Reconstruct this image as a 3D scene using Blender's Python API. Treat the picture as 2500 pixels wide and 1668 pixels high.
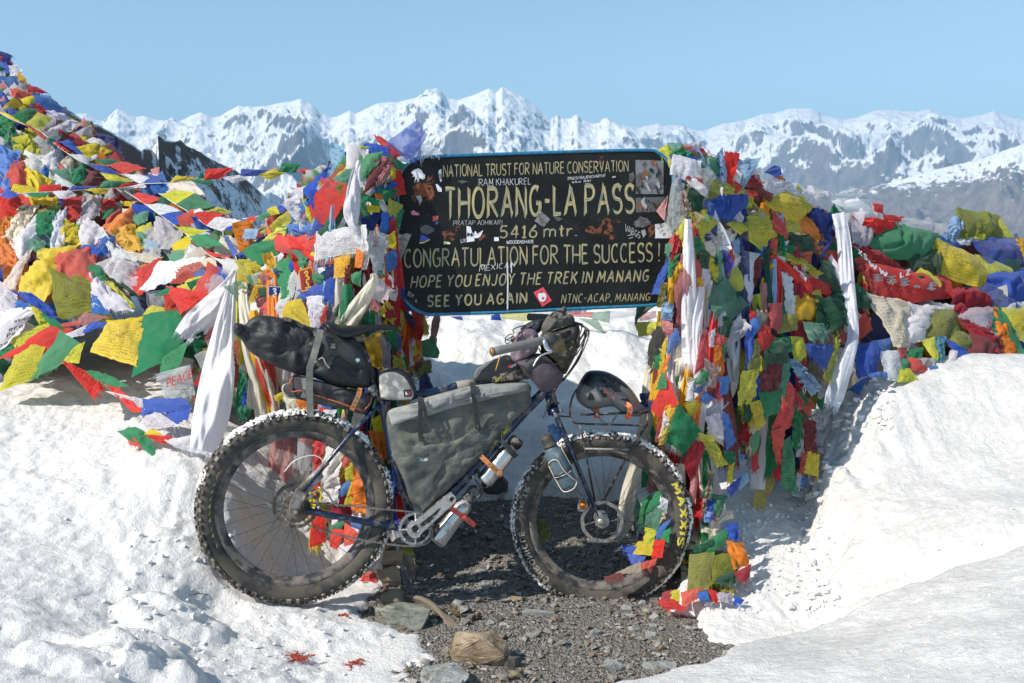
import bpy, bmesh, math, random
import numpy as np
from mathutils import Matrix, Vector
R_ = math.radians
sc = bpy.context.scene
for o in list(bpy.data.objects): bpy.data.objects.remove(o)
# ---------------------------------------------------------------- camera
FPX = 2430.0; PITCH = math.atan((834-575)/FPX); CAMP = np.array([0.0, -3.9, 1.5])
cd = bpy.data.cameras.new('camera'); cd.lens = FPX/2500*36; cd.sensor_width = 36
cd.clip_start = .05; cd.clip_end = 200000
cam = bpy.data.objects.new('camera', cd); sc.collection.objects.link(cam)
cam.location = CAMP; cam.rotation_euler = (math.pi/2-PITCH, 0, 0); sc.camera = cam
cd.dof.use_dof = True; cd.dof.focus_distance = 4.0; cd.dof.aperture_fstop = 8
# ---------------------------------------------------------------- light
SUN_EL = R_(41); SUN_B = R_(31)      # sun to the left, a little to the camera's side
w = bpy.data.worlds.new('World'); sc.world = w; w.use_nodes = True
nt = w.node_tree; nt.nodes.clear()
sky = nt.nodes.new('ShaderNodeTexSky'); sky.sky_type = 'NISHITA'; sky.sun_disc = False
sdir = Vector((-math.cos(SUN_EL)*math.cos(SUN_B), -math.cos(SUN_EL)*math.sin(SUN_B), math.sin(SUN_EL)))
sky.sun_elevation = SUN_EL; sky.sun_rotation = math.atan2(sdir.x, sdir.y)
sky.altitude = 3000; sky.air_density = 1.0; sky.dust_density = 1.9; sky.ozone_density = 1.2
bg = nt.nodes.new('ShaderNodeBackground'); bg.inputs[1].default_value = 0.132
ow = nt.nodes.new('ShaderNodeOutputWorld')
wb = nt.nodes.new('ShaderNodeMix'); wb.data_type = 'RGBA'; wb.blend_type = 'MULTIPLY'; wb.inputs[0].default_value = 1; wb.inputs[7].default_value = (1.06, 1.04, .84, 1)
nt.links.new(sky.outputs[0], wb.inputs[6]); nt.links.new(wb.outputs[2], bg.inputs[0]); nt.links.new(bg.outputs[0], ow.inputs[0])
sl = bpy.data.lights.new('sun', 'SUN'); sl.energy = 3.7; sl.angle = R_(.53); sl.color = (1, .93, .84)
so = bpy.data.objects.new('sun', sl); sc.collection.objects.link(so)
so.rotation_euler = (-sdir).to_track_quat('-Z', 'Y').to_euler(); so.location = (-6, -4, 8)
sc.view_settings.view_transform = 'Standard'; sc.view_settings.look = 'None'
sc.view_settings.gamma = 1; sc.view_settings.use_curve_mapping = False; sc.view_settings.exposure = 0.92
sc.render.engine = 'CYCLES'
sc.cycles.transparent_max_bounces = 12; sc.cycles.volume_bounces = 0
# ---------------------------------------------------------------- projection helpers (photo pixels -> world)
_f = np.array([0, math.cos(PITCH), -math.sin(PITCH)]); _u = np.array([0, math.sin(PITCH), math.cos(PITCH)]); _r = np.array([1., 0, 0])
def ray(px, py): return _f + (px-1250)/FPX*_r + (834-py)/FPX*_u
def at(px, py, Y):
    d = ray(px, py); return CAMP + d*((Y-CAMP[1])/d[1])
class Plane:
    def __init__(s, p, n): s.p = np.array(p, float); s.n = np.array(n, float)/np.linalg.norm(n)
    def __call__(s, px, py, w=0.0):
        d = ray(px, py); q = s.p + s.n*w; return CAMP + d*(np.dot(q-CAMP, s.n)/np.dot(d, s.n))
def crop(x0, y0, k): return lambda x, y: (x0+x/k, y0+y/k)
# ---------------------------------------------------------------- noise
def _h(ix, iy, iz):
    h = (ix*374761393 + iy*668265263 + iz*2147483647 + 1013904223) & 0xffffffff
    h = ((h ^ (h >> 13))*1274126177) & 0xffffffff
    return (h ^ (h >> 16)) & 0xffffffff
def gn(x, y, seed=0):
    x = np.asarray(x, float); y = np.asarray(y, float)
    xi = np.floor(x).astype(np.int64); yi = np.floor(y).astype(np.int64); xf = x-xi; yf = y-yi
    u = xf*xf*xf*(xf*(xf*6-15)+10); v = yf*yf*yf*(yf*(yf*6-15)+10)
    def g(dx, dy):
        a = _h(xi+dx, yi+dy, np.int64(seed))*(2*math.pi/4294967296.0)
        return np.cos(a)*(xf-dx)+np.sin(a)*(yf-dy)
    a = g(0, 0); b = g(1, 0); c = g(0, 1); d = g(1, 1)
    return (a+(b-a)*u)*(1-v)+(c+(d-c)*u)*v
def fbm(x, y, o=4, seed=0, gain=.5, lac=2.03):
    r = 0; a = 1.0
    for i in range(o): r = r+a*gn(x, y, seed+i*17); x = x*lac+3.1; y = y*lac-1.7; a *= gain
    return r
def ridged(x, y, o=5, seed=0, gain=.5, lac=2.1):
    r = 0; a = 1.0; wgt = 1.0
    for i in range(o):
        n = 1-np.abs(gn(x, y, seed+i*31))*2; n = n*n; r = r+a*n*wgt; wgt = np.clip(n*1.3, 0, 1); x = x*lac+5.3; y = y*lac+1.9; a *= gain
    return r
def billow(x, y, o=3, seed=0, gain=.5):
    r = 0; a = 1.0
    for i in range(o): r = r+a*np.abs(gn(x, y, seed+i*13))*2; x = x*2.1+1.3; y = y*2.1-2.2; a *= gain
    return r
def sst(a, b, x):
    t = np.clip((x-a)/(b-a), 0, 1); return t*t*(3-2*t)
class RBF:
    def __init__(s, P, v, smooth=0.0):
        P = np.array(P, float); v = np.array(v, float); n = len(P); s.P = P
        K = s.k(np.linalg.norm(P[:, None]-P[None], axis=2)) + np.eye(n)*smooth
        Q = np.hstack([np.ones((n, 1)), P]); A = np.block([[K, Q], [Q.T, np.zeros((3, 3))]])
        s.w = np.linalg.solve(A, np.concatenate([v, np.zeros(3)]))
    def k(s, r): return r*r*np.log(r+1e-9)
    def __call__(s, x, y):
        x = np.asarray(x, float); y = np.asarray(y, float); out = s.w[-3]+s.w[-2]*x+s.w[-1]*y
        for i, (a, b) in enumerate(s.P): out = out+s.w[i]*s.k(np.sqrt((x-a)**2+(y-b)**2))
        return out
def polydist(x, y, poly):
    """signed distance, negative inside"""
    x = np.asarray(x, float); y = np.asarray(y, float); d = np.full(x.shape, 1e9); ins = np.zeros(x.shape, bool); n = len(poly)
    for i in range(n):
        ax, ay = poly[i]; bx, by = poly[(i+1) % n]; ex = bx-ax; ey = by-ay
        t = np.clip(((x-ax)*ex+(y-ay)*ey)/(ex*ex+ey*ey+1e-12), 0, 1)
        d = np.minimum(d, np.hypot(x-ax-t*ex, y-ay-t*ey))
        if ey != 0: ins ^= ((ay > y) != (by > y)) & (x < (bx-ax)*(y-ay)/ey+ax)
    return np.where(ins, -d, d)
# ---------------------------------------------------------------- object helpers
WM = {}
def tag(o, label=None, cat=None, group=None, kind=None):
    for k, v in (('label', label), ('category', cat), ('group', group), ('kind', kind)):
        if v: o[k] = v
    return o
def empty(name, loc, rot=None, parent=None):
    o = bpy.data.objects.new(name, None); sc.collection.objects.link(o); o.empty_display_size = .1
    M = Matrix.Translation(Vector(loc)) @ (rot.to_4x4() if rot is not None else Matrix.Identity(4))
    if parent is not None: o.parent = parent; o.matrix_local = WM[parent.name].inverted() @ M
    else: o.matrix_world = M
    WM[o.name] = M; return o
class MB:
    """collects world-space vertices and faces into one mesh"""
    def __init__(s): s.V = []; s.F = []; s.n = 0; s.uv = []; s.col = []; s.mi = []
    def add(s, V, F, uv=None, col=None, mi=0):
        V = np.asarray(V, float).reshape(-1, 3); s.V.append(V); k = s.n; s.n += len(V)
        F = [tuple(int(i)+k for i in f) for f in F]; s.F += F
        s.uv.append(np.asarray(uv, float) if uv is not None else np.zeros((len(V), 2)))
        s.col.append(np.tile(np.array(col if col is not None else (1, 1, 1), float)[:3], (len(V), 1))); s.mi += [mi]*len(F)
        return s
    def build(s, name, mats, parent=None, smooth=True, origin=None, bevel=0, autosmooth=None):
        V = np.vstack(s.V)
        if not isinstance(mats, (list, tuple)): mats = [mats]
        me = bpy.data.meshes.new(name)
        if parent is not None: M = WM[parent.name]
        else:
            if origin is None: origin = ((V[:, 0].min()+V[:, 0].max())/2, (V[:, 1].min()+V[:, 1].max())/2, V[:, 2].min())
            M = Matrix.Translation(Vector(origin))
        Mi = np.array(M.inverted()); V = V @ Mi[:3, :3].T + Mi[:3, 3]
        me.from_pydata(V.tolist(), [], s.F)
        for m in mats: me.materials.append(m)
        nf = len(me.polygons)
        if len(mats) > 1: me.polygons.foreach_set('material_index', np.array(s.mi, np.int32))
        me.polygons.foreach_set('use_smooth', np.full(nf, bool(smooth)))
        li = np.empty(len(me.loops), np.int32); me.loops.foreach_get('vertex_index', li)
        UV = np.vstack(s.uv); ul = me.uv_layers.new(name='UVMap'); ul.data.foreach_set('uv', UV[li].ravel())
        C = np.vstack(s.col); ca = me.color_attributes.new('cloth', 'FLOAT_COLOR', 'POINT')
        ca.data.foreach_set('color', np.hstack([C, np.ones((len(C), 1))]).ravel())
        me.update()
        o = bpy.data.objects.new(name, me); sc.collection.objects.link(o)
        if parent is not None: o.parent = parent; o.matrix_local = Matrix.Identity(4)
        else: o.matrix_world = M
        WM[o.name] = M.copy()
        if bevel:
            b = o.modifiers.new('b', 'BEVEL'); b.width = bevel; b.segments = 2; b.limit_method = 'ANGLE'; b.angle_limit = R_(40)
        if autosmooth is not None: me.set_sharp_from_angle(angle=R_(autosmooth))
        return o
def gridF(nu, nv, off=0, wrapu=False, wrapv=False):
    F = []
    for j in range(nv-1+(1 if wrapv else 0)):
        for i in range(nu-1+(1 if wrapu else 0)):
            a = j*nu+i; b = j*nu+(i+1) % nu; j2 = (j+1) % nv; F.append((off+a, off+b, off+j2*nu+(i+1) % nu, off+j2*nu+i))
    return F
def frame_of(d):
    d = d/np.linalg.norm(d); a = np.array([0, 0, 1.]) if abs(d[2]) < .9 else np.array([1., 0, 0])
    x = np.cross(a, d); x /= np.linalg.norm(x); return x, np.cross(d, x)
def tube(pts, rad, seg=10, closed=False, flat=1.0, caps=True, up=None):
    P = np.array(pts, float); n = len(P); rad = np.full(n, rad) if np.isscalar(rad) else np.array(rad, float)
    V = []; x = None
    for i in range(n):
        if closed: d = P[(i+1) % n]-P[i-1]
        else: d = P[min(i+1, n-1)]-P[max(i-1, 0)]
        d = d/(np.linalg.norm(d)+1e-12)
        if x is None:
            x, y = frame_of(d)
            if up is not None: x = np.array(up, float)
        x = x-d*np.dot(x, d); x /= np.linalg.norm(x); y = np.cross(d, x)
        for k in range(seg):
            a = 2*math.pi*k/seg; V.append(P[i]+rad[i]*(x*math.cos(a)+y*math.sin(a)*flat))
    F = gridF(seg, n, wrapu=True, wrapv=closed)
    if caps and not closed: F.append(tuple(range(seg))[::-1]); F.append(tuple((n-1)*seg+k for k in range(seg)))
    return np.array(V), F
def smoothpath(pts, n=24, closed=False):
    P = np.array(pts, float); m = len(P); out = []
    if m < 3 and not closed: return np.array([P[0]+(P[-1]-P[0])*t for t in np.linspace(0, 1, n)])
    S = m if closed else m-1
    for t in np.linspace(0, S, n, endpoint=not closed):
        i = int(min(t, S-1e-9)); u = t-i
        if closed: a, b, c, d = P[(i-1) % m], P[i % m], P[(i+1) % m], P[(i+2) % m]
        else:
            b, c = P[i], P[i+1]; a = P[i-1] if i > 0 else 2*b-c; d = P[i+2] if i+2 < m else 2*c-b
        out.append(.5*((2*b)+(-a+c)*u+(2*a-5*b+4*c-d)*u*u+(-a+3*b-3*c+d)*u**3))
    return np.array(out)
def boxV(c, X, Y, Z):
    c = np.array(c, float); X, Y, Z = [np.array(v, float)/2 for v in (X, Y, Z)]
    V = [c+sx*X+sy*Y+sz*Z for sz in (-1, 1) for sy in (-1, 1) for sx in (-1, 1)]
    return np.array(V), [(0, 2, 3, 1), (4, 5, 7, 6), (0, 1, 5, 4), (2, 6, 7, 3), (0, 4, 6, 2), (1, 3, 7, 5)]
def lathe(a, b, prof, seg=24, x0=None):
    """prof: (t along a->b in metres, radius)"""
    a = np.array(a, float); b = np.array(b, float); d = (b-a)/np.linalg.norm(b-a); x, y = frame_of(d)
    V = [a+d*t+r*(x*math.cos(2*math.pi*k/seg)+y*math.sin(2*math.pi*k/seg)) for t, r in prof for k in range(seg)]
    n = len(prof); F = gridF(seg, n, wrapu=True); F.append(tuple(range(seg))[::-1]); F.append(tuple((n-1)*seg+k for k in range(seg)))
    return np.array(V), F
def prism(outline, th, n):
    """outline: world points (front face); extruded backwards along -n"""
    O = np.array(outline, float); m = len(O); V = np.vstack([O, O-np.array(n)*th])
    return V, [tuple(range(m)), tuple(range(m, 2*m))[::-1]]+[(i, i+m, (i+1) % m+m, (i+1) % m) for i in range(m)]
# ---------------------------------------------------------------- materials
def lin(c):
    return tuple((x/12.92 if x <= .04045 else ((x+.055)/1.055)**2.4) for x in [v/255. for v in c])
class NT:
    def __init__(s, name):
        s.m = bpy.data.materials.new(name); s.m.use_nodes = True; s.t = s.m.node_tree; s.t.nodes.clear()
        s.out = s.t.nodes.new('ShaderNodeOutputMaterial')
    def n(s, t, **kw):
        o = s.t.nodes.new(t)
        for k, v in kw.items():
            if k[0] == 'i' and (k[1].isupper() or k[1].isdigit()):
                key = k[1:]; key = int(key) if key.isdigit() else key
                if isinstance(v, bpy.types.NodeSocket): s.t.links.new(v, o.inputs[key])
                else:
                    if hasattr(o.inputs[key].default_value, '__len__') and hasattr(v, '__len__') and len(v) == 3 and len(o.inputs[key].default_value) == 4: v = tuple(v)+(1,)
                    o.inputs[key].default_value = v
            else: setattr(o, k, v)
        return o
    def math(s, op, a, b=0.0, clamp=False):
        o = s.n('ShaderNodeMath', operation=op, use_clamp=clamp)
        for i, v in enumerate((a, b)):
            if isinstance(v, bpy.types.NodeSocket): s.t.links.new(v, o.inputs[i])
            else: o.inputs[i].default_value = v
        return o.outputs[0]
    def mix(s, f, a, b):
        o = s.n('ShaderNodeMix', data_type='RGBA')
        for i, v in ((0, f), (6, a), (7, b)):
            if isinstance(v, bpy.types.NodeSocket): s.t.links.new(v, o.inputs[i])
            else: o.inputs[i].default_value = (tuple(v)+(1,) if hasattr(v, '__len__') and len(v) == 3 else v)
        return o.outputs[2]
    def noise(s, vec, scale, detail=4, rough=.55, dist=0):
        o = s.n('ShaderNodeTexNoise', iScale=scale, iDetail=detail, iRoughness=rough, iDistortion=dist)
        if vec is not None: s.t.links.new(vec, o.inputs['Vector'])
        return o.outputs[0]
    def ramp(s, f, a, b): # smooth 0..1 between a and b
        o = s.n('ShaderNodeMapRange', interpolation_type='SMOOTHSTEP'); s.t.links.new(f, o.inputs[0])
        o.inputs[1].default_value = a; o.inputs[2].default_value = b; return o.outputs[0]
    def scalevec(s, vec, v):
        o = s.n('ShaderNodeMapping'); s.t.links.new(vec, o.inputs[0]); o.inputs['Scale'].default_value = v; return o.outputs[0]
    def bump(s, h, strength=.5, dist=.01):
        return s.n('ShaderNodeBump', iStrength=strength, iDistance=dist, iHeight=h).outputs[0]
    def bsdf(s, **kw):
        o = s.n('ShaderNodeBsdfPrincipled')
        for k, v in kw.items():
            k = {'color': 'Base Color', 'rough': 'Roughness', 'metal': 'Metallic', 'normal': 'Normal', 'spec': 'Specular IOR Level', 'coat': 'Coat Weight', 'alpha': 'Alpha', 'trans': 'Transmission Weight', 'sheen': 'Sheen Weight'}[k]
            if isinstance(v, bpy.types.NodeSocket): s.t.links.new(v, o.inputs[k])
            else: o.inputs[k].default_value = (tuple(v)+(1,) if hasattr(v, '__len__') and len(v) == 3 else v)
        return o.outputs[0]
    def done(s, sh): s.t.links.new(sh, s.out.inputs[0]); return s.m
    def obj(s): return s.n('ShaderNodeTexCoord').outputs['Object']
    def pos(s): return s.n('ShaderNodeNewGeometry').outputs['Position']
MAT = {}
def simple(name, col, rough=.6, metal=0, var=.15, scale=30, dirt=None, dirt_amt=.4, bump=.0, bscale=120, spec=.5, dscale=14, dist=.004):
    if name in MAT: return MAT[name]
    t = NT(name); p = t.obj(); n1 = t.noise(p, scale, 5)
    c = t.mix(t.ramp(n1, .3, .7), tuple(x*(1-var) for x in col), tuple(min(1, x*(1+var)) for x in col)); r = rough
    if dirt is not None:
        f = t.ramp(t.noise(p, dscale, 8, .65, .3), .62-dirt_amt*.45, .72-dirt_amt*.25); c = t.mix(f, c, dirt)
        r = t.math('ADD', t.math('MULTIPLY', f, .95-rough), rough)
    kw = dict(color=c, rough=r, metal=metal if dirt is None else t.math('MULTIPLY', t.math('SUBTRACT', 1.0, f), metal), spec=spec)
    if bump: kw['normal'] = t.bump(t.noise(p, bscale, 4, .6), bump, dist)
    MAT[name] = t.done(t.bsdf(**kw)); return MAT[name]
DUST = (.30, .25, .19)
# ================================================================ ground
def m_snow():
    t = NT('snow'); p = t.pos(); g = t.noise(p, 260, 3, .6); m = t.noise(p, 42, 6, .65); l = t.noise(p, 5, 4, .6, .4)
    c = t.mix(t.ramp(m, .35, .7), (.69, .68, .665), (.79, .78, .765))
    at_ = t.n('ShaderNodeAttribute', attribute_name='cloth')
    sep = t.n('ShaderNodeSeparateColor'); t.t.links.new(at_.outputs[0], sep.inputs[0])
    dn = t.math('MULTIPLY', t.ramp(t.math('ADD', t.math('MULTIPLY', m, .6), t.math('MULTIPLY', g, .4)), .50, .66), sep.outputs[0])
    c = t.mix(t.math('MULTIPLY', dn, .8), c, (.42, .38, .33))
    c = t.mix(t.math('MULTIPLY', sep.outputs[1], t.ramp(l, .25, .6)), c, t.mix(t.ramp(m, .35, .65), (.54, .53, .52), (.63, .62, .605)))
    h = t.math('ADD', t.math('MULTIPLY', g, .35), t.math('MULTIPLY', m, 1.0))
    b = t.n('ShaderNodeBsdfPrincipled'); t.t.links.new(c, b.inputs['Base Color']); b.inputs['Roughness'].default_value = .6
    b.inputs['Subsurface Weight'].default_value = 0.0
    t.t.links.new(t.bump(h, .75, .016), b.inputs['Normal'])
    return t.done(b.outputs[0])
def m_gravel():
    t = NT('gravel'); p = t.pos()
    v = t.n('ShaderNodeTexVoronoi', iScale=120); t.t.links.new(p, v.inputs['Vector'])
    v2 = t.n('ShaderNodeTexVoronoi', iScale=46); t.t.links.new(p, v2.inputs['Vector'])
    n = t.noise(p, 9, 6); s = t.n('ShaderNodeSeparateColor'); t.t.links.new(v.outputs['Color'], s.inputs[0])
    c = t.mix(s.outputs[0], (.055, .053, .048), (.33, .31, .28)); c = t.mix(t.ramp(n, .4, .65), c, (.17, .155, .135))
    h = t.math('ADD', v.outputs['Distance'], t.math('MULTIPLY', v2.outputs['Distance'], 1.3))
    h = t.math('SUBTRACT', 1.0, h)
    return t.done(t.bsdf(color=c, rough=.93, normal=t.bump(h, .9, .012)))
M_SNOW = m_snow(); M_GRAVEL = m_gravel()
def zc(px, py, Y): return tuple(at(px, py, Y))
low = [zc(*a) for a in [(730, 1470, -.16), (500, 1500, -.35), (0, 1668, -1.25), (300, 1668, -1.1), (600, 1668, -.85), (900, 1668, -.62), (0, 1400, -.5), (0, 1150, .3), (0, 950, 1.0),
    (-500, 900, 1.3), (250, 1010, .8), (470, 1090, .42), (560, 1210, .15), (620, 1350, .15), (700, 1400, .25), (860, 1400, .35), (900, 1480, -.1), (650, 1150, .5), (720, 1230, .5), (330, 1300, -.1),
    (1850, 1400, .1), (1700, 1500, -.15), (1900, 1250, .55), (1800, 1185, .7), (1950, 1480, -.1), (1150, 1180, 1.1), (1420, 1200, 1.0), (1300, 1000, 1.7), (1100, 900, 2.2), (1500, 900, 2.2), (1300, 800, 2.8), (1250, 1668, -.5)]]
low += [(0, 3.4, .93), (1.2, 3.4, .9), (-1.2, 3.4, .95), (0, 4.6, .5), (-2.5, 2.2, .85), (-1.6, 1.6, .75), (-3.6, 3, 1.1), (-.9, 1.0, .5), (1.2, 1.3, .5), (2.2, 1.9, .55), (3.2, 2.6, .6), (-3.2, -1.6, .5), (-3.2, -.4, .6), (-3.3, .8, .8), (3, 4.4, .3), (-3.5, 4.5, .9), (1.6, -.5, .1), (0, -2, .1), (2.5, .3, .2)]
lowR = RBF([(a[0], a[1]) for a in low], [a[2] for a in low], .01)
hi = [zc(*a) for a in [(1960, 1010, .78), (2050, 938, .85), (2200, 888, .95), (2350, 868, 1.0), (2500, 868, 1.1), (2800, 850, 1.1), (2000, 1200, .25), (2200, 1150, .3), (2450, 1100, .35), (2020, 1480, -.25), (2200, 1350, -.2), (2450, 1250, -.2), (2900, 1250, -.3)]]
hi += [(2.0, 2.0, .35), (3.2, 2.0, .4), (1.2, 1.7, .4), (2.5, 3.2, .2), (1.3, 1.2, .6)]
hiR = RBF([(a[0], a[1]) for a in hi], [a[2] for a in hi], .002)
ne = [zc(*a) for a in [(1450, 1668, -.95), (1738, 1597, -.85), (1989, 1520, -.6), (2138, 1439, -.5), (2500, 1320, -.4), (2500, 1668, -1.4), (1900, 1668, -1.15), (2500, 1500, -1.0), (3000, 1200, -.5), (3000, 1800, -1.7)]]
neR = RBF([(a[0], a[1]) for a in ne], [a[2] for a in ne], .002)
lip = [tuple(at(px, py, Y)[:2]) for px, py, Y in [(1250, 1790, -1.3), (1450, 1668, -.95), (1628, 1639, -.88), (1713, 1622, -.86), (1738, 1597, -.82), (1755, 1546, -.72), (1815, 1533, -.66), (1989, 1520, -.6), (2138, 1439, -.5), (2300, 1375, -.45), (2500, 1320, -.4), (3200, 1180, -.4)]]+[(6, -6), (-.2, -6)]
wall = [tuple(at(px, py, Y)[:2]) for px, py, Y in [(1968, 1000, .95), (1992, 1060, .55), (1982, 1180, .35), (1995, 1300, .12), (1990, 1400, -.02), (1975, 1500, -.22)]]+[(.9, -.75), (.9, -6), (8, -6), (8, 6), (2.2, 6), (1.6, 2.2)]
def gz(x, y): return .16*sst(.15, 1.1, y)+.012*fbm(x*2.3, y*2.3, 4, 5)+.004*fbm(x*14, y*14, 3, 9)
pit = []
for px, py in [(1010, 1300), (1000, 1400), (900, 1520), (1020, 1530), (1090, 1560), (1080, 1620), (1020, 1640), (1000, 1700), (1040, 1900), (1460, 1900), (1560, 1700), (1770, 1670), (1770, 1590), (1700, 1560), (1650, 1520), (1630, 1460), (1680, 1420), (1660, 1300), (1560, 1235), (1440, 1225), (1330, 1215), (1200, 1235), (1100, 1225)]:
    d = ray(px, py); z = 0.0
    for _ in range(6):
        k = (z-CAMP[2])/d[2]; P = CAMP+d*k; z = float(gz(P[0], P[1]))
    pit.append((P[0], P[1]))
def snowz(x, y):
    lumpm = np.exp(-(((x+1.45)/.9)**2+((y+.55)/.75)**2))+.6*np.exp(-(((x+.9)/.35)**2+((y-.15)/.35)**2))
    fine = .018*fbm(x*3.1, y*3.1, 3, 21)+.007*fbm(x*13, y*13, 4, 22)
    fine = fine+lumpm*(.055*(billow(x*1.7+.5*fbm(x*4, y*4, 3, 3), y*1.9+.4*fbm(x*3, y*5, 3, 4), 4, 41, .42)-.7)*sst(-.3, .4, fbm(x*1.3, y*1.3, 2, 44)+.1))+(.0035*fbm(x*34, y*34, 3, 24, .7)+.008*fbm(x*17+2, y*17, 4, 25, .6)+.012*np.minimum(0, fbm(x*6, y*7, 3, 26)+.12))*(x < 1.2)
    zl = lowR(x, y)+fine
    # worn lumps in the broken snow at the lower left
    for cx, cy, rx, ry, h in LUMPS:
        q = ((x-cx)/rx)**2+((y-cy)/ry)**2+.6*fbm(x*5, y*5, 4, 77); zl = zl+h*(1-sst(.3, 1.25, q))
    back = sst(1.0, 1.5, y)*(1-sst(1.2, 1.7, np.abs(x)))
    zl = zl+back*(.10*fbm(x*1.7, y*1.3, 3, 61)+.05*billow(x*2.2, y*2.2, 2, 62))
    zh = hiR(x, y)+.03*fbm(x*1.7, y*2.3, 3, 33)+.006*fbm(x*9, y*5, 3, 34)
    dw = polydist(x, y, wall)+.10*fbm(x*3.2, y*3.2, 3, 51)+.03*billow(x*11, y*11, 2, 52)
    k = 1-sst(-.30, .06, dw); k2 = 1-sst(-.12, .05, dw)
    k = .55*k+.45*k2
    crumb = np.exp(-(dw+.05)**2/.02)*.035*(billow(x*14, y*14, 3, 53)-.5)
    z = zl*(1-k)+zh*k+crumb
    dl = polydist(x, y, lip)+.02*fbm(x*6, y*6, 3, 71)
    zn = neR(x, y)+.012*fbm(x*2.5, y*3.5, 3, 72)+.004*fbm(x*10, y*12, 3, 73)
    k = 1-sst(-.06, .03, dl); z = z*(1-k)+zn*k
    dp = polydist(x, y, pit)+.085*fbm(x*5, y*5, 5, 81, .6)+.03*fbm(x*26, y*26, 3, 82)
    k = sst(-.03, .10, dp); g = gz(x, y)
    near = 1-sst(0, .02, -dl) if False else np.where(dl < 0, 1.0, 0.0)
    kk = np.maximum(k, near)
    return (g-.035)*(1-kk)+np.maximum(z, g+.012*k)*kk, dp, dw
LUMPS = []
for px, py, Y, rx, ry, h in [(410, 1370, -.2, .17, .13, .06), (440, 1500, -.5, .17, .12, .08), (210, 1640, -.95, .22, .14, .08), (330, 1580, -.75, .15, .10, .08), (600, 1290, .12, .10, .16, .06), (400, 1650, -.95, .12, .08, .07), (480, 1230, .15, .2, .12, .05),
                         (900, 1590, -.35, .22, .10, .03), (60, 1560, -.9, .2, .1, -.06), (520, 1440, -.3, .10, .08, -.05), (700, 1655, -.8, .05, .04, .03)]:
    P = at(px, py, Y); LUMPS.append((P[0], P[1], rx*1.15, ry*1.1, h*.6))
_rs = random.Random(31)
for _ in range(17):
    P = at(_rs.uniform(-20, 1000), _rs.uniform(1080, 1660), 0); px_, py_ = _rs.uniform(-2.6, -.35), _rs.uniform(-1.2, .5); LUMPS.append((px_, py_, _rs.uniform(.06, .13), _rs.uniform(.06, .15), -_rs.uniform(.012, .03)))
def axis(segs):
    out = []
    for a, b, s in segs: out += list(np.arange(a, b, s))
    return np.array(out+[segs[-1][1]])
gx = axis([(-60, -12, 8), (-12, -5, .8), (-5, -2.9, .06), (-2.9, 2.9, .0115), (2.9, 5, .06), (5, 12, .8), (12, 60, 8)])
gy = axis([(-60, -10, 8), (-10, -3, .7), (-3, -1.7, .06), (-1.7, 1.3, .0105), (1.3, 3.2, .022), (3.2, 5, .06), (5, 12, .8), (12, 60, 8)])
GX, GY = np.meshgrid(gx, gy)
cX = np.clip(GX, -4.2, 4.2); cY = np.clip(GY, -2.6, 4.8)
SZ, DP, DW = snowz(cX, cY)
far = np.hypot(GX-cX, GY-cY)
SZ = np.where(far > 0, np.minimum(SZ, .8)*np.exp(-far/4)-far*.12*np.where(GY > 0, 1.6, .15), SZ)
def np_mesh(name, V, F, mat, col=None, kind='structure', smooth=True, loc=(0, 0, 0)):
    me = bpy.data.meshes.new(name); nv = len(V); nf = len(F)
    me.vertices.add(nv); me.vertices.foreach_set('co', np.asarray(V, np.float32).ravel())
    me.loops.add(nf*4); me.loops.foreach_set('vertex_index', np.asarray(F, np.int32).ravel())
    me.polygons.add(nf); me.polygons.foreach_set('loop_start', np.arange(0, nf*4, 4, dtype=np.int32)); me.polygons.foreach_set('loop_total', np.full(nf, 4, np.int32))
    me.update(calc_edges=True); me.validate()
    me.polygons.foreach_set('use_smooth', np.full(len(me.polygons), smooth))
    if col is not None:
        ca = me.color_attributes.new('cloth', 'FLOAT_COLOR', 'POINT'); ca.data.foreach_set('color', np.hstack([col, np.ones((nv, 1))]).astype(np.float32).ravel())
    me.materials.append(mat); o = bpy.data.objects.new(name, me); sc.collection.objects.link(o); o.location = loc
    if kind: o['kind'] = kind
    WM[o.name] = Matrix.Translation(Vector(loc)); return o
def qgrid(nr, nc):
    a = (np.arange(nr-1)[:, None]*nc+np.arange(nc-1)[None]).ravel(); return np.stack([a, a+1, a+nc+1, a+nc], 1)
# horizontal crumbling of steep faces
hx = .014*fbm(GX*16, (GY+SZ*1.4)*16, 2, 91)*(far == 0); hy = .014*fbm(GX*16+9, (GY-SZ*1.4)*16, 2, 92)*(far == 0)
dirt = np.clip(sst(.25, -.02, DP)*.9+.75*np.exp(-((GX-1.15)**2+(GY-.25)**2)/.18)+.35*np.exp(-((GX+1.7)**2+(GY-.25)**2)/.5)+.25*fbm(GX*1.5, GY*1.5, 3, 93), 0, 1)*(far == 0)
dirt = np.where((DW > -.0), dirt, dirt*.35)
V = np.stack([GX+hx, GY+hy, SZ], -1).reshape(-1, 3)
DL = polydist(cX, cY, lip); ice = np.clip(sst(.02, -.2, DW)*.9+sst(.0, -.05, DL), 0, 1)
np_mesh('snow_ground', V, qgrid(len(gy), len(gx)), M_SNOW, np.stack([dirt.ravel(), ice.ravel(), ice.ravel()*0], 1))
ax = np.arange(-.75, 1.25, .011); ay = np.arange(-1.3, 1.4, .011); AX, AY = np.meshgrid(ax, ay)
AZ = gz(AX, AY)+.006*billow(AX*26, AY*26, 2, 12)
np_mesh('gravel_ground', np.stack([AX, AY, AZ], -1).reshape(-1, 3), qgrid(len(ay), len(ax)), M_GRAVEL)
def terr(x, y):
    z, dp, dw = snowz(np.array([float(x)]), np.array([float(y)])); return max(float(z[0]), float(gz(np.array([x]), np.array([y]))[0]))
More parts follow.
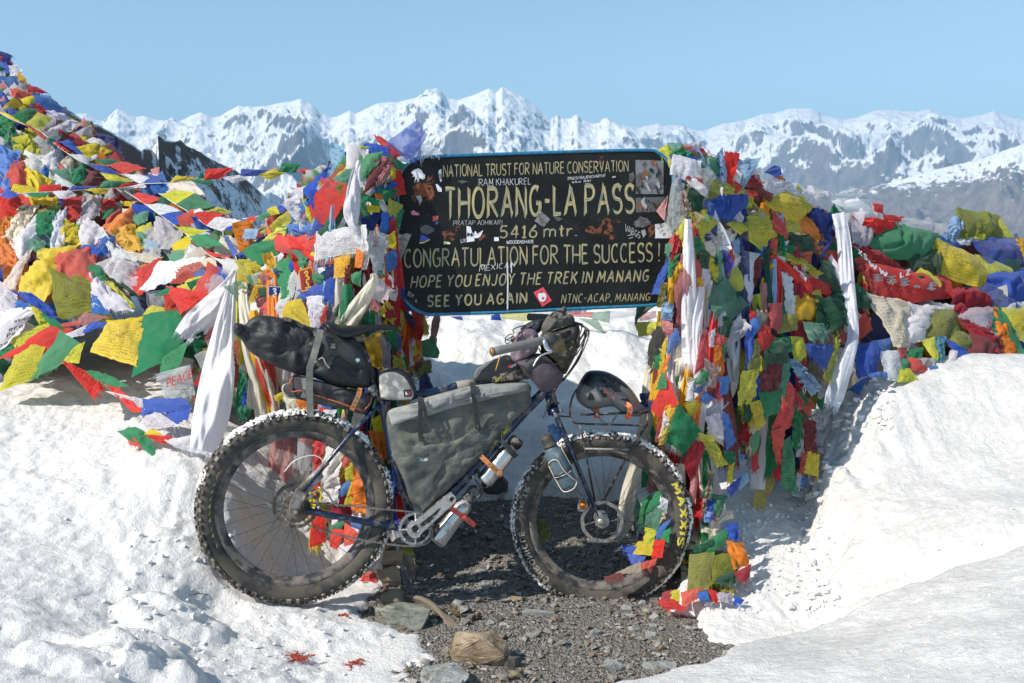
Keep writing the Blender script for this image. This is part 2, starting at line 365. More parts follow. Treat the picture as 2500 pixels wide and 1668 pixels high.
_GH = np.maximum(SZ, gz(cX, cY)*(far == 0)-9*(far > 0))
def gsample(x, y):
    i = np.clip(np.searchsorted(gx, x)-1, 0, len(gx)-2); j = np.clip(np.searchsorted(gy, y)-1, 0, len(gy)-2)
    a = np.clip((x-gx[i])/(gx[i+1]-gx[i]), 0, 1); b = np.clip((y-gy[j])/(gy[j+1]-gy[j]), 0, 1)
    return (_GH[j, i]*(1-a)+_GH[j, i+1]*a)*(1-b)+(_GH[j+1, i]*(1-a)+_GH[j+1, i+1]*a)*b
def ground_at(px, py, it=30):
    """first hit of the pixel's ray with the ground"""
    d = ray(px, py); ts = np.linspace(2.0, 9.0, 500); P = CAMP[None]+d[None]*ts[:, None]/d[1]
    z = gsample(P[:, 0], P[:, 1]); hit = np.where(P[:, 2] <= z)[0]
    i = hit[0] if len(hit) else 0; q = P[i].copy(); q[2] = z[i]; return q
# ================================================================ mountains, valley, haze
def m_mtn(name, rock, rock2, snowline, band, slope0, nscale, bump, patch=.55, lowsnow=0.0):
    t = NT(name); g = t.n('ShaderNodeNewGeometry'); p = g.outputs['Position']
    s = t.n('ShaderNodeSeparateXYZ'); t.t.links.new(p, s.inputs[0]); ns = t.n('ShaderNodeSeparateXYZ'); t.t.links.new(g.outputs['Normal'], ns.inputs[0])
    mp_ = t.n('ShaderNodeMapping'); t.t.links.new(p, mp_.inputs[0]); mp_.inputs['Rotation'].default_value = (0, .75, .5); mp_.inputs['Scale'].default_value = (1.6, 1, .42); pr = mp_.outputs[0]
    n1 = t.noise(pr, nscale, 12, .66, .6); n2 = t.noise(pr, nscale*5, 8, .68, .5)
    alt = t.math('DIVIDE', t.math('SUBTRACT', s.outputs[2], snowline), band)
    f = t.math('ADD', t.math('MULTIPLY', t.math('SUBTRACT', ns.outputs[2], slope0), 3.2), t.math('MULTIPLY', t.math('SUBTRACT', n1, .5), 3.4))
    f = t.math('ADD', f, t.math('MULTIPLY', t.math('SUBTRACT', n2, .5), 4.2))
    f = t.math('ADD', f, t.math('MINIMUM', alt, 1.0)); f = t.ramp(f, -.12, .22)
    c = t.mix(t.ramp(n2, .3, .7), rock, rock2); c = t.mix(f, c, (.86, .87, .89))
    h = t.math('ADD', t.noise(p, nscale*3, 9, .65), t.math('MULTIPLY', f, .03))
    return t.done(t.bsdf(color=c, rough=.85, normal=t.bump(h, bump, .12/nscale)))
pxs = np.concatenate([np.arange(-2600, -200, 40), np.arange(-200, 2700, 2.4), np.arange(2700, 5200, 40)])
def mountain(name, sil, Yn, Yc, zn, rows, amp, seed, mat, prof=1.0, back=4000, spur=1.0, jag=1.2, pxr=None, fade=2.2, scl=None, fs=.0, env0=0.0):
    px = pxs if pxr is None else pxr; S = np.array(sil, float); sy = np.interp(px, S[:, 0], S[:, 1])
    sy = sy+jag*fbm(px/20, px*0+seed+.5, 5, seed, .6)*1.6
    Ycr = np.interp(px, [a for a, _ in Yc], [b for _, b in Yc]) if not np.isscalar(Yc) else np.full(len(px), float(Yc))
    dx = (px-1250)/FPX; dy = math.cos(PITCH)+math.sin(PITCH)*(834-sy)/FPX; dz = -math.sin(PITCH)+math.cos(PITCH)*(834-sy)/FPX
    Zc = 1.5+dz/dy*(Ycr+3.9); q = np.linspace(0, 1, rows)**.8; qb = np.array([.25, .6, 1.0])
    scl = scl or (np.mean(Ycr)/6.5)
    Q = q[:, None]; Yg = Yn+(Ycr[None]-Yn)*Q; Xg = dx[None]/dy[None]*(Yg+3.9)
    Z = zn+(Zc[None]-zn)*(Q**prof)
    wx = Xg/scl; wy = Yg/scl
    wr = .35*fbm(wx*1.3, wy*1.3, 3, seed+5)
    n = ridged(wx*.8*spur+wy*.45+wr, wy*.6-wx*.2+wr, 8, seed+11, .46)-1.0
    n2 = ridged(wx*3.2*spur+wy+wr*2, wy*2.2, 6, seed+19, .52)-1.0
    env = np.clip((1-Q**5), 0, 1)*np.clip(Q*fade, 0, 1)+env0*Q
    Z = Z+amp*(n*1.0+n2*.15)*env
    if fs: Z = Z+fs*fbm(wx*14, wy*14, 4, seed+23)*(1-Q**20)
    Yb = Ycr[None]+back*qb[:, None]; Xb = dx[None]/dy[None]*(Yb+3.9); Zb = Zc[None]-(Zc[None]-zn)*qb[:, None]
    V = np.stack([np.vstack([Xg, Xb]), np.vstack([Yg, Yb]), np.vstack([Z, Zb])], -1).reshape(-1, 3)
    return np_mesh(name, V, qgrid(rows+3, len(px)), mat)
SIL_L = [(-2600, 330), (-800, 300), (-200, 290), (100, 275), (171, 271), (191, 279), (211, 276), (232, 290), (252, 297), (270, 280), (286, 265), (304, 272), (331, 286), (351, 283), (387, 293), (441, 295), (465, 283), (491, 274), (521, 287), (536, 284), (560, 270), (581, 259), (626, 262), (649, 259), (694, 249), (712, 247), (734, 241), (761, 255), (785, 276), (808, 286), (826, 283), (853, 270), (868, 277), (898, 264), (922, 251), (972, 250), (1017, 238), (1038, 225), (1065, 215), (1077, 222), (1088, 238), (1118, 244), (1157, 232), (1193, 216), (1206, 222), (1211, 227), (1225, 212), (1250, 223), (1282, 240), (1305, 257), (1325, 277), (1345, 291), (1354, 284), (1361, 282), (1370, 289), (1380, 290), (1396, 288), (1401, 281), (1410, 280), (1420, 290), (1440, 300), (1460, 302), (1471, 291), (1484, 287), (1500, 298), (1515, 306), (1540, 320), (1570, 350), (1600, 385), (1700, 480), (1900, 560), (2600, 600), (5200, 620)]
SIL_R = [(-2600, 420), (1200, 400), (1480, 330), (1520, 305), (1560, 312), (1590, 304), (1605, 301), (1622, 306), (1655, 305), (1680, 312), (1712, 320), (1740, 312), (1765, 302), (1800, 298), (1832, 290), (1860, 278), (1892, 276), (1925, 267), (1945, 265), (1980, 265), (2010, 280), (2040, 287), (2060, 293), (2100, 284), (2140, 270), (2160, 267), (2200, 271), (2240, 272), (2272, 266), (2300, 281), (2350, 288), (2400, 280), (2428, 270), (2460, 283), (2500, 292), (2700, 270), (3400, 300), (5200, 330)]
SIL_N = [(-2600, 620), (1500, 620), (1780, 600), (1880, 570), (1980, 520), (2060, 480), (2140, 455), (2230, 430), (2300, 410), (2380, 393), (2440, 372), (2500, 352), (2700, 300), (3400, 330), (5200, 360)]
rk = (.085, .08, .08); rk2 = (.20, .18, .165)
M1 = m_mtn('snowy_peaks', rk, rk2, -250, 800, .84, 1/650., 1.0)
M2 = m_mtn('dry_range', (.10, .095, .10), (.24, .215, .205), 780, 400, .84, 1/900., 1.0)
M3 = m_mtn('near_range', (.12, .10, .10), (.25, .21, .19), 560, 300, .84, 1/700., 1.0)
mountain('mountain_range', SIL_R, 7000, 20500, -900, 280, 620, 201, M2, prof=.95, spur=1.2, fs=70)
mountain('mountain_peaks', SIL_L, 6000, 15500, -1000, 280, 540, 303, M1, prof=.9, spur=1.3, fs=65, jag=1.0)
mountain('mountain_spur', SIL_N, 5000, 10500, -900, 190, 260, 407, M3, prof=.95, spur=1.5, fs=45, jag=1.5)
# dark rocky ridge dropping to the right, a few hundred metres off
SIL_C = [(-300, 120), (60, 210), (165, 268), (200, 290), (221, 297), (223, 291), (228, 302), (240, 305), (252, 312), (290, 335), (320, 352), (345, 368), (350, 363), (372, 366), (380, 352), (384, 330), (389, 330), (402, 342), (425, 345), (440, 340), (452, 352), (480, 366), (510, 385), (545, 402), (575, 415), (610, 445), (640, 472), (660, 468), (690, 486), (720, 505), (760, 545), (860, 600), (1000, 660)]
M4 = m_mtn('dark_ridge', (.05, .034, .028), (.15, .09, .065), 20, -14, .55, 1/9., 1.0)
mountain('rocky_ridge', SIL_C, 25, [(-300, 90), (200, 150), (700, 430), (1000, 600)], -60, 200, 13, 505, M4, prof=1.15, back=90, spur=1.2, jag=1.6, pxr=np.arange(-300, 1000, 2.2), scl=45, fs=.9)
# valley floor out to the horizon
th = np.linspace(0, 2*math.pi, 97); rr = np.array([55, 90, 160, 300, 600, 1200, 2500, 5000, 9000, 20000, 60000.])
TH, RR = np.meshgrid(th, rr); VZ = -14-np.clip((RR-55)*.42, 0, 1350)+60*fbm(RR/900*np.cos(TH), RR/900*np.sin(TH), 3, 8)*sst(300, 2000, RR)
np_mesh('valley_ground', np.stack([RR*np.cos(TH), RR*np.sin(TH), VZ], -1).reshape(-1, 3), qgrid(len(rr), 97)[:, ::-1], M2)
hb = MB(); hb.add(*boxV((0, 8000, 640), (130000, 0, 0), (0, 130000, 0), (0, 0, 4300)))
hm = NT('haze'); pv = hm.n('ShaderNodeVolumePrincipled'); pv.inputs['Color'].default_value = (.36, .66, 1, 1); pv.inputs['Density'].default_value = 5.6e-5; pv.inputs['Anisotropy'].default_value = .0
hm.t.links.new(pv.outputs[0], hm.out.inputs['Volume'])
hz = hb.build('haze', hm.m, smooth=False); hz['kind'] = 'stuff'
# ================================================================ brush letters
def arc(cx, cy, rx, ry, a0, a1, n=10):
    return [(cx+rx*math.cos(R_(a)), cy+ry*math.sin(R_(a))) for a in np.linspace(a0, a1, n)]
GL = {
 'A': (.62, [[(0, 0), (.31, 1)], [(.31, 1), (.62, 0)], [(.12, .36), (.5, .36)]]),
 'B': (.52, [[(0, 0), (0, 1)], [(0, 1)]+arc(.22, .76, .24, .24, 90, -90, 8)+[(0, .52)], [(0, .52)]+arc(.26, .26, .26, .26, 90, -90, 8)+[(0, 0)]]),
 'C': (.55, [arc(.3, .5, .3, .5, 55, 305, 16)]),
 'D': (.56, [[(0, 0), (0, 1)], [(0, 1)]+arc(.2, .5, .36, .5, 90, -90, 12)+[(0, 0)]]),
 'E': (.46, [[(0, 1), (0, 0)], [(0, 1), (.44, 1)], [(0, .52), (.38, .52)], [(0, 0), (.46, 0)]]),
 'F': (.44, [[(0, 1), (0, 0)], [(0, 1), (.44, 1)], [(0, .55), (.36, .55)]]),
 'G': (.6, [arc(.3, .5, .3, .5, 55, 330, 16), [(.32, .45), (.6, .45)], [(.58, .45), (.56, .05)]]),
 'H': (.56, [[(0, 1), (0, 0)], [(.56, 1), (.56, 0)], [(0, .5), (.56, .5)]]),
 'I': (.06, [[(.03, 1), (.03, 0)]]),
 'J': (.42, [[(.4, 1), (.4, .25)]+arc(.2, .22, .2, .22, 0, -170, 8)]),
 'K': (.54, [[(0, 1), (0, 0)], [(.5, 1), (.02, .42)], [(.15, .58), (.54, 0)]]),
 'L': (.42, [[(0, 1), (0, 0)], [(0, 0), (.42, .02)]]),
 'M': (.72, [[(0, 0), (.08, 1)], [(.08, 1), (.36, .25)], [(.36, .25), (.64, 1)], [(.64, 1), (.72, 0)]]),
 'N': (.56, [[(0, 0), (0, 1)], [(0, 1), (.56, 0)], [(.56, 0), (.56, 1)]]),
 'O': (.62, [arc(.31, .5, .31, .5, 90, 450, 24)]),
 'P': (.5, [[(0, 0), (0, 1)], [(0, 1)]+arc(.24, .75, .26, .25, 90, -90, 8)+[(0, .5)]]),
 'Q': (.62, [arc(.31, .5, .31, .5, 90, 450, 24), [(.38, .2), (.62, -.05)]]),
 'R': (.56, [[(0, 0), (0, 1)], [(0, 1)]+arc(.26, .76, .26, .24, 90, -90, 8)+[(0, .52)], [(.16, .5), (.56, 0)]]),
 'S': (.5, [arc(.25, .75, .23, .25, 25, 250, 10)+arc(.25, .25, .25, .25, 90, -155, 12)]),
 'T': (.56, [[(.28, 1), (.28, 0)], [(0, 1), (.56, 1)]]),
 'U': (.56, [[(0, 1), (0, .3)]+arc(.28, .28, .28, .28, 180, 360, 10)+[(.56, 1)]]),
 'V': (.58, [[(0, 1), (.29, 0)], [(.29, 0), (.58, 1)]]),
 'W': (.8, [[(0, 1), (.2, 0)], [(.2, 0), (.4, .8)], [(.4, .8), (.6, 0)], [(.6, 0), (.8, 1)]]),
 'X': (.56, [[(0, 1), (.56, 0)], [(.56, 1), (0, 0)]]),
 'Y': (.56, [[(0, 1), (.28, .5)], [(.56, 1), (.28, .5)], [(.28, .5), (.28, 0)]]),
 'Z': (.5, [[(0, 1), (.5, 1)], [(.5, 1), (0, 0)], [(0, 0), (.5, 0)]]),
 '0': (.5, [arc(.25, .5, .25, .5, 90, 450, 20)]), '1': (.3, [[(0, .78), (.16, 1)], [(.16, 1), (.16, 0)], [(0, 0), (.32, 0)]]),
 '2': (.5, [arc(.25, .75, .25, .25, 160, -30, 8)+[(0, 0)], [(0, 0), (.5, 0)]]), '3': (.48, [arc(.22, .76, .22, .24, 150, -90, 8), arc(.22, .26, .26, .26, 90, -150, 9)]),
 '4': (.56, [[(.4, 1), (0, .3)], [(0, .3), (.56, .3)], [(.4, 1), (.4, 0)]]), '5': (.5, [[(.46, 1), (.05, 1)], [(.05, 1), (.03, .55)], [(.03, .55)]+arc(.24, .3, .26, .3, 110, -150, 10)]),
 '6': (.5, [[(.42, 1), (.12, .6)]+arc(.25, .28, .25, .28, 160, 520, 16)]), '8': (.5, [arc(.25, .76, .2, .24, 90, 450, 14), arc(.25, .27, .25, .27, 90, 450, 14)]),
 'm': (.8, [[(0, .62), (0, 0)], [(0, .5)]+arc(.2, .42, .2, .2, 150, 0, 6)+[(.4, 0)], [(.4, .45)]+arc(.6, .42, .2, .2, 150, 0, 6)+[(.8, 0)]]),
 't': (.34, [[(.17, .9), (.17, .1), (.3, .02)], [(0, .62), (.34, .62)]]), 'r': (.34, [[(0, .62), (0, 0)], [(0, .4)]+arc(.2, .42, .18, .2, 150, 40, 5)]),
 'a': (.4, [arc(.18, .3, .18, .28, 60, 360, 12), [(.38, .6), (.38, 0)]]), 'k': (.36, [[(0, 1), (0, 0)], [(.34, .6), (.02, .28)], [(.1, .36), (.36, 0)]]),
 'o': (.42, [arc(.21, .3, .21, .3, 90, 450, 16)]), 's': (.34, [arc(.17, .46, .16, .15, 25, 250, 6)+arc(.17, .16, .17, .16, 90, -155, 7)]), 'n': (.4, [[(0, .62), (0, 0)], [(0, .45)]+arc(.2, .4, .2, .22, 150, 0, 6)+[(.4, 0)]]),
 'i': (.06, [[(.03, .6), (.03, 0)], [(.03, .78), (.03, .86)]]), 'e': (.4, [[(0, .3), (.4, .32)]+arc(.2, .3, .2, .3, 10, 310, 10)]),
 '-': (.3, [[(.02, .5), (.3, .5)]]), '.': (.08, [[(.04, .0), (.05, .09)]]), ',': (.1, [[(.07, .08), (.0, -.16)]]), '!': (.1, [[(.06, 1), (.04, .28)], [(.04, 0), (.05, .08)]]), ' ': (.3, []), '|': (.05, [[(.02, 1.2), (.02, 0)]])}
def text_strokes(txt, space=.2):
    x = 0; out = []
    for ch in txt:
        w_, ss = GL[ch]
        for st in ss: out.append([(x+a, b) for a, b in st])
        x += w_+(0 if ch == ' ' else space)
    return out, x-space
def brush(mb, txt, p0, p1, h0, h1, mapf, wd=.13, lean=.0, wob=0, seed=0, space=.2, taper=.35, w=0.0012, mi=0, col=None, off=0.0):
    """letters along the baseline p0->p1 (picture units of mapf), cap height h0 at the start and h1 at the end"""
    rs = random.Random(seed); ss, W = text_strokes(txt, space); k = 0
    for st in ss:
        P = np.array(st, float)
        if len(P) == 2: P = np.array([P[0]+(P[1]-P[0])*t for t in np.linspace(0, 1, 6)])
        else: P = smoothpath(P, max(8, len(P)))
        d = np.gradient(P, axis=0); d /= (np.linalg.norm(d, axis=1)[:, None]+1e-9); nrm = np.stack([-d[:, 1], d[:, 0]], 1)
        L = len(P); ws = wd*.5*(1-taper*np.linspace(0, 1, L)**1.5)*np.array([1+rs.uniform(-.12, .12) for _ in range(L)])
        vert = abs(P[-1][1]-P[0][1]) > .5
        V = []; uv = []; r0 = rs.random()*50
        jx, jy = rs.gauss(0, wob), rs.gauss(0, wob)
        for i in range(L):
            for sgn in (-1, 1):
                q = P[i]+nrm[i]*ws[i]*sgn
                if vert and i in (0, L-1): q = q+np.array([0, -.05*sgn if i == 0 else .07*sgn])*wd/.13
                u = (q[0]+jx)/W; v = q[1]+jy+lean*0
                hh = h0+(h1-h0)*u
                px = p0[0]+(p1[0]-p0[0])*u+lean*q[1]*hh; py = p0[1]+(p1[1]-p0[1])*u-v*hh
                V.append(mapf(px, py, w+.00015*(k % 6))); uv.append((r0+(sgn+1)/2*.9, i/(L-1)*.8+rs.random()*.02))
        F = [(2*i, 2*i+1, 2*i+3, 2*i+2) for i in range(L-1)]
        mb.add(V, F, uv, mi=mi, col=col); k += 1
def blob(mb, pts, mapf, w=.001, jag=.12, seed=0, mi=0, col=None):
    """torn flat patch"""
    P = smoothpath(pts, 40, True) if len(pts) > 6 else np.array([np.array(pts[i])+(np.array(pts[(i+1) % len(pts)])-np.array(pts[i]))*t for i in range(len(pts)) for t in np.linspace(0, 1, 8, endpoint=False)], float)
    c = P.mean(0); rs = np.random.RandomState(seed); k = 1+jag*rs.uniform(-1, .4, len(P)); P = c+(P-c)*k[:, None]
    V = [mapf(c[0], c[1], w)]+[mapf(a, b, w) for a, b in P]; n = len(P)
    mb.add(V, [(0, 1+(i+1) % n, 1+i) for i in range(n)], [((0, 0))]*len(V), mi=mi, col=col)
def m_paint(name, a, b):
    t = NT(name); uv = t.n('ShaderNodeTexCoord').outputs['UV']; n = t.noise(t.scalevec(uv, (3.4, .9, 1)), 1.6, 5, .7); n2 = t.noise(t.scalevec(uv, (26, 2.5, 1)), 2, 4, .6)
    c = t.mix(t.ramp(n, .46, .54), a, b); c = t.mix(t.math('MULTIPLY', t.ramp(n2, .54, .68), .85), c, (.02, .022, .02))
    return t.done(t.bsdf(color=c, rough=.5))
def flat(name, col, rough=.6, **k):
    return simple(name, col, rough, var=.08, **k)
# ================================================================ the sign
SP = Plane(at(970, 560, .20), np.cross(at(1640, 553, .30)-at(970, 560, .20), at(970, 750, .19)-at(970, 560, .20)))
if SP.n[1] > 0: SP.n = -SP.n
sc_ = crop(940, 340, 3.1757)
def S(x, y, w=0.0): px, py = sc_(x, y); return SP(px, py, w)
sgn_root = tag(empty('pass_sign', S(1150, 1350)*np.array([1, 1, 0])), 'black painted trail sign with rounded corners and hand lettering between two flag-covered posts', 'sign')
out = [(400, 126), (800, 112), (1300, 96), (1700, 84), (2040, 80), (2120, 100), (2180, 150), (2225, 230), (2240, 340), (2240, 900), (2232, 1110), (2200, 1210), (2150, 1265), (2060, 1292), (1500, 1318), (900, 1348), (420, 1362), (330, 1362), (240, 1330), (160, 1262), (115, 1170), (100, 1040), (92, 600), (95, 420), (105, 290), (150, 210), (230, 150), (320, 130)]
outs = smoothpath(out, 120, True)
t = NT('sign_black'); p = t.obj(); uvs = t.n('ShaderNodeTexCoord').outputs['UV']
n1 = t.noise(p, 26, 9, .68, .3); n2 = t.noise(p, 7, 4); n3 = t.noise(p, 110, 4, .6)
at_ = t.n('ShaderNodeAttribute', attribute_name='cloth'); se = t.n('ShaderNodeSeparateColor'); t.t.links.new(at_.outputs[0], se.inputs[0])
rm = t.ramp(t.math('ADD', n1, t.math('MULTIPLY', se.outputs[0], .25)), .715, .735)
c = t.mix(t.ramp(n2, .3, .7), (.005, .006, .006), (.013, .0145, .014)); c = t.mix(t.ramp(n3, .60, .72), c, (.026, .027, .025)); c = t.mix(rm, c, t.mix(n3, (.10, .03, .016), (.27, .10, .05)))
M_SB = t.done(t.bsdf(color=c, rough=t.math('ADD', t.math('MULTIPLY', rm, .4), .5), spec=.22, normal=t.bump(t.math('SUBTRACT', n3, t.math('MULTIPLY', rm, .7)), .25, .003)))
M_BLUE = simple('sign_blue_paint', (.012, .165, .30), .45, var=.25, scale=60, dirt=(.12, .05, .03), dirt_amt=.16, dscale=50)
# front sheet as a grid clipped to the outline so rust can be placed by vertex
mb = MB(); cen = outs.mean(0); rings = np.linspace(0, 1, 26); V = [S(cen[0], cen[1])]; C = [0.]; UVv = [(0, 0)]
RUST = [(1690, 690, 190, 110), (300, 420, 130, 190), (480, 735, 60, 80), (2120, 380, 60, 130), (560, 740, 120, 60), (740, 760, 70, 60), (2050, 720, 120, 80), (330, 1180, 60, 90), (1000, 900, 120, 60), (1500, 160, 500, 60)]
def rust(x, y): return max([math.exp(-(((x-a)/c_)**2+((y-b)/d_)**2))*(1 if i < 7 else .5) for i, (a, b, c_, d_) in enumerate(RUST)])
n = len(outs)
for r in rings[1:]:
    for a, b in outs:
        x, y = cen[0]+(a-cen[0])*r*.994, cen[1]+(b-cen[1])*r*.985; V.append(S(x, y, 0)); C.append(rust(x, y))
F = [(0, 1+(i+1) % n, 1+i) for i in range(n)]+[(1+k*n+i, 1+k*n+(i+1) % n, 1+(k+1)*n+(i+1) % n, 1+(k+1)*n+i) for k in range(len(rings)-2) for i in range(n)]
mb.add(V, F); mb.col[-1] = np.repeat(np.array(C)[:, None], 3, 1)
mb.build('panel', M_SB, sgn_root, smooth=False)
mb = MB(); bk = [S(a, b, -.004) for a, b in outs]; mb.add(bk, [tuple(range(n))]); mb.build('back_sheet', simple('back_metal', (.2, .2, .21), .6, .3), sgn_root, smooth=False)
mb = MB(); RP = []
for i, (a, b) in enumerate(outs): RP.append(S(a, b, .000))
Vr = []; nn = len(outs)
for i in range(nn):
    q = np.array(RP[i]); c3 = S(cen[0], cen[1]); inn = (c3-q); inn = inn/np.linalg.norm(inn)
    tg = np.array(RP[(i+1) % nn])-np.array(RP[i-1]); tg /= np.linalg.norm(tg); inn = inn-tg*np.dot(inn, tg); inn /= np.linalg.norm(inn)
    Vr += [q+inn*.009+SP.n*.004, q-inn*.003+SP.n*.005, q-inn*.006-SP.n*.028, q+inn*.010-SP.n*.028]
mb.add(Vr, gridF(4, nn, wrapu=True, wrapv=True)); mb.build('rim', M_BLUE, sgn_root)
M_LET = m_paint('lettering_paint', (.55, .42, .15), (.10, .155, .175)); M_CHALK = flat('chalk_scratch', (.55, .56, .57), .8)
LINES = [('NATIONAL TRUST FOR NATURE CONSERVATION', (452, 293), (1886, 248), 90, 82, .12, 0, .2),
 ('THORANG-LA PASS', (470, 612), (1932, 566), 226, 214, .125, -.0, .24), ('5416 mtr.', (893, 768), (1484, 748), 92, 92, .13, .05, .26),
 ('CONGRATULATION FOR THE SUCCESS !', (152, 992), (2130, 945), 134, 140, .12, 0, .2), ('HOPE YOU ENJOY THE TREK IN MANANG', (200, 1150), (2040, 1100), 86, 86, .15, .16, .3),
 ('SEE YOU AGAIN', (330, 1298), (1095, 1268), 82, 78, .17, .05, .32), ('NTNC-ACAP, MANANG', (1366, 1270), (2050, 1250), 66, 56, .13, .16, .28)]
for i, (tx, a, b, h0, h1, wd, ln, sp) in enumerate(LINES):
    mb = MB(); brush(mb, tx, a, b, h0, h1, S, wd=wd*(1.3 if i == 1 else 1.12), lean=ln, wob=.012, seed=i, space=sp, w=.0015)
    mb.build('lettering', M_LET, sgn_root, smooth=False)['label'] = 'hand painted yellow and grey line reading '+tx.title().lower()
GR = [('RAM KHAKUREL', (730, 362), (1130, 350), 52, 48, .07, .0), ('|PRIESH BAJRACHARYA|', (1418, 318), (1704, 292), 22, 22, .12, .1), ('a.k.a  KAI', (1450, 340), (1590, 330), 17, 17, .14, .1),
      ('PRATAP ADHIKARI', (530, 668), (905, 662), 36, 34, .06, .05), ('WOODENSHADE', (942, 812), (1152, 806), 26, 24, .16, .1), ('MEXICAN', (732, 1028), (1004, 988), 44, 40, .08, .1), ('JOY', (170, 1205), (222, 1235), 34, 30, .11, .1), ('i.', (240, 1262), (252, 1268), 26, 20, .14, .1), ('VARGS', (1860, 710), (1975, 770), 50, 46, .08, .1), ('oo', (1762, 298), (1786, 297), 16, 16, .2, .1), ('UX', (585, 805), (625, 800), 30, 30, .12, .1)]
for i, (tx, a, b, h0, h1, wd, ln) in enumerate(GR):
    mb = MB(); brush(mb, tx, a, b, h0, h1, S, wd=wd, lean=ln, wob=.03, seed=50+i, w=.0024, taper=.1); mb.build('graffiti', M_CHALK, sgn_root, smooth=False)
mb = MB()
blob(mb, [(940, 955), (953, 955), (958, 1100), (955, 1322), (944, 1322), (946, 1100)], S, .0026, .02)
mb.build('paint_drip', M_CHALK, sgn_root, smooth=False)['label'] = 'long white dripped paint line'; mb = MB()
blob(mb, [(974, 960), (985, 962), (984, 1035), (977, 1036)], S, .0026, .02)
mb.build('paint_drip', M_CHALK, sgn_root, smooth=False)['label'] = 'short white dripped paint line'; mb = MB()
for q in [((1880, 745), (1925, 738)), ((1890, 768), (1922, 758))]: blob(mb, [q[0], (q[1][0], q[1][1]), (q[1][0], q[1][1]+4), (q[0][0], q[0][1]+4)], S, .0026, .02)
o = mb.build('graffiti', M_CHALK, sgn_root, smooth=False); o['label'] = 'underline strokes of the scribbled name'; o['kind'] = 'stuff'
WH = (.72, .73, .76); GY_ = (.17, .18, .19)
M_ST = NT('sticker'); a_ = M_ST.n('ShaderNodeAttribute', attribute_name='cloth'); nn_ = M_ST.noise(M_ST.obj(), 24, 8, .75)
M_ST = M_ST.done(M_ST.bsdf(color=M_ST.mix(M_ST.math('MULTIPLY', M_ST.ramp(nn_, .47, .60), .85), a_.outputs[0], (.06, .045, .04)), rough=.5))
M_ST2 = NT('sticker_clean'); a_ = M_ST2.n('ShaderNodeAttribute', attribute_name='cloth'); M_ST2 = M_ST2.done(M_ST2.bsdf(color=a_.outputs[0], rough=.45))
STK = [('torn white sticker beside the first word', WH, [(200, 258), (262, 224), (300, 268), (312, 300), (290, 312), (270, 300), (255, 340), (240, 300), (226, 345), (232, 292), (205, 290), (225, 275)], .15, 0),
 ('narrow torn white strip', WH, [(418, 240), (436, 228), (440, 330), (428, 330), (414, 268)], .05, 0), ('white scrap of sticker', WH, [(392, 346), (408, 350), (440, 380), (440, 408), (410, 408)], .05, 0),
 ('grey rectangle of an old scraped poster', GY_, [(1942, 160), (2160, 166), (2160, 428), (1945, 425)], .02, 0), ('lower grey rectangle of scraped poster', (.09, .095, .1), [(1945, 455), (2170, 445), (2165, 560), (1942, 568)], .03, 0),
 ('grey diamond sticker remains under the hyphen', (.20, .19, .19), [(1210, 556), (1282, 622), (1232, 684), (1156, 636)], .06, 0), ('pinkish red diamond sticker', (.66, .07, .09), [(1150, 1188), (1226, 1146), (1294, 1252), (1220, 1300)], .0, 1),
 ('white card with a crown shaped scrap', WH, [(632, 672), (664, 680), (672, 715), (690, 745), (694, 790), (634, 800)], .0, 1), ('white crown shaped scrap', WH, [(664, 722), (680, 752), (700, 712), (722, 740), (760, 705), (738, 756), (700, 768), (668, 760)], .05, 1),
 ('small white square sticker', WH, [(846, 760), (882, 760), (882, 790), (846, 790)], .0, 1), ('white torn label at the right edge', WH, [(2092, 660), (2168, 650), (2240, 700), (2240, 768), (2094, 768)], .03, 0),
 ('small red sticker', (.6, .08, .09), [(370, 596), (412, 594), (412, 625), (370, 640)], .04, 1), ('small blue sticker', (.05, .12, .35), [(388, 642), (414, 636), (414, 660), (390, 664)], .02, 1),
 ('pink scribbled sticker', (.6, .2, .3), [(200, 565), (222, 550), (272, 580), (268, 592), (204, 588)], .25, 1), ('blue and yellow shoe shaped sticker', (.03, .08, .42), [(276, 740), (300, 745), (345, 772), (300, 795), (268, 792)], .0, 1),
 ('yellow edge of the shoe sticker', (.75, .6, .1), [(266, 800), (300, 797), (346, 774), (344, 784), (300, 806), (266, 810)], .0, 1), ('yellow scrap', (.7, .65, .35), [(455, 790), (505, 800), (505, 815), (455, 815)], .03, 1),
 ('grey scraped patch', (.10, .11, .11), [(270, 680), (320, 660), (385, 690), (380, 720), (320, 745), (280, 725)], .15, 0), ('pale scrap', (.3, .32, .34), [(236, 440), (280, 436), (290, 470), (272, 508), (262, 480)], .2, 0),
 ('grey worn patch at the right', (.13, .135, .14), [(1925, 640), (1980, 600), (2040, 610), (2065, 660), (2000, 690), (1930, 680)], .2, 0), ('grey smear', (.12, .13, .14), [(1890, 270), (1925, 250), (1938, 300), (1910, 345), (1892, 330)], .2, 0),
 ('faint grey smear', (.09, .1, .1), [(555, 325), (600, 315), (645, 328), (600, 346)], .2, 0), ('grey patch', (.07, .075, .08), [(1310, 605), (1350, 600), (1380, 620), (1340, 640)], .2, 0), ('pale scrap at right', (.3, .31, .33), [(1985, 710), (2015, 695), (2025, 740), (2000, 770)], .2, 0)]
for i, (lb, col, pts, jg, cl) in enumerate(STK):
    mb = MB(); blob(mb, pts, S, .0010+.0001*i, jg, i, col=col); o = mb.build('sticker', M_ST2 if cl else M_ST, sgn_root, smooth=False); o['label'] = lb
rs = random.Random(14); mb = MB()
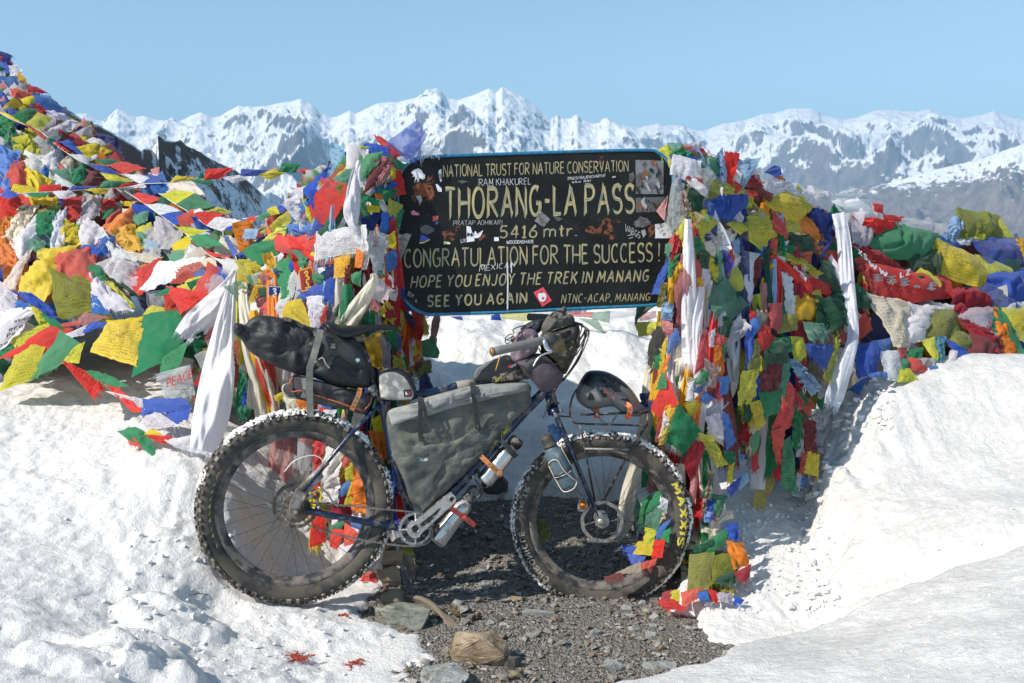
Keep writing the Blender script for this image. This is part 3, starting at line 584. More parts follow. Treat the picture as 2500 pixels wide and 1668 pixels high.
for k in range(34):
    x0 = rs.uniform(1955, 2145); y0 = rs.uniform(175, 415) if k % 3 else rs.uniform(460, 550); r1, r2 = rs.uniform(5, 22), rs.uniform(8, 42); a_0 = rs.uniform(-.5, .5)
    blob(mb, [(x0+r1*math.cos(q)-r2*math.sin(q)*a_0, y0+r2*math.sin(q)) for q in np.linspace(0, 6.28, 9)[:-1]], S, .0052+.00002*k, .35, k, col=rs.choice([(.012, .013, .013), (.02, .02, .02), (.20, .075, .035), (.07, .07, .075), (.32, .33, .34)]))
o = mb.build('scraped_paint', M_ST2, sgn_root, smooth=False); o['kind'] = 'stuff'; o['label'] = 'scratches and rust flecks over the grey poster remains'
mb = MB(); blob(mb, [(1185, 1205), (1205, 1192), (1235, 1190), (1252, 1215), (1246, 1245), (1225, 1262), (1200, 1252), (1190, 1232)], S, .0040, .05, 3, col=(.75, .75, .75)); blob(mb, [(1215, 1225), (1235, 1222), (1232, 1242), (1220, 1245)], S, .0046, .1, 4, col=(.5, .06, .08)); blob(mb, [(1196, 1186), (1225, 1180), (1214, 1196)], S, .0046, .1, 4, col=(.05, .05, .05))
mb.build('sticker_print', M_ST2, sgn_root, smooth=False)
mb = MB(); brush(mb, 'N', (643, 752), (672, 752), 26, 26, S, .3, w=.0036, col=(.03, .03, .03)); mb.build('sticker_print', M_ST2, sgn_root, smooth=False)
M_WOOD = simple('weathered_wood', (.07, .055, .045), .85, var=.35, scale=25, bump=.5, bscale=60)
for px, Yp, zb in ((950, .27, 0.0), (1672, .36, -.02)):
    b0 = at(px, 1300, Yp); top = at(px, 372, Yp); zt = top[2]
    mb = MB(); c0 = np.array([b0[0], b0[1], (zb+zt)/2]); mb.add(*boxV(c0, (.055, 0, 0), (0, .055, 0), (0, 0, zt-zb))); mb.build('post', M_WOOD, sgn_root, smooth=False, bevel=.004)
# ================================================================ bicycle
YR, YF = -.16, .13
Rw = at(723, 1239, YR); Fw = at(1468, 1268, YF)
u_ = (Fw-Rw)/np.linalg.norm(Fw-Rw); up0 = np.array([0, 0, 1.])-u_*u_[2]; up0 /= np.linalg.norm(up0); n0 = np.cross(u_, up0)
LEAN = R_(4); v_ = up0*math.cos(LEAN)-n0*math.sin(LEAN); n_ = np.cross(u_, v_)      # n_ points to the drive side, towards the camera
def rot3(x, y, z): return Matrix(((x[0], y[0], z[0]), (x[1], y[1], z[1]), (x[2], y[2], z[2])))
RO, RI, RT = .3715, .268, .302      # tyre, rim inner, rim outer radius
bike = tag(empty('bicycle', Rw-v_*RO, rot3(u_, v_, n_)), 'muddy dark blue off-road touring bicycle with fat snow-rimmed tyres leaning below the sign', 'bicycle')
BP = Plane(Rw, n_)
def B(px, py, w=0.0): return BP(px, py, w)
hx_, hy_ = B(1330, 880), B(1400, 1118); hax = (hx_-hy_)/np.linalg.norm(hx_-hy_)
STEER = R_(-15)
Rm = np.array(Matrix.Rotation(STEER, 3, Vector(hax)))
nf = Rm @ n_; uf = Rm @ u_; vf = np.cross(nf, uf); FP = Plane(Fw, nf)
def FB(px, py, w=0.0): return FP(px, py, w)
M_RUB = simple('tyre_rubber', (.022, .022, .022), .75, var=.3, scale=40, dirt=(.095, .083, .067), dirt_amt=.5, dscale=11, bump=.3, bscale=60, dist=.003)
M_RIM = simple('rim_alloy', (.028, .028, .03), .45, 0, var=.3, dirt=(.19, .165, .14), dirt_amt=.45, dscale=14)
M_KNOB = simple('tread_rubber', (.018, .018, .02), .8, var=.3, dirt=(.30, .26, .21), dirt_amt=.45, dscale=40)
M_STEEL = simple('steel', (.42, .42, .42), .35, 1, var=.2, dirt=(.22, .18, .14), dirt_amt=.35, dscale=60)
M_DSTEEL = simple('dark_steel', (.11, .105, .10), .5, .6, var=.3, dirt=(.25, .2, .15), dirt_amt=.5, dscale=60)
M_FRAME = simple('blue_frame_paint', (.005, .018, .055), .22, 0, var=.2, dirt=(.16, .145, .125), dirt_amt=.26, dscale=26)
M_BLK = simple('black_parts', (.014, .014, .015), .42, 0, var=.3, dirt=(.22, .19, .16), dirt_amt=.28, dscale=30)
M_SNOWC = simple('packed_snow', (.80, .79, .78), .75, 0, var=.06, bump=.6, bscale=180, dist=.006)
M_YEL = flat('yellow_print', (.62, .52, .05), .6, dirt=(.25, .2, .15), dirt_amt=.3); M_GREYP = flat('grey_print', (.36, .33, .29), .7)
M_ORG = simple('orange_rubber', (.68, .13, .025), .5, var=.1, dirt=(.4, .25, .15), dirt_amt=.2)
M_TANR = simple('tan_rubber', (.52, .20, .06), .55, var=.15, dirt=(.3, .2, .12), dirt_amt=.25)
def wheel(center, x, y, z, seed, knob, snowarcs, ro=RO, sec=.036):
    rs = random.Random(seed); c = np.array(center); Mw = rot3(x, y, z)
    wl = empty('wheel', c, Mw, bike)
    def P(r, a, w): return c+(x*math.cos(a)+y*math.sin(a))*r+z*w
    NS = 120; R0 = ro-sec   # centre of tyre section
    def ring(prof, ns=NS): # prof list of (r, w)
        V = [P(r, 2*math.pi*i/ns, w) for i in range(ns) for r, w in prof]; return V, gridF(len(prof), ns, wrapu=True, wrapv=True)
    # tyre section: bulging carcass on the rim
    prof = [(RT-.004, -.020), (RT+.006, -.029)]+[(R0+sec*.96*math.cos(R_(a)), sec*1.02*math.sin(R_(a))) for a in (-100, -80, -60, -42, -25, -8, 8, 25, 42, 60, 80, 100)]+[(RT+.006, .029), (RT-.004, .020)]
    mb = MB(); mb.add(*ring(prof)); mb.build('tyre', M_RUB, wl)
    mb = MB(); mb.add(*ring([(RT+.002, -.021), (RT-.003, -.0235), (RT-.014, -.022), (RI+.004, -.010), (RI, -.005), (RI, .005), (RI+.004, .010), (RT-.014, .022), (RT-.003, .0235), (RT+.002, .021)])); mb.build('rim', M_RIM, wl, autosmooth=35)
    # tread
    mb = MB(); rows = [(-62, .55), (-38, .5), (-13, .5), (13, .5), (38, .5), (62, .55)]; nk = 66 if knob > .0055 else 78
    for j, (ph, sz) in enumerate(rows):
        for i in range(nk):
            a = 2*math.pi*(i+(.5 if j % 2 else 0))/nk; cp, sp = math.cos(R_(ph)), math.sin(R_(ph))
            o = P(R0+sec*.96*cp, a, sec*1.02*sp); rad = (P(R0+1, a, 0)-P(R0, a, 0)); nr = rad*cp+z*sp; tg = -x*math.sin(a)+y*math.cos(a); sd = np.cross(nr, tg)
            k = knob*(1.0 if abs(ph) > 50 else .75); Vb, Fb = boxV(o+nr*k*.3, tg*(.0145 if abs(ph) > 50 else .012)*(.8+.4*(i % 2)), sd*.0125, nr*k*1.4); mb.add(Vb, Fb)
    o = mb.build('tread_blocks', M_KNOB, wl, smooth=False); o['kind'] = 'stuff'
    # snow packed on the tread
    mb = MB(); nph = 13; phs = np.linspace(-54, 54, nph)
    for a0, a1, dens in snowarcs:
        m = int((a1-a0)*2.2); A = np.linspace(R_(a0), R_(a1), m); PH, AA = np.meshgrid(phs, A)
        h = .9*gn(AA*5, PH/40, seed+8)+fbm(AA*22, PH/14, 4, seed, .6)+.9*gn(AA*60, PH/8, seed+4)*.5; th_ = .0045+.011*np.clip(h+dens, -.35, .8); edge = np.minimum((AA-A[0])/.12, (A[-1]-AA)/.12).clip(0, 1); th_ = np.where(edge < 1, th_*edge-.004*(1-edge), th_)
        V = [P(R0+(sec+th_[i, j])*math.cos(R_(PH[i, j])), A[i], (sec+th_[i, j])*math.sin(R_(PH[i, j]))) for i in range(m) for j in range(nph)]
        F = [f for f in gridF(nph, m) if th_[f[0]//nph, f[0] % nph] > .0032]
        mb.add(V, F)
    o = mb.build('snow_crust', M_SNOWC, wl); o['kind'] = 'stuff'
    # spokes: one mesh shared by all
    me = None; ho = .028
    for i in range(32):
        a = 2*math.pi*(i+.5)/32; side = 1 if i % 2 else -1; cr = (1 if (i//2) % 2 else -1)*R_(62)
        p0 = Vector((ho*math.cos(a+cr), ho*math.sin(a+cr), side*.03)); p1 = Vector(((RI+.004)*math.cos(a), (RI+.004)*math.sin(a), 0))
        if me is None:
            Vt, Ft = tube([(0, 0, 0), (0, 0, 1)], .0010, 5); me = bpy.data.meshes.new('spoke'); me.from_pydata(Vt.tolist(), [], Ft); me.materials.append(M_BLK)
        o = bpy.data.objects.new('spoke', me); sc.collection.objects.link(o); o.parent = wl; d = p1-p0
        o.matrix_local = Matrix.Translation(p0) @ d.to_track_quat('Z', 'Y').to_matrix().to_4x4() @ Matrix.Diagonal((1, 1, d.length, 1))
    mb = MB(); mb.add(*lathe(c-z*.058, c+z*.058, [(0, .009), (.004, .012), (.02, .013), (.024, .030), (.029, .030), (.032, .017), (.06, .015), (.085, .017), (.088, .030), (.093, .030), (.096, .013), (.112, .012), (.116, .008)]))
    mb.build('hub', M_DSTEEL if seed == 1 else M_STEEL, wl, autosmooth=30)
    return wl, P
def rotor(parent, P, side_w, rr=.091, mat=None):
    mb = MB(); ns = 72; V = []; F = []
    for w in (side_w-.001, side_w+.001):
        for i in range(ns):
            a = 2*math.pi*i/ns; wv = .0008*math.sin(a*9)
            V += [P(rr+wv, a, w), P(rr-.014+wv*1.6, a, w)]
    for i in range(ns):
        a = 2*i; b = 2*((i+1) % ns); c = 2*ns
        F += [(a, b, b+1, a+1), (c+a, c+a+1, c+b+1, c+b), (a, c+a, c+b, b), (a+1, b+1, c+b+1, c+a+1)]
    mb.add(V, F)
    for k in range(6):
        a = 2*math.pi*k/6; Vt, Ft = tube([P(.024, a, side_w), P(.05, a+.22, side_w), P(rr-.012, a+.30, side_w)], .0036, 4, flat=.35, up=None); mb.add(Vt, Ft)
    mb.add(*lathe(P(0, 0, side_w-.002), P(0, 0, side_w+.002), [(0, .026), (.004, .026)], 24))
    mb.build('brake_rotor', mat or M_STEEL, parent, smooth=False)
    mb = MB()
    for k in range(54):
        a = 2*math.pi*k/54; rr_ = rr-.004-.0035*(k % 3)*.9
        Vt, Ft = lathe(P(rr_, a, side_w+.0009), P(rr_, a, side_w+.0014), [(0, .0016), (.0005, .0016)], 6); mb.add(Vt, Ft)
    mb.build('vent_holes', simple('hole_dark', (.01, .01, .01), .8), parent, smooth=False)['kind'] = 'stuff'
wR, PR = wheel(Rw, u_, v_, n_, 1, .0075, [(40, 146, -.02), (2, 34, -.2), (-60, -6, -.2), (154, 176, -.05)])
wF, PF = wheel(Fw, uf, vf, nf, 2, .0045, [(28, 140, -.06), (-72, 26, -.18), (142, 262, -.2)])
rotor(wR, PR, -.040, .090, M_DSTEEL); rotor(wF, PF, .036, .088)
# tyre lettering
def tyre_text(parent, P, txt, a0, a1, r, h, mat, wd, flip=False, side=1, seed=0):
    mb = MB(); W = 100.0
    def mp(x, y, w_):
        a = R_(a0+(a1-a0)*x/W); rr = r+(y if flip else -y); s = math.sqrt(max(0, .0366**2-(rr-(RO-.036))**2)); return P(rr, a, side*(s+.0012))
    brush(mb, txt, (0, 0), (W, 0), h, h, mp, wd=wd, taper=.0, seed=seed, space=.34); mb.build('lettering', mat, parent, smooth=False)
tyre_text(wF, PF, 'MAXXIS', 34, -11, .324, .025, M_YEL, .24, seed=4)
tyre_text(wF, PF, 'CHRONICLE', 234, 193, .345, .021, M_GREYP, .16, flip=True, seed=5); tyre_text(wF, PF, 'EXO', 178, 171, .345, .014, M_GREYP, .2, flip=True, seed=6); tyre_text(wF, PF, 'TR', 168, 160, .348, .020, M_GREYP, .16, flip=True, seed=7)
tyre_text(wR, PR, 'MAXXIS', 208, 156, .320, .030, simple('muddy_yellow_print', (.5, .42, .06), .7, dirt=(.27, .225, .17), dirt_amt=.6, dscale=40), .25, flip=True, seed=8)
# ---- frame
def T(pts, r, seg=14, **k): return tube(pts, r, seg, **k)
mb = MB()
bb = B(1014, 1291); hub_d = B(724, 1239, .06); hub_n = B(724, 1239, -.06)
mb.add(*T([B(920, 955), B(936, 1000), B(958, 1110), bb], .0165)); mb.add(*T(smoothpath([B(928, 972), B(1040, 961), B(1120, 943), B(1333, 908)], 14), .0165)); mb.add(*T(smoothpath([B(1336, 950), B(1270, 1016), B(1118, 1187), bb], 14), .021))
mb.add(*T([B(1322, 888), B(1350, 990)], [.024, .023], 18)); mb.add(*T([B(1014, 1291, -.04), B(1014, 1291, .04)], .023, 18))
for s, w_ in ((1, .062), (-1, -.062)):
    mb.add(*T(smoothpath([B(742, 1246, w_), B(860, 1268, w_*.85), B(945, 1284, w_*.55), B(1005, 1290, w_*.35)], 12), [.0125]*6+[.014]*6)); mb.add(*T(smoothpath([B(930, 985, w_*.25), B(870, 1046, w_*.7), B(822, 1101, w_*.95), B(738, 1200, w_)], 12), .0085))
mb.build('frame', M_FRAME, bike)
mb = MB()
for w_ in (.058, -.058):
    a, b, c2 = B(735, 1192, w_), B(800, 1128, w_), B(718, 1262, w_); mb.add(*T([a, b], .0115)); Vb = [B(x, y, w_+.006) for x, y in [(722, 1196), (760, 1158), (785, 1150), (790, 1166), (762, 1195), (746, 1212), (738, 1255), (722, 1270), (708, 1262), (706, 1235)]]; mb.add(*prism(Vb, .012, n_))
mb.build('dropout', simple('bare_alloy', (.30, .29, .28), .5, .4, dirt=(.12, .10, .08), dirt_amt=.5), bike, smooth=False, bevel=.002)
mb = MB(); c1 = crop(850, 850, 2.85)
def fr_text(txt, p0, p1, h, seed): brush(mb, txt, p0, p1, h, h, lambda x, y, w_: B(x, y, .0225+w_), wd=.17, taper=.1, seed=seed)
fr_text('TUMBLEWEED', (1197, 1100), (1250, 1042), 13, 3); mb.build('lettering', M_YEL, bike, smooth=False)['label'] = 'yellow lettering on the down tube'
mb = MB(); brush(mb, 'SPECTO', (1209, 932), (1250, 926), 8, 8, lambda x, y, w_: B(x, y, .0555+w_), wd=.2, taper=.1, seed=3, space=.26); SPECTO = mb
# quick release lever and cassette
mb = MB(); mb.add(*T(smoothpath([B(748, 1204, .075), B(736, 1232, .078), B(728, 1250, .075)], 8), [.009, .010, .010, .010, .011, .011, .010, .008], 10, flat=.6)); mb.add(*lathe(B(726, 1251, .055), B(726, 1251, .09), [(0, .013), (.02, .013), (.03, .010), (.034, .006)], 16)); mb.build('quick_release', M_BLK, bike)
mb = MB()
for i, (r, w_) in enumerate([(.055, .018), (.050, .023), (.045, .028), (.039, .033), (.034, .038), (.028, .043)]):
    ns = int(r*2*math.pi/.0062)*2; V = []
    for ww in (w_, w_+.0022):
        for k in range(ns): V.append(PR(r+(.0022 if k % 2 else -.0016), 2*math.pi*k/ns, ww))
    mb.add(V, [tuple(range(ns))[::-1], tuple(range(ns, 2*ns))]+[(k, (k+1) % ns, ns+(k+1) % ns, ns+k) for k in range(ns)])
mb.build('cassette', M_DSTEEL, wR, smooth=False)
mb = MB(); j = [B(771, 1208, .075), B(757, 1228, .062), B(777, 1240, .065)]
for q, r in ((B(771, 1208, .05), .017), (B(778, 1238, .05), .013)): mb.add(*lathe(q, q+n_*.02, [(0, r*.9), (.003, r), (.012, r), (.016, r*.55), (.02, r*.5)], 14))
mb.add(*T([B(771, 1208, .055), B(778, 1238, .055)], .010, 8, flat=.4)); mb.add(*T(smoothpath([B(778, 1190, .06), B(800, 1205, .06), B(812, 1225, .05), B(828, 1240, .03)], 8), .004, 8)); mb.add(*T([B(745, 1215, .065), B(771, 1208, .065)], .009, 8)); mb.build('derailleur', M_STEEL, bike)
mb = MB(); q = B(771, 1208, .071); mb.add(*lathe(q, q+n_*.008, [(0, .0115), (.003, .0115), (.006, .006), (.008, .006)], 14)); mb.build('jockey_cap', simple('bronze', (.30, .13, .03), .4, .6), bike)
mb = MB(); mb.add(*T(smoothpath([B(778, 1170, .05), B(790, 1130, .05), B(765, 1112, .05), B(720, 1125, .05), B(694, 1152, .04)], 20), .0024, 6)); mb.build('cable_housing', simple('pale_cable', (.6, .6, .58), .4), bike)
# chain
cp = [(759, 1228), (849, 1235), (942, 1244), (1004, 1250), (1030, 1256), (1050, 1276), (1056, 1300), (1048, 1322), (1024, 1332), (990, 1333), (942, 1328), (873, 1316), (804, 1299), (752, 1281), (738, 1268)]
CP = smoothpath([B(x, y, .045) for x, y in cp], 400); seg_ = np.linalg.norm(np.diff(CP, axis=0), axis=1); cum = np.concatenate([[0], np.cumsum(seg_)]); mb = MB(); pitch = .0127; k = 0; s_ = 0
def cat(s): return np.array([np.interp(s, cum, CP[:, i]) for i in range(3)])
while s_+pitch < cum[-1]:
    a, b = cat(s_), cat(s_+pitch); d = (b-a)/np.linalg.norm(b-a); hgt = np.cross(n_, d); o = .0042 if k % 2 else .0028; m = (a+b)/2
    for sg in (-1, 1): mb.add(*boxV(m+n_*o*sg, d*pitch*1.15, hgt*.0052, n_*.0012))
    mb.add(*lathe(a-n_*.005, a+n_*.005, [(0, .0036), (.01, .0036)], 8)); s_ += pitch; k += 1
mb.build('chain', simple('chain_steel', (.26, .25, .23), .45, .8, var=.3, dirt=(.14, .11, .08), dirt_amt=.4, dscale=80), bike, smooth=False)
# crankset
mb = MB(); ns = 64; V = []; cc = B(1014, 1291, .045); rO = .066
for w_ in (-.0018, .0018):
    for k in range(ns):
        a = 2*math.pi*k/ns; dr = u_*math.cos(a)+v_*math.sin(a); V += [cc+dr*(rO+(.003 if k % 2 else -.002))+n_*w_, cc+dr*(rO-.011)+n_*w_]
F = []
for k in range(ns):
    a = 2*k; b = 2*((k+1) % ns); c = 2*ns; F += [(a, b, b+1, a+1), (c+a, c+a+1, c+b+1, c+b), (a, c+a, c+b, b), (a+1, b+1, c+b+1, c+a+1)]
mb.add(V, F); mb.build('chainring', M_STEEL, bike, smooth=False)
M_CRANK = simple('silver_crank', (.50, .49, .48), .3, .9, var=.12, dirt=(.25, .21, .17), dirt_amt=.3, dscale=40)
mb = MB(); ck = np.array([(997, 1281), (1006, 1272), (1020, 1268), (1094, 1207), (1104, 1206), (1112, 1214), (1112, 1226), (1104, 1234), (1032, 1300), (1026, 1310), (1010, 1314), (998, 1306), (993, 1292)], float)
mb.add(*prism([B(x, y, .078) for x, y in smoothpath(ck, 48, True)], .017, n_))
for ang in (95, 185, 275, 5): 
    a = R_(ang); q = cc+(u_*math.cos(a)+v_*math.sin(a))*(rO-.008); mb.add(*tube([B(1014, 1291, .055), q+n_*.006], [.017, .0075], 10, flat=.5, up=n_))
mb.build('crank_arm', M_CRANK, bike, smooth=False, bevel=.004)
mb = MB(); mb.add(*prism([B(x, y, .0788) for x, y in smoothpath([(1028, 1278), (1048, 1262), (1078, 1238), (1058, 1266), (1036, 1284)], 20, True)], .002, n_)); mb.build('crank_recess', M_BLK, bike, smooth=False)
mb = MB()
for (x, y), r in (((1014, 1291), .0125), ((1103, 1219), .0085)):
    q = B(x, y, .0785); mb.add(*lathe(q-n_*.004, q+n_*.0015, [(0, r), (.0055, r)], 22))
mb.build('crank_hole', simple('hole_dark', (.01, .01, .01), .8), bike, smooth=False)
mb = MB()
for (x, y), r in (((1014, 1291), .0158), ((1103, 1219), .0105)):
    q = B(x, y, .079); rg = [q+(u_*math.cos(t_)+v_*math.sin(t_))*r for t_ in np.linspace(0, 2*math.pi, 24, endpoint=False)]; mb.add(*tube(rg, .0022, 6, closed=True))
for ang in (95, 185, 275, 5, 50, 230): a = R_(ang); q = cc+(u_*math.cos(a)+v_*math.sin(a))*(rO-.008); mb.add(*lathe(q, q+n_*.008, [(0, .0055), (.007, .0055), (.008, .0042)], 10))
mb.build('crank_bolts', M_STEEL, bike)
mb = MB(); brush(mb, 'SLX', (1026, 1287), (1048, 1272), 7, 7, lambda x, y, w_: B(x, y, .080+w_), wd=.16, taper=0, seed=2); mb.build('crank_print', M_BLK, bike, smooth=False)
# far crank
mb = MB(); mb.add(*T([B(1014, 1291, -.06), B(940, 1340, -.07)], [.014, .011], 8, flat=.6)); mb.build('crank_arm', M_DSTEEL, bike)
# seat post, clamp, saddle
mb = MB(); mb.add(*T([B(872, 812), B(926, 972)], .0138)); mb.build('seat_post', M_BLK, bike)
mb = MB(); mb.add(*T([B(908, 940), B(918, 966)], .021)); mb.add(*boxV(B(908, 952, .02), u_*.03, v_*.022, n_*.012)); mb.build('seat_collar', M_STEEL, bike)
mb = MB(); brush(mb, 'T', (885, 858), (889, 856), 6, 6, lambda x, y, w_: B(x, y, .0142+w_), wd=.2); brush(mb, 'ON', (897, 890), (905, 880), 7, 7, lambda x, y, w_: B(x, y, .0142+w_), wd=.2); mb.build('post_print', M_GREYP, bike, smooth=False)
sd = crop(500, 550, 3.137); top = [(900, 742), (960, 742), (1050, 766), (1200, 764), (1400, 757), (1450, 766), (1472, 780)]; bot = [(920, 775), (985, 840), (1075, 874), (1180, 850), (1290, 812), (1400, 800), (1466, 790)]
tp = smoothpath([sd(*p) for p in top], 26); bt = smoothpath([sd(*p) for p in bot], 26); wid = np.interp(np.linspace(0, 1, 26), [0, .08, .25, .45, .7, 1], [.055, .078, .076, .044, .024, .018]); mb = MB(); V = []; m = 13
for i in range(26):
    for k in range(m):
        s = -1+2*k/(m-1); a, b = B(*tp[i], 0), B(*bt[i], 0); prof = abs(s)**2.6; V.append(a+(b-a)*prof*.85+n_*wid[i]*math.sin(s*math.pi/2))
F = gridF(m, 26); mb.add(V, F); sdl = mb.build('saddle', simple('saddle_black', (.012, .012, .013), .38, var=.15), bike); so_ = sdl.modifiers.new('s', 'SOLIDIFY'); so_.thickness = .006
mb = MB()
for w_ in (.022, -.022): mb.add(*T(smoothpath([B(*sd(960, 830), w_*1.5), B(*sd(1060, 880), w_), B(*sd(1240, 862), w_), B(*sd(1300, 825), w_), B(*sd(1440, 800), w_*.4)], 16), .0036, 8))
mb.add(*boxV(B(*sd(1170, 868)), u_*.04, v_*.025, n_*.045)); mb.build('saddle_rails', M_DSTEEL, bike)
# fork
mb = MB(); cw = .062
mb.add(*T([FB(1346, 985), FB(1353, 1010)], [.024, .026], 16)); mb.add(*T([FB(1354, 1008, -cw), FB(1352, 1002, 0), FB(1354, 1008, cw)], .0175, 12))
for s in (1, -1): mb.add(*T(smoothpath([FB(1353, 1005, s*cw*.9), FB(1378, 1062, s*cw), FB(1402, 1120, s*cw), FB(1440, 1211, s*cw*.98), FB(1461, 1262, s*cw*.95)], 18), np.linspace(.0165, .0085, 18), 14, flat=.8))
mb.build('fork', M_FRAME, bike)
mb = MB()
for s in (1, -1):
    mb = MB(); mb.add(*prism([FB(x, y, s*cw+.005) for x, y in [(1452, 1245), (1466, 1248), (1476, 1268), (1472, 1282), (1456, 1280)]], .010, nf)); mb.build('fork_tip', M_STEEL, bike, smooth=False)
mb = MB(); mb.add(*lathe(FB(1467, 1273, .04), FB(1467, 1273, .09), [(0, .012), (.028, .012), (.032, .0125), (.04, .010), (.042, .006)], 18)); mb.build('axle_end', M_STEEL, bike, smooth=False)
mb = MB(); mb.add(*boxV(FB(1421, 1233, .050), uf*.032, vf*.05, nf*.03)); mb.add(*lathe(FB(1424, 1233, .06), FB(1424, 1233, .085), [(0, .018), (.02, .018), (.024, .012)], 16)); mb.add(*T([FB(1410, 1208, .05), FB(1428, 1222, .05)], .006, 8)); mb.build('brake_caliper', M_STEEL, bike, bevel=.003)
mb = MB(); mb.add(*lathe(FB(1423.5, 1233, .085), FB(1423.5, 1233, .094), [(0, .0145), (.006, .0145), (.008, .009), (.010, .009)], 16)); mb.build('caliper_knob', simple('orange_anodised', (.62, .17, .01), .35, .4), bike)
# bottle cages
CREAM = simple('cream_wire', (.62, .56, .47), .4); 
# front rack on the fork
mb = MB(); rw = .055
lo = [(1397, 1031), (1579, 1040)]
for s in (1, -1):
    mb.add(*T(smoothpath([FB(1407, 952, s*rw), FB(1397, 972, s*rw), FB(1392, 995, s*rw), FB(1393, 1020, s*rw), FB(1402, 1032, s*rw), FB(1420, 1035, s*rw), FB(1500, 1037, s*rw), FB(1578, 1040, s*rw)], 26), .0042, 8))
    mb.add(*T([FB(1580, 1040, s*rw), FB(1582, 1002, s*rw*.9)], .004, 8)); mb.add(*T([FB(1415, 1034, s*rw), FB(1428, 1096, s*rw*1.1), FB(1452, 1222, s*rw*1.3)], .0042, 8)); mb.add(*T([FB(1577, 1040, s*rw), FB(1537, 1103, s*rw*1.15), FB(1474, 1222, s*rw*1.35)], .0052, 8))
    mb.add(*T([FB(1418, 1012, s*rw*.95), FB(1582, 1006, s*rw*.95)], .0038, 8)); mb.add(*T([FB(1355, 1015, s*.03), FB(1395, 1018, s*rw)], .0032, 8))
for f in (0, .22, .44, .66, .88, 1): x = 1418+(1582-1418)*f; mb.add(*T([FB(x, 1012-6*f, -rw), FB(x, 1012-6*f, rw)], .0036, 8))
for w_ in (-.03, 0, .03): mb.add(*T([FB(1418, 1014, w_), FB(1582, 1008, w_)], .0034, 8))
mb.add(*T([FB(1407, 952, -rw), FB(1407, 952, rw)], .0042, 8))
mb.build('front_rack', M_BLK, bike)
mb = MB(); mb.add(*T([FB(1428, 1096, rw*1.1), FB(1537, 1098, rw*1.1)], .0048, 8)); mb.build('rack_crossbar', simple('bare_alloy', (.3, .29, .28), .5, .4), bike)
mb = MB()
for (x, y, w_) in [(1344, 962, .03), (1352, 975, .03), (1362, 985, .025), (1370, 1003, .03), (1338, 978, .02)]: mb.add(*lathe(FB(x, y, w_-.01), FB(x, y, w_+.012), [(0, .007), (.018, .007), (.022, .004)], 10))
mb.add(*T(smoothpath([FB(1340, 975, .03), FB(1334, 1000, .035), FB(1326, 1020, .04)], 8), .008, 6, flat=.3)); mb.add(*T(smoothpath([FB(1348, 930, .01), FB(1350, 965, .035), FB(1358, 985, .03)], 8), .006, 8)); mb.build('brackets', M_DSTEEL, bike)
# handlebar: swept loop bar
hb_ = [at(1204, 859, -.24), at(1288, 840, -.17), at(1336, 829, -.11), at(1376, 819, -.03), at(1402, 806, .06), at(1408, 797, .16), at(1400, 790, .26), at(1375, 781, .34), at(1330, 776, .42), at(1292, 774, .48)]
HB = smoothpath(hb_, 50); mb = MB(); mb.add(*T(HB[8:42], .0115, 14)); mb.add(*T([at(1408, 797, .16), at(1330, 830, .13), at(1326, 880, .10)], .015, 10)); mb.build('handlebar', M_BLK, bike)
M_GRIP = simple('grey_grip', (.16, .155, .145), .8, var=.06, bump=.2, bscale=300)
for sl_ in (HB[:11], HB[41:]):
    mb = MB(); n = len(sl_); mb.add(*T(sl_, [.0165]*n, 18)); gp = mb.build('grip', M_GRIP, bike)
mb = MB(); a, b = HB[0], HB[1]; d = (a-b)/np.linalg.norm(a-b); mb.add(*lathe(a, a+d*.008, [(0, .0175), (.006, .0175), (.008, .014)], 20)); mb.build('grip_collar', M_BLK, bike)
mb = MB(); mb.add(*lathe(a+d*.007, a+d*.011, [(0, .012), (.003, .012), (.004, .008)], 18)); mb.build('bar_plug', simple('copper_plug', (.6, .24, .04), .35, .7), bike)
mb = MB(); g = HB[11]; d2 = (HB[13]-HB[10])/np.linalg.norm(HB[13]-HB[10]); mb.add(*lathe(HB[10], HB[10]+d2*.05, [(0, .019), (.012, .023), (.03, .026), (.045, .022), (.05, .018)], 20)); mb.build('twist_shifter', simple('shifter_grey', (.06, .06, .06), .6), bike)
M_LEV = simple('polished_lever', (.62, .62, .62), .25, .9, var=.1)
mb = MB(); mb.add(*T(smoothpath([at(1328, 824, -.135), at(1331, 838, -.145), at(1337, 852, -.15), at(1348, 858, -.15)], 10), [.008]*3+[.0105]*4+[.007]*3, 10, flat=.6)); mb.build('brake_lever_clamp', M_LEV, bike)
mb = MB(); mb.add(*T(smoothpath([at(1346, 860, -.155), at(1330, 864, -.165), at(1318, 870, -.17), at(1308, 882, -.175), at(1301, 896, -.18)], 16), np.linspace(.0055, .0042, 16), 10, flat=.7)); mb.build('brake_lever', M_LEV, bike)
mb = MB()
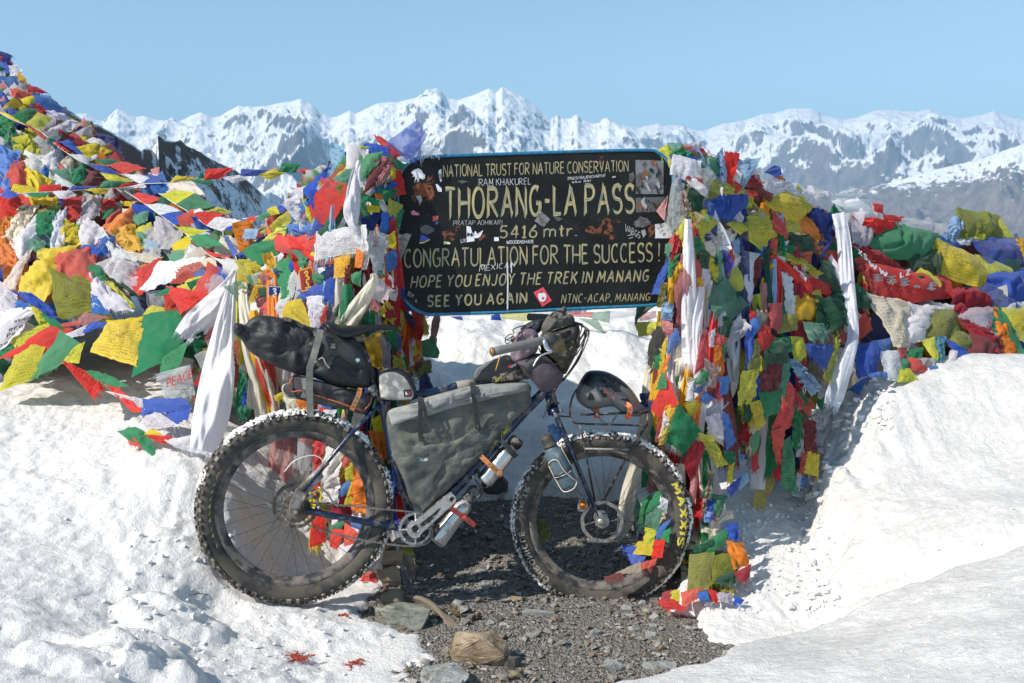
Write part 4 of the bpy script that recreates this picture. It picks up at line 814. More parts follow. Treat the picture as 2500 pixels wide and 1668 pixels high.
for i, pts in enumerate([[(1345, 858, -.15), (1380, 872, -.12), (1412, 850, -.03), (1432, 812, .05), (1432, 800, .07), (1400, 785, .15)], [(1350, 860, -.15), (1375, 862, -.13), (1408, 838, -.04), (1428, 805, .04), (1418, 796, .1)], [(1315, 850, -.14), (1330, 878, -.15), (1365, 890, -.12), (1405, 868, -.04), (1430, 825, .02), (1436, 808, .03), (1420, 790, .12)],
                        [(1335, 862, -.14), (1360, 876, -.13), (1400, 850, -.05), (1424, 818, .02), (1430, 800, .05), (1405, 786, .15)], [(1430, 800, .05), (1422, 850, .0), (1395, 900, .0), (1365, 938, .05), (1352, 960, .1)], [(1434, 806, .05), (1418, 862, .02), (1390, 912, .02), (1356, 945, .1)], [(1402, 790, .1), (1425, 797, .05), (1438, 815, .03), (1412, 880, .01), (1375, 930, .04)]]):
    mb = MB(); mb.add(*T(smoothpath([at(*p) for p in pts], 30), .0024 if i != 4 else .0028, 7)); mb.build('cable', M_BLK, bike)
mb = MB(); mb.add(*T(smoothpath([at(1222, 863, -.2), at(1216, 885, -.2), at(1210, 905, -.19)], 8), .0022, 6)); mb.build('zip_cord', simple('gold_cord', (.6, .33, .05), .6), bike)
# ================================================================ luggage
def canvas(name, col, dirt=None, amt=.35, rough=.85, wv=380): 
    return simple(name, col, rough, var=.16, scale=9, dirt=dirt or tuple(min(.5, c*1.0+.07*k) for c, k in zip(col, (1.1, .95, .7))), dirt_amt=amt, dscale=7, bump=.55, bscale=20, dist=.014)
def pillow(mb, outline, mapf, T_, edge=3.0, nr=12, no=72, wr=.004, wf=9., seed=0, shear=None, back=True, mi=0, smooth=True, Tback=None, base=0.0):
    P = smoothpath(outline, no, True) if smooth else np.array([np.array(outline[i], float)+(np.array(outline[(i+1) % len(outline)], float)-np.array(outline[i], float))*t for i in range(len(outline)) for t in np.linspace(0, 1, max(1, no//len(outline)), endpoint=False)])
    no = len(P); A = 0; c = np.array([(P[:, 0].min()+P[:, 0].max())/2, (P[:, 1].min()+P[:, 1].max())/2])*.4+P.mean(0)*.6
    for sgn in ((1, -1) if back else (1,)):
        V = []; rr = np.sin(np.linspace(0, 1, nr)*math.pi/2); XY = c+(P[None]-c)*rr[:, None, None]; xs, ys = XY[..., 0]/FPX*4*wf, XY[..., 1]/FPX*4*wf
        K = wr*(fbm(xs, ys+sgn*5, 3, seed)*1.2+(.5-np.abs(gn(xs*1.3, ys*.8, seed+5))*2)*.6)*np.minimum(1, (1-rr)*5)[:, None]
        for i, r in enumerate(rr):
            h = (T_ if sgn > 0 else (Tback or T_))*max(0, 1-r**edge)**(1/edge if edge > 2.2 else .5)
            for j in range(no): V.append(mapf(XY[i, j, 0], XY[i, j, 1], base+sgn*(h+K[i, j]*1.6)))
        F = gridF(no, nr, wrapu=True)
        if sgn < 0: F = [f[::-1] for f in F]
        mb.add(V, F, [((i % no)/no, (i//no)/nr) for i in range(len(V))], mi=mi)
    return mb
M_SEATB = canvas('black_pack_cloth', (.016, .017, .019), amt=.12, rough=.6); M_STRAP = simple('webbing', (.02, .02, .021), .7, var=.2, bump=.3, bscale=300)
M_FB = canvas('grey_green_canvas', (.072, .082, .076), amt=.42); M_FBL = canvas('grey_green_canvas_lit', (.25, .26, .245), amt=.2)  # rolled top gets a paler canvas copy, with sunlight put into its colour
M_TOOL = canvas('dark_grey_canvas', (.045, .042, .046), amt=.3); M_PUR = canvas('plum_canvas', (.075, .06, .075), amt=.1); M_OLV = canvas('olive_pack_cloth', (.035, .033, .025), amt=.25)
s5 = lambda *p: sd(*p)
# seat bag
sb = tag(empty('seat_bag', B(780, 940)), 'long black roll-closed bag strapped under the saddle above the rear tyre', 'bag')
ol = [sd(*p) for p in [(228, 780), (250, 752), (300, 768), (345, 722), (400, 694), (470, 692), (560, 706), (700, 742), (830, 785), (960, 812), (1080, 850), (1170, 868), (1215, 930), (1255, 1040), (1278, 1130), (1272, 1215), (1225, 1245), (1110, 1248), (980, 1225), (840, 1170), (700, 1138), (560, 1090), (420, 1020), (330, 955), (285, 885), (228, 828)]]
mb = MB(); pillow(mb, ol, B, .060, 2.6, 20, 140, .013, 13, 3); mb.build('bag_body', M_SEATB, sb)
mb = MB(); pillow(mb, [sd(*p) for p in [(224, 765), (250, 748), (312, 768), (318, 800), (262, 850), (224, 826)]], B, .05, 3, 8, 40, .006, 14, 4); mb.build('rolled_end', M_SEATB, sb)
mb = MB(); pillow(mb, [sd(*p) for p in [(788, 812), (900, 800), (1015, 838), (1120, 880), (1190, 960), (1240, 1060), (1220, 1085), (1100, 1075), (960, 1045), (880, 1030), (835, 980)]], lambda x, y, w_: B(x, y, w_+.0), .066, 2.6, 10, 70, .003, 8, 5, back=False); mb.build('side_panel', simple('grey_side_panel', (.05, .052, .05), .55, var=.15, scale=20), sb)
def strap(parent, pts, mapf, wd, th=.003, mat=None, name='strap', n=26, col=None, holes=0, hx=None):
    Q = smoothpath([p[:2] for p in pts], n); wv = np.interp(np.linspace(0, 1, n), np.linspace(0, 1, len(pts)), [p[2] for p in pts]); d = np.gradient(Q, axis=0); d /= np.linalg.norm(d, axis=1)[:, None]; V = []
    for i in range(n):
        nx, ny = -d[i][1]*wd/2, d[i][0]*wd/2
        for s, ww in ((-1, 0), (1, 0), (1, -th), (-1, -th)): V.append(mapf(Q[i][0]+nx*s, Q[i][1]+ny*s, wv[i]+ww))
    mb = MB(); F = gridF(4, n, wrapu=True); F += [(0, 3, 2, 1), tuple(4*(n-1)+k for k in range(4))]; mb.add(V, F); o = mb.build(name, mat or M_STRAP, parent, smooth=False)
    if holes:
        mb = MB()
        for k in range(holes):
            t_ = (k+.7)/(holes+.6)*(n-1); i = int(t_); q = Q[i]+(Q[min(i+1, n-1)]-Q[i])*(t_-i); a = mapf(q[0], q[1], wv[i]+.0002); b = mapf(q[0], q[1], wv[i]+.0012); mb.add(*lathe(a, b, [(0, wd*.0016*.13), (.001, wd*.0016*.13)], 8))
        mb.build('strap_holes', simple('hole_dark', (.01, .01, .01), .8), parent, smooth=False)
    return o
M_GST = simple('grey_green_webbing', (.17, .175, .155), .85, var=.15, scale=60, bump=.3, bscale=300, dirt=(.3, .27, .22), dirt_amt=.3)
strap(sb, [(*sd(888, 798), 0.075), (*sd(870, 870), 0.092), (*sd(840, 980), 0.095), (*sd(806, 1085), 0.090)], B, 17, .003, M_GST)
strap(sb, [(*sd(803, 1075), 0.092), (*sd(802, 1200), 0.080), (*sd(804, 1330), 0.078), (*sd(806, 1468), 0.075)], B, 16.5, .003, M_GST)
strap(sb, [(*sd(1040, 870), 0.088), (*sd(960, 960), 0.092), (*sd(870, 1060), 0.092)], B, 14, .003); strap(sb, [(*sd(620, 718), .03), (*sd(700, 745), .05), (*sd(755, 780), .06)], B, 9, .004)
strap(sb, [(*sd(845, 1050), 0.094), (*sd(900, 1015), 0.098), (*sd(925, 1060), 0.100), (*sd(955, 1095), 0.098)], B, 3, .002, M_GREYP, 'strap_tail')
mb = MB(); mb.add(*boxV(B(*sd(885, 1055), 0.094), u_*.03, v_*.024, n_*.008)); mb.add(*boxV(B(*sd(985, 925), 0.096), u_*.022, v_*.02, n_*.006)); mb.add(*boxV(B(*sd(640, 728), 0.050), u_*.03, v_*.012, n_*.02)); mb.build('buckle', M_BLK, sb, smooth=False, bevel=.002)
mb = MB(); blob(mb, [sd(*p) for p in [(1152, 1030), (1165, 1018), (1188, 1022), (1186, 1042), (1168, 1052)]], lambda x, y, w_: B(x, y, .098+w_), 0.020, .1, 1, col=(.3, .5, .5)); mb.build('patch_logo', M_ST2, sb, smooth=False)
# tool roll under it
tr = tag(empty('tool_roll', B(800, 985)), 'dark grey tool roll with orange piping strapped beneath the black seat bag', 'bag')
mb = MB(); pillow(mb, [sd(*p) for p in [(612, 1250), (625, 1190), (680, 1152), (780, 1165), (1000, 1225), (1180, 1270), (1270, 1300), (1285, 1340), (1262, 1400), (1215, 1448), (1100, 1420), (900, 1378), (720, 1335), (640, 1310)]], B, .055, 2.4, 14, 110, .010, 16, 9); mb.build('roll_body', M_TOOL, tr)
mb = MB(); mb.add(*T(smoothpath([B(*sd(672, 1160), .03), B(*sd(648, 1220), .045), B(*sd(668, 1275), .055), B(*sd(735, 1268), .057), B(*sd(840, 1300), .056), B(*sd(1000, 1350), .056), B(*sd(1120, 1392), .05), B(*sd(1208, 1418), .04)], 40), .0026, 6)); mb.add(*T(smoothpath([B(*sd(1215, 1420), .035), B(*sd(1262, 1370), .04), B(*sd(1278, 1318), .03)], 10), .0026, 6)); mb.build('piping', simple('orange_piping', (.55, .14, .05), .7), tr)
strap(tr, [(*sd(1188, 1245), .05), (*sd(1178, 1300), .064), (*sd(1150, 1360), .062), (*sd(1125, 1418), .05)], B, 12, .004, M_TANR, 'rubber_strap', holes=5)
mb = MB(); mb.add(*T(smoothpath([B(*sd(640, 1215), .05), B(*sd(605, 1225), .06), B(*sd(598, 1270), .062), B(*sd(640, 1318), .06), B(*sd(700, 1325), .05)], 16), .006, 8, flat=.4)); mb.build('carry_loop', M_GREYP, tr)
strap(tr, [(*sd(765, 1170), .05), (*sd(775, 1260), .07), (*sd(758, 1325), .055)], B, 17, .003, M_GST)
# rear top tube bag
rb = tag(empty('top_tube_bag', B(975, 975)), 'small grey bag with black zip standing on the top tube behind the seat post', 'bag')
mb = MB(); pillow(mb, [sd(*p) for p in [(1326, 1170), (1340, 1132), (1400, 1108), (1490, 1104), (1560, 1142), (1608, 1215), (1626, 1290), (1600, 1335), (1540, 1345), (1370, 1338), (1338, 1300)]], B, .040, 7, 12, 64, .002, 9, 3); mb.build('bag_body', simple('bag_black_edge', (.015, .016, .02), .6), rb)
mb = MB(); pillow(mb, [sd(*p) for p in [(1332, 1175), (1350, 1142), (1400, 1122), (1470, 1124), (1535, 1156), (1585, 1228), (1606, 1290), (1590, 1332), (1540, 1342), (1372, 1334), (1342, 1298)]], lambda x, y, w_: B(x, y, w_), .0425, 9, 10, 64, .0015, 9, 3, back=False)
mb.build('side_panel', simple('grey_ripstop', (.28, .265, .25), .6, var=.12, scale=14, dirt=(.6, .56, .50), dirt_amt=.3, dscale=30, bump=.15, bscale=200), rb)
mb = MB(); blob(mb, [sd(*p) for p in [(1522, 1262), (1582, 1256), (1588, 1312), (1526, 1318)]], lambda x, y, w_: B(x, y, .0455+w_), .001, 0, 1, col=(.03, .02, .025)); blob(mb, [sd(*p) for p in [(1534, 1270), (1548, 1278), (1554, 1296), (1542, 1308), (1536, 1296)]], lambda x, y, w_: B(x, y, .0455+w_), .002, .3, 2, col=(.7, .7, .7)); blob(mb, [sd(*p) for p in [(1556, 1270), (1574, 1282), (1574, 1300), (1556, 1308), (1562, 1290)]], lambda x, y, w_: B(x, y, .0455+w_), .002, .2, 3, col=(.5, .03, .04)); mb.build('logo', M_ST2, rb, smooth=False)
mb = MB(); mb.add(*T(smoothpath([B(*sd(1330, 1110), .03), B(*sd(1345, 1085), .03), B(*sd(1372, 1095), .03), B(*sd(1366, 1112), .03)], 12), .002, 6)); mb.add(*T(smoothpath([B(*sd(1336, 1128), .03), B(*sd(1400, 1100), .036), B(*sd(1495, 1095), .036), B(*sd(1570, 1135), .036), B(*sd(1620, 1215), .034)], 20), .003, 6)); mb.build('zip', M_BLK, rb)
# frame bag
fb = tag(empty('frame_bag', B(1060, 1240)), 'dusty grey-green roll-top canvas bag filling the bicycle frame triangle', 'bag')
b3 = crop(850, 850, 2.85)
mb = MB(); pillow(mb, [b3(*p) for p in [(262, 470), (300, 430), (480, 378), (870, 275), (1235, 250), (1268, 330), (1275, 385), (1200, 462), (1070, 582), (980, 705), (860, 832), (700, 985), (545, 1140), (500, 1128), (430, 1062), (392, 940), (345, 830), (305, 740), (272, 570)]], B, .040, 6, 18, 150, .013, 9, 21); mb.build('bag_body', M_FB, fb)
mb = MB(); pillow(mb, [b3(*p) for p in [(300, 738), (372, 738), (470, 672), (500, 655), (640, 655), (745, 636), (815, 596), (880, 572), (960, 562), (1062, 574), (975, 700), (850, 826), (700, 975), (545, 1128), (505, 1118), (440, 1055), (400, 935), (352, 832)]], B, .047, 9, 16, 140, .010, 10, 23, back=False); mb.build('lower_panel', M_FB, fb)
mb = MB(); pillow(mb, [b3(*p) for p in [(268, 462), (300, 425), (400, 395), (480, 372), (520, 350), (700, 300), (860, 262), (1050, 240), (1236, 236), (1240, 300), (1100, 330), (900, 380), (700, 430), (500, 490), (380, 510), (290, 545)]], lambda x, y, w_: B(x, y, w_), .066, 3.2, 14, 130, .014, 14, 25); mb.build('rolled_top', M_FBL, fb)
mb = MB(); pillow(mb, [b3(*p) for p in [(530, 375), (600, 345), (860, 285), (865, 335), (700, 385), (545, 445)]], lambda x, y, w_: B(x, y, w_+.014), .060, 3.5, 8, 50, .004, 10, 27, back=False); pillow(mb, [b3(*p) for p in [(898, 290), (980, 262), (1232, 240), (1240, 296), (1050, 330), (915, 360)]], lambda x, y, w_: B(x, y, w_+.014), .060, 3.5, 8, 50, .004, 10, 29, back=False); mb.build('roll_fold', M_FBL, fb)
M_VST = simple('black_rubber_strap', (.03, .032, .032), .5, var=.2)
for pts in ([(*b3(498, 338), .055), (*b3(505, 420), .086), (*b3(500, 500), .078), (*b3(507, 635), .058)], [(*b3(862, 238), .055), (*b3(872, 320), .088), (*b3(885, 400), .074), (*b3(902, 555), .056)]): strap(fb, pts, B, 12, .003, M_VST, 'rubber_strap', holes=10)
for pts in ([(*b3(512, 345), .086), (*b3(532, 410), .092), (*b3(542, 480), .082)], [(*b3(872, 250), .086), (*b3(888, 300), .092), (*b3(880, 345), .092)]): strap(fb, pts, B, 7, .003, M_VST, 'strap_tail')
mb = MB(); mb.add(*boxV(B(*b3(512, 635), .054), u_*.022, v_*.018, n_*.008)); mb.add(*boxV(B(*b3(903, 550), .054), u_*.022, v_*.018, n_*.008)); mb.build('strap_buckle', M_BLK, fb, smooth=False, bevel=.002)
mb = MB(); lg = lambda x, y, w_: B(*b3(x, y), .0505+w_); blob(mb, [(486, 790), (505, 766), (520, 774), (532, 795), (520, 806), (500, 802)], lg, .0, .1, 1, col=(.12, .35, .42)); blob(mb, [(530, 768), (550, 765), (562, 780), (548, 797), (532, 800), (524, 782)], lg, .0003, .05, 2, col=(.5, .52, .5)); mb.build('logo', M_ST2, fb, smooth=False)
mb = MB(); mb.add(*T([B(1115, 944, .0), B(1160, 936, .0)], .021, 12)); mb.build('tube_wrap', simple('tan_foam', (.26, .23, .19), .9), fb)
# front top tube bag
tb = tag(empty('top_tube_bag', B(1220, 925)), 'black quilted zip bag on the top tube just behind the handlebar', 'bag')
h4 = crop(1150, 720, 3.92)
mb = MB(); pillow(mb, [h4(*p) for p in [(25, 800), (30, 745), (62, 700), (150, 645), (260, 600), (340, 575), (420, 600), (520, 680), (560, 790), (480, 800), (250, 825), (60, 832)]], B, .034, 6, 10, 60, .002, 9, 31); mb.build('bag_body', simple('black_xpac', (.02, .022, .024), .45, var=.3, scale=60, dirt=(.2, .19, .17), dirt_amt=.2), tb)
mb = MB(); pillow(mb, [h4(*p) for p in [(25, 800), (30, 748), (62, 700), (150, 648), (230, 618), (110, 715), (58, 740), (50, 812)]], B, .036, 6, 8, 40, .002, 9, 33); mb.build('edge_panel', simple('grey_trim', (.14, .155, .15), .7), tb)
mb = MB(); pillow(mb, [h4(*p) for p in [(200, 780), (360, 735), (520, 720), (540, 790), (420, 835), (210, 850)]], B, .05, 4, 8, 40, .002, 9, 35); mb.build('tube_sleeve', M_BLK, tb)
SPECTO.build('lettering', M_YEL, tb, smooth=False)
mb = MB(); blob(mb, [h4(*p) for p in [(352, 680), (372, 668), (384, 688), (372, 706), (356, 700)]], lambda x, y, w_: B(x, y, .0375+w_), .0, .1, 2, col=(.5, .03, .04)); brush(mb, 'REVEL', h4(385, 700), h4(435, 672), 5, 5, lambda x, y, w_: B(x, y, .038+w_), wd=.2, col=(.6, .6, .6)); mb.build('logo', M_ST2, tb, smooth=False)
mb = MB(); mb.add(*T(smoothpath([B(*h4(60, 712), .02), B(*h4(150, 655), .022), B(*h4(260, 608), .022), B(*h4(330, 582), .02)], 12), .0035, 6)); mb.build('zip', simple('silver_zip', (.4, .4, .4), .4, .7), tb)
# stem pouch (plum) and handlebar pack
def G(Y): return lambda x, y, w_: at(x, y, Y-w_)
sp_ = tag(empty('stem_pouch', at(1330, 950, .02)), 'plum and black drawstring pouch hanging under the near handlebar grip', 'pouch')
mb = MB(); pillow(mb, [h4(*p) for p in [(435, 640), (520, 600), (640, 560), (740, 600), (830, 690), (885, 775), (820, 880), (760, 918), (700, 935), (655, 905), (590, 830), (520, 760), (470, 690)]], G(.03), .085, 2.6, 14, 80, .003, 6, 41); mb.build('pouch_body', M_PUR, sp_)
mb = MB(); pillow(mb, [h4(*p) for p in [(375, 575), (400, 500), (380, 410), (440, 360), (520, 325), (590, 330), (640, 370), (650, 440), (640, 520), (600, 575), (480, 640), (410, 640)]], G(.03), .075, 2.4, 14, 80, .014, 15, 43); mb.build('gathered_collar', simple('mauve_cloth', (.20, .145, .17), .8, var=.15, scale=20, bump=.2, bscale=200), sp_)
mb = MB(); pillow(mb, [h4(*p) for p in [(515, 700), (640, 590), (690, 600), (570, 750)]], G(-.045), .012, 4, 6, 30, .001, 9, 45, back=False); mb.build('mesh_pocket', M_SEATB, sp_)
mb = MB(); mb.add(*T(smoothpath([at(*h4(*p), Y) for p, Y in (((430, 385), -.06), ((360, 420), -.08), ((325, 440), -.08), ((350, 465), -.08), ((430, 400), -.06), ((400, 340), -.05), ((450, 310), -.03), ((520, 300), 0), ((440, 395), -.06), ((400, 450), -.08))], 50), .0022, 6))
mb.add(*T(smoothpath([at(*h4(*p), Y) for p, Y in (((435, 390), -.06), ((390, 375), -.07), ((345, 395), -.08), ((330, 430), -.08), ((400, 430), -.07), ((440, 390), -.06))], 30), .0022, 6)); mb.build('drawstring', M_BLK, sp_)
mb = MB(); q = at(*h4(432, 388), -.065); mb.add(*lathe(q, q+np.array([0, -.014, .002]), [(0, .009), (.007, .0105), (.014, .008)], 14)); mb.build('cord_lock', simple('cream_cord_lock', (.5, .45, .38), .5), sp_)
hp = tag(empty('handlebar_pack', at(1370, 880, .15)), 'olive black pack with rolled top and elastic cords strapped in front of the handlebar', 'bag')
mb = MB(); pillow(mb, [h4(*p) for p in [(690, 360), (800, 320), (960, 290), (1030, 300), (1045, 380), (1040, 480), (1000, 580), (950, 680), (900, 760), (850, 720), (780, 640), (700, 560), (650, 450)]], G(.10), .12, 2.6, 12, 80, .008, 9, 51); mb.build('pack_body', M_OLV, hp)
mb = MB(); pillow(mb, [h4(*p) for p in [(675, 350), (680, 290), (720, 220), (780, 165), (860, 130), (900, 105), (920, 150), (905, 175), (960, 190), (992, 230), (980, 290), (930, 320), (800, 375), (700, 385)]], G(.10), .085, 2.4, 12, 80, .016, 16, 53); mb.build('rolled_top', simple('grey_olive_cloth', (.10, .095, .08), .8, var=.3, scale=12, bump=.2, bscale=200), hp)
mb = MB(); pillow(mb, [h4(*p) for p in [(470, 330), (540, 270), (620, 240), (690, 240), (690, 310), (640, 370), (560, 350)]], G(.16), .07, 2.4, 10, 60, .010, 15, 55); mb.build('side_pouch', simple('blue_black_cloth', (.02, .024, .035), .6), hp)
mb = MB()
for i, pts in enumerate([[(840, 160, -.0), (900, 175, -.0), (960, 210, .0), (985, 270, .02)], [(760, 210, .01), (800, 165, .0), (870, 160, .0), (940, 220, .0), (960, 290, .02)], [(700, 380, .02), (780, 345, -.02), (900, 300, -.02), (1000, 265, .02), (1060, 300, .05)], [(985, 260, .02), (1060, 300, .03), (1000, 480, .0), (930, 650, .0), (860, 800, .02)]]):
    mb.add(*T(smoothpath([at(*h4(x, y), Y) for x, y, Y in pts], 24), .003, 7))
mb.build('elastic_cord', M_BLK, hp)
mb = MB(); pillow(mb, [h4(*p) for p in [(800, 480), (990, 440), (960, 560), (880, 620), (800, 560)]], G(-.02), .01, 4, 6, 30, .001, 9, 57, back=False); mb.build('mesh_pocket', simple('olive_mesh', (.05, .042, .02), .9, var=.4, scale=120), hp)
# helmet
he = tag(empty('bike_helmet', FB(1490, 1015)), 'dark teal and grey vented cycling helmet strapped on the front rack', 'helmet')
HO = [h4(*p) for p in [(1002, 930), (1015, 880), (1060, 795), (1108, 738), (1180, 722), (1290, 734), (1400, 785), (1500, 865), (1575, 960), (1622, 1040), (1640, 1100), (1632, 1155), (1560, 1165), (1485, 1155), (1425, 1118), (1375, 1075), (1300, 1072), (1200, 1092), (1120, 1088), (1055, 1050), (1012, 995)]]
t = NT('helmet_shell'); pz = t.n('ShaderNodeNewGeometry').outputs['Position']; sx = t.n('ShaderNodeSeparateXYZ'); t.t.links.new(pz, sx.inputs[0])
f = t.ramp(t.math('ADD', sx.outputs[2], t.math('MULTIPLY', t.noise(pz, 14, 2), .10)), .935, .95); c = t.mix(f, (.15, .15, .15), (.012, .02, .026)); c = t.mix(t.math('MULTIPLY', t.ramp(t.noise(pz, 60, 6, .7), .56, .7), .5), c, (.25, .24, .22))
M_HEL = t.done(t.bsdf(color=c, rough=.38))
mb = MB(); pillow(mb, HO, lambda x, y, w_: FB(x, y, w_), .088, 2.1, 16, 100, .0, 9, 61)
hel = mb.build('shell', M_HEL, he)
mb = MB()
for pts in ([(1115, 985), (1140, 925), (1165, 960), (1180, 1005), (1120, 1010)], [(1225, 912), (1270, 915), (1310, 975), (1265, 985)], [(1430, 1000), (1500, 990), (1575, 1080), (1590, 1130), (1530, 1130), (1480, 1050)], [(1240, 780), (1300, 800), (1420, 880), (1440, 930), (1380, 930), (1300, 860)], [(1440, 830), (1505, 880), (1500, 900), (1440, 870)], [(1060, 830), (1110, 770), (1130, 790), (1060, 880)]):
    cx, cy = np.mean(pts, 0)
    def hm_(x, y, w_):
        px, py = h4(x, y); cxx = (x-1320)/330.; cyy = (y-930)/230.; return FB(px, py, .088*math.sqrt(max(.05, 1-.8*cxx*cxx-.8*cyy*cyy))+w_)
    blob(mb, pts, hm_, .004, .0, 1, col=(.004, .005, .006))
mb.build('vents', M_ST2, he, smooth=False)
mb = MB(); brush(mb, 'SMITH', h4(1262, 925), h4(1362, 1005), 10, 9, lambda x, y, w_: FB(x, y, .100+w_), wd=.2, taper=0, seed=2, lean=.25); mb.build('lettering', simple('coral_print', (.55, .15, .08), .5), he, smooth=False)
for pts in ([(1148, 1090, .04), (1210, 1150, .075), (1260, 1215, .06), (1330, 1245, .05)], [(1400, 1130, .07), (1370, 1190, .08), (1320, 1250, .06), (1300, 1310, .05)]): strap(he, [(*h4(a, b), c_) for a, b, c_ in pts], FB, 5, .002, simple('grey_strap', (.12, .12, .12), .7), 'chin_strap')
strap(he, [(*h4(1485, 1040), .075), (*h4(1518, 1075), .092), (*h4(1515, 1130), .085), (*h4(1490, 1185), .06)], FB, 13, .004, M_ORG, 'rubber_strap', holes=3)
strap(he, [(*h4(1200, 1090), .03), (*h4(1200, 1185), .05)], FB, 14, .004, M_ORG, 'rubber_strap')
# bottles
M_SS = simple('bottle_steel', (.55, .54, .53), .28, .95, var=.12, scale=8, dirt=(.3, .26, .22), dirt_amt=.28, dscale=18)
def bottle(name, lab, p0, p1, plid, mapf, w_, r, mats, lidr=.6, lidlen=.03):
    a, b = mapf(*p0, w_), mapf(*p1, w_); L = np.linalg.norm(b-a); root = tag(empty(name, a), lab, 'bottle')
    mb = MB(); mb.add(*lathe(a, b, [(0, r*.80), (.004, r*.93), (.010, r), (L*.30, r), (L*.70, r), (L*.74, r*1.0), (L*.80, r*.99), (L*.88, r*.88), (L*.95, r*.72), (L, r*.66)], 36)); mb.build('bottle_body', mats[0], root)
    d = (b-a)/L; c = b; Ll = np.linalg.norm(mapf(*plid, w_)-b); mb = MB()
    mb.add(*lathe(c, c+d, [(0, r*.72), (.004, r*.76), (.008, r*.76), (.010, r*lidr+.002), (Ll*.6, r*lidr+.002), (Ll*.85, r*lidr), (Ll, r*lidr*.8)], 28)); mb.build('lid', mats[1], root); return root, a, b, d
bt1, a, b, d = bottle('steel_bottle', 'brushed steel bottle with loop lid strapped low under the down tube beside the crank', (1066, 1322), (1140, 1221), (1153, 1206), B, .012, .037, (M_SS, M_BLK))
c = B(1158, 1203, .012); rg = [c+(d*math.cos(t_)*.024+np.cross(d, n_)*math.sin(t_)*.026) for t_ in np.linspace(0, 2*math.pi, 26, endpoint=False)]; mb = MB(); mb.add(*tube(rg, .007, 8, closed=True)); mb.build('lid_loop', M_BLK, bt1)
strap(bt1, [(1070, 1222, .03), (1100, 1240, .050), (1125, 1258, .055), (1142, 1270, .050), (1160, 1284, .040)], B, 12, .004, simple('coral_rubber', (.62, .09, .05), .5), 'rubber_strap', holes=4)
mb = MB(); q = B(1133, 1263, .056); mb.add(*boxV(q, u_*.018, v_*.014, n_*.008)); mb.build('strap_buckle', simple('coral_rubber', (.62, .09, .05), .5), bt1, smooth=False, bevel=.002)
mb = MB()
for w1 in (.035, -.02): mb.add(*T(smoothpath([B(1046, 1306, w1), B(1056, 1318, w1), B(1078, 1334, w1), B(1094, 1318, w1), B(1150, 1240, w1)], 20), .0030, 8))
mb.build('bottle_cage', M_STEEL, bike)
bt2, a, b, d = bottle('steel_bottle', 'steel bottle with black lid strapped under the upper down tube by an orange strap', (1180, 1178), (1250, 1090), (1266, 1070), B, .0, .036, (M_SS, M_BLK), .8)
strap(bt2, [(1156, 1100, .02), (1172, 1112, .040), (1195, 1134, .050), (1215, 1152, .045), (1226, 1162, .03)], B, 12, .004, M_TANR, 'rubber_strap', holes=9)
mb = MB(); q = B(1220, 1156, .045); mb.add(*boxV(q, u_*.022, v_*.02, n_*.008)); mb.build('strap_buckle', M_TANR, bt2, smooth=False, bevel=.003)
strap(bt2, [(1212, 1066, .03), (1232, 1084, .043), (1250, 1104, .042), (1262, 1116, .03)], B, 12, .004, M_VST, 'rubber_strap', holes=5)
mb = MB()
for x, y in ((1208, 1093), (1160, 1148)): mb.add(*lathe(B(x, y, .015), B(x+12, y+8, .03), [(0, .006), (.02, .0075)], 10))
mb.add(*T([B(1222, 1080, .012), B(1150, 1166, .012)], .009, 8, flat=.4)); mb.add(*T(smoothpath([B(1152, 1160, .03), B(1170, 1184, .03), B(1185, 1192, .03), B(1200, 1180, .03)], 12), .0028, 8)); mb.build('bottle_cage', M_BLK, bike)
bt3, a, b, d = bottle('fork_bottle', 'blue-grey plastic bottle with dark screw cap in a cream wire cage on the fork', (1390, 1186), (1344, 1090), (1333, 1064), FB, .105, .0385, (simple('blue_grey_plastic', (.085, .135, .165), .5, var=.1, dirt=(.25, .25, .23), dirt_amt=.2), simple('dark_cap', (.05, .045, .04), .6, var=.3)), .62)
mb = MB()
rr3 = .041
sdv = np.cross(d, nf); sdv /= np.linalg.norm(sdv)
def cg(f, s, o=1): 
    L = np.linalg.norm(b-a); return a+d*(L*f)+(sdv*math.sin(s)+nf*math.cos(s))*rr3
mb.add(*T(smoothpath([cg(.62, -1.35), cg(.30, -1.2), cg(.0, -.9), cg(-.05, -.3), cg(-.04, .4), cg(.05, 1.0), cg(.2, .6), cg(.45, .2), cg(.68, .1), cg(.74, -.3), cg(.70, -.9), cg(.62, -1.35)], 60), .0022, 7)); mb.add(*T(smoothpath([cg(.34, -1.5), cg(.33, -.8), cg(.33, 0), cg(.33, .8), cg(.36, 1.5)], 20), .0022, 7)); mb.add(*T(smoothpath([cg(.95, 1.4), cg(.85, 1.2), cg(.6, 1.35), cg(.1, 1.45)], 16), .0022, 7)); mb.build('bottle_cage', CREAM, bike)
V = [cg(.36+.02*math.sin(t_), t_)*1.0+dz for t_ in np.linspace(-1.6, 1.6, 20) for dz in (d*.009, -d*.009)]; mb = MB(); c0 = a+d*np.linalg.norm(b-a)*.36
V = [c0+(p-c0)*1.03 for p in V]; mb.add(V, [(2*i, 2*i+1, 2*i+3, 2*i+2) for i in range(19)]); o = mb.build('rubber_strap', M_VST, bt3); o.modifiers.new('s', 'SOLIDIFY').thickness = .002
bf = tag(empty('fork_bottle', FB(1380, 1050, -.1)), 'pale blue bottle half hidden behind the fork crown', 'bottle')
mb = MB(); mb.add(*lathe(FB(1395, 1130, -.10), FB(1352, 1052, -.10), [(0, .03), (.01, .036), (.12, .036), (.14, .03), (.15, .026)], 24)); mb.build('bottle_body', simple('pale_blue_plastic', (.18, .36, .66), .4), bf)
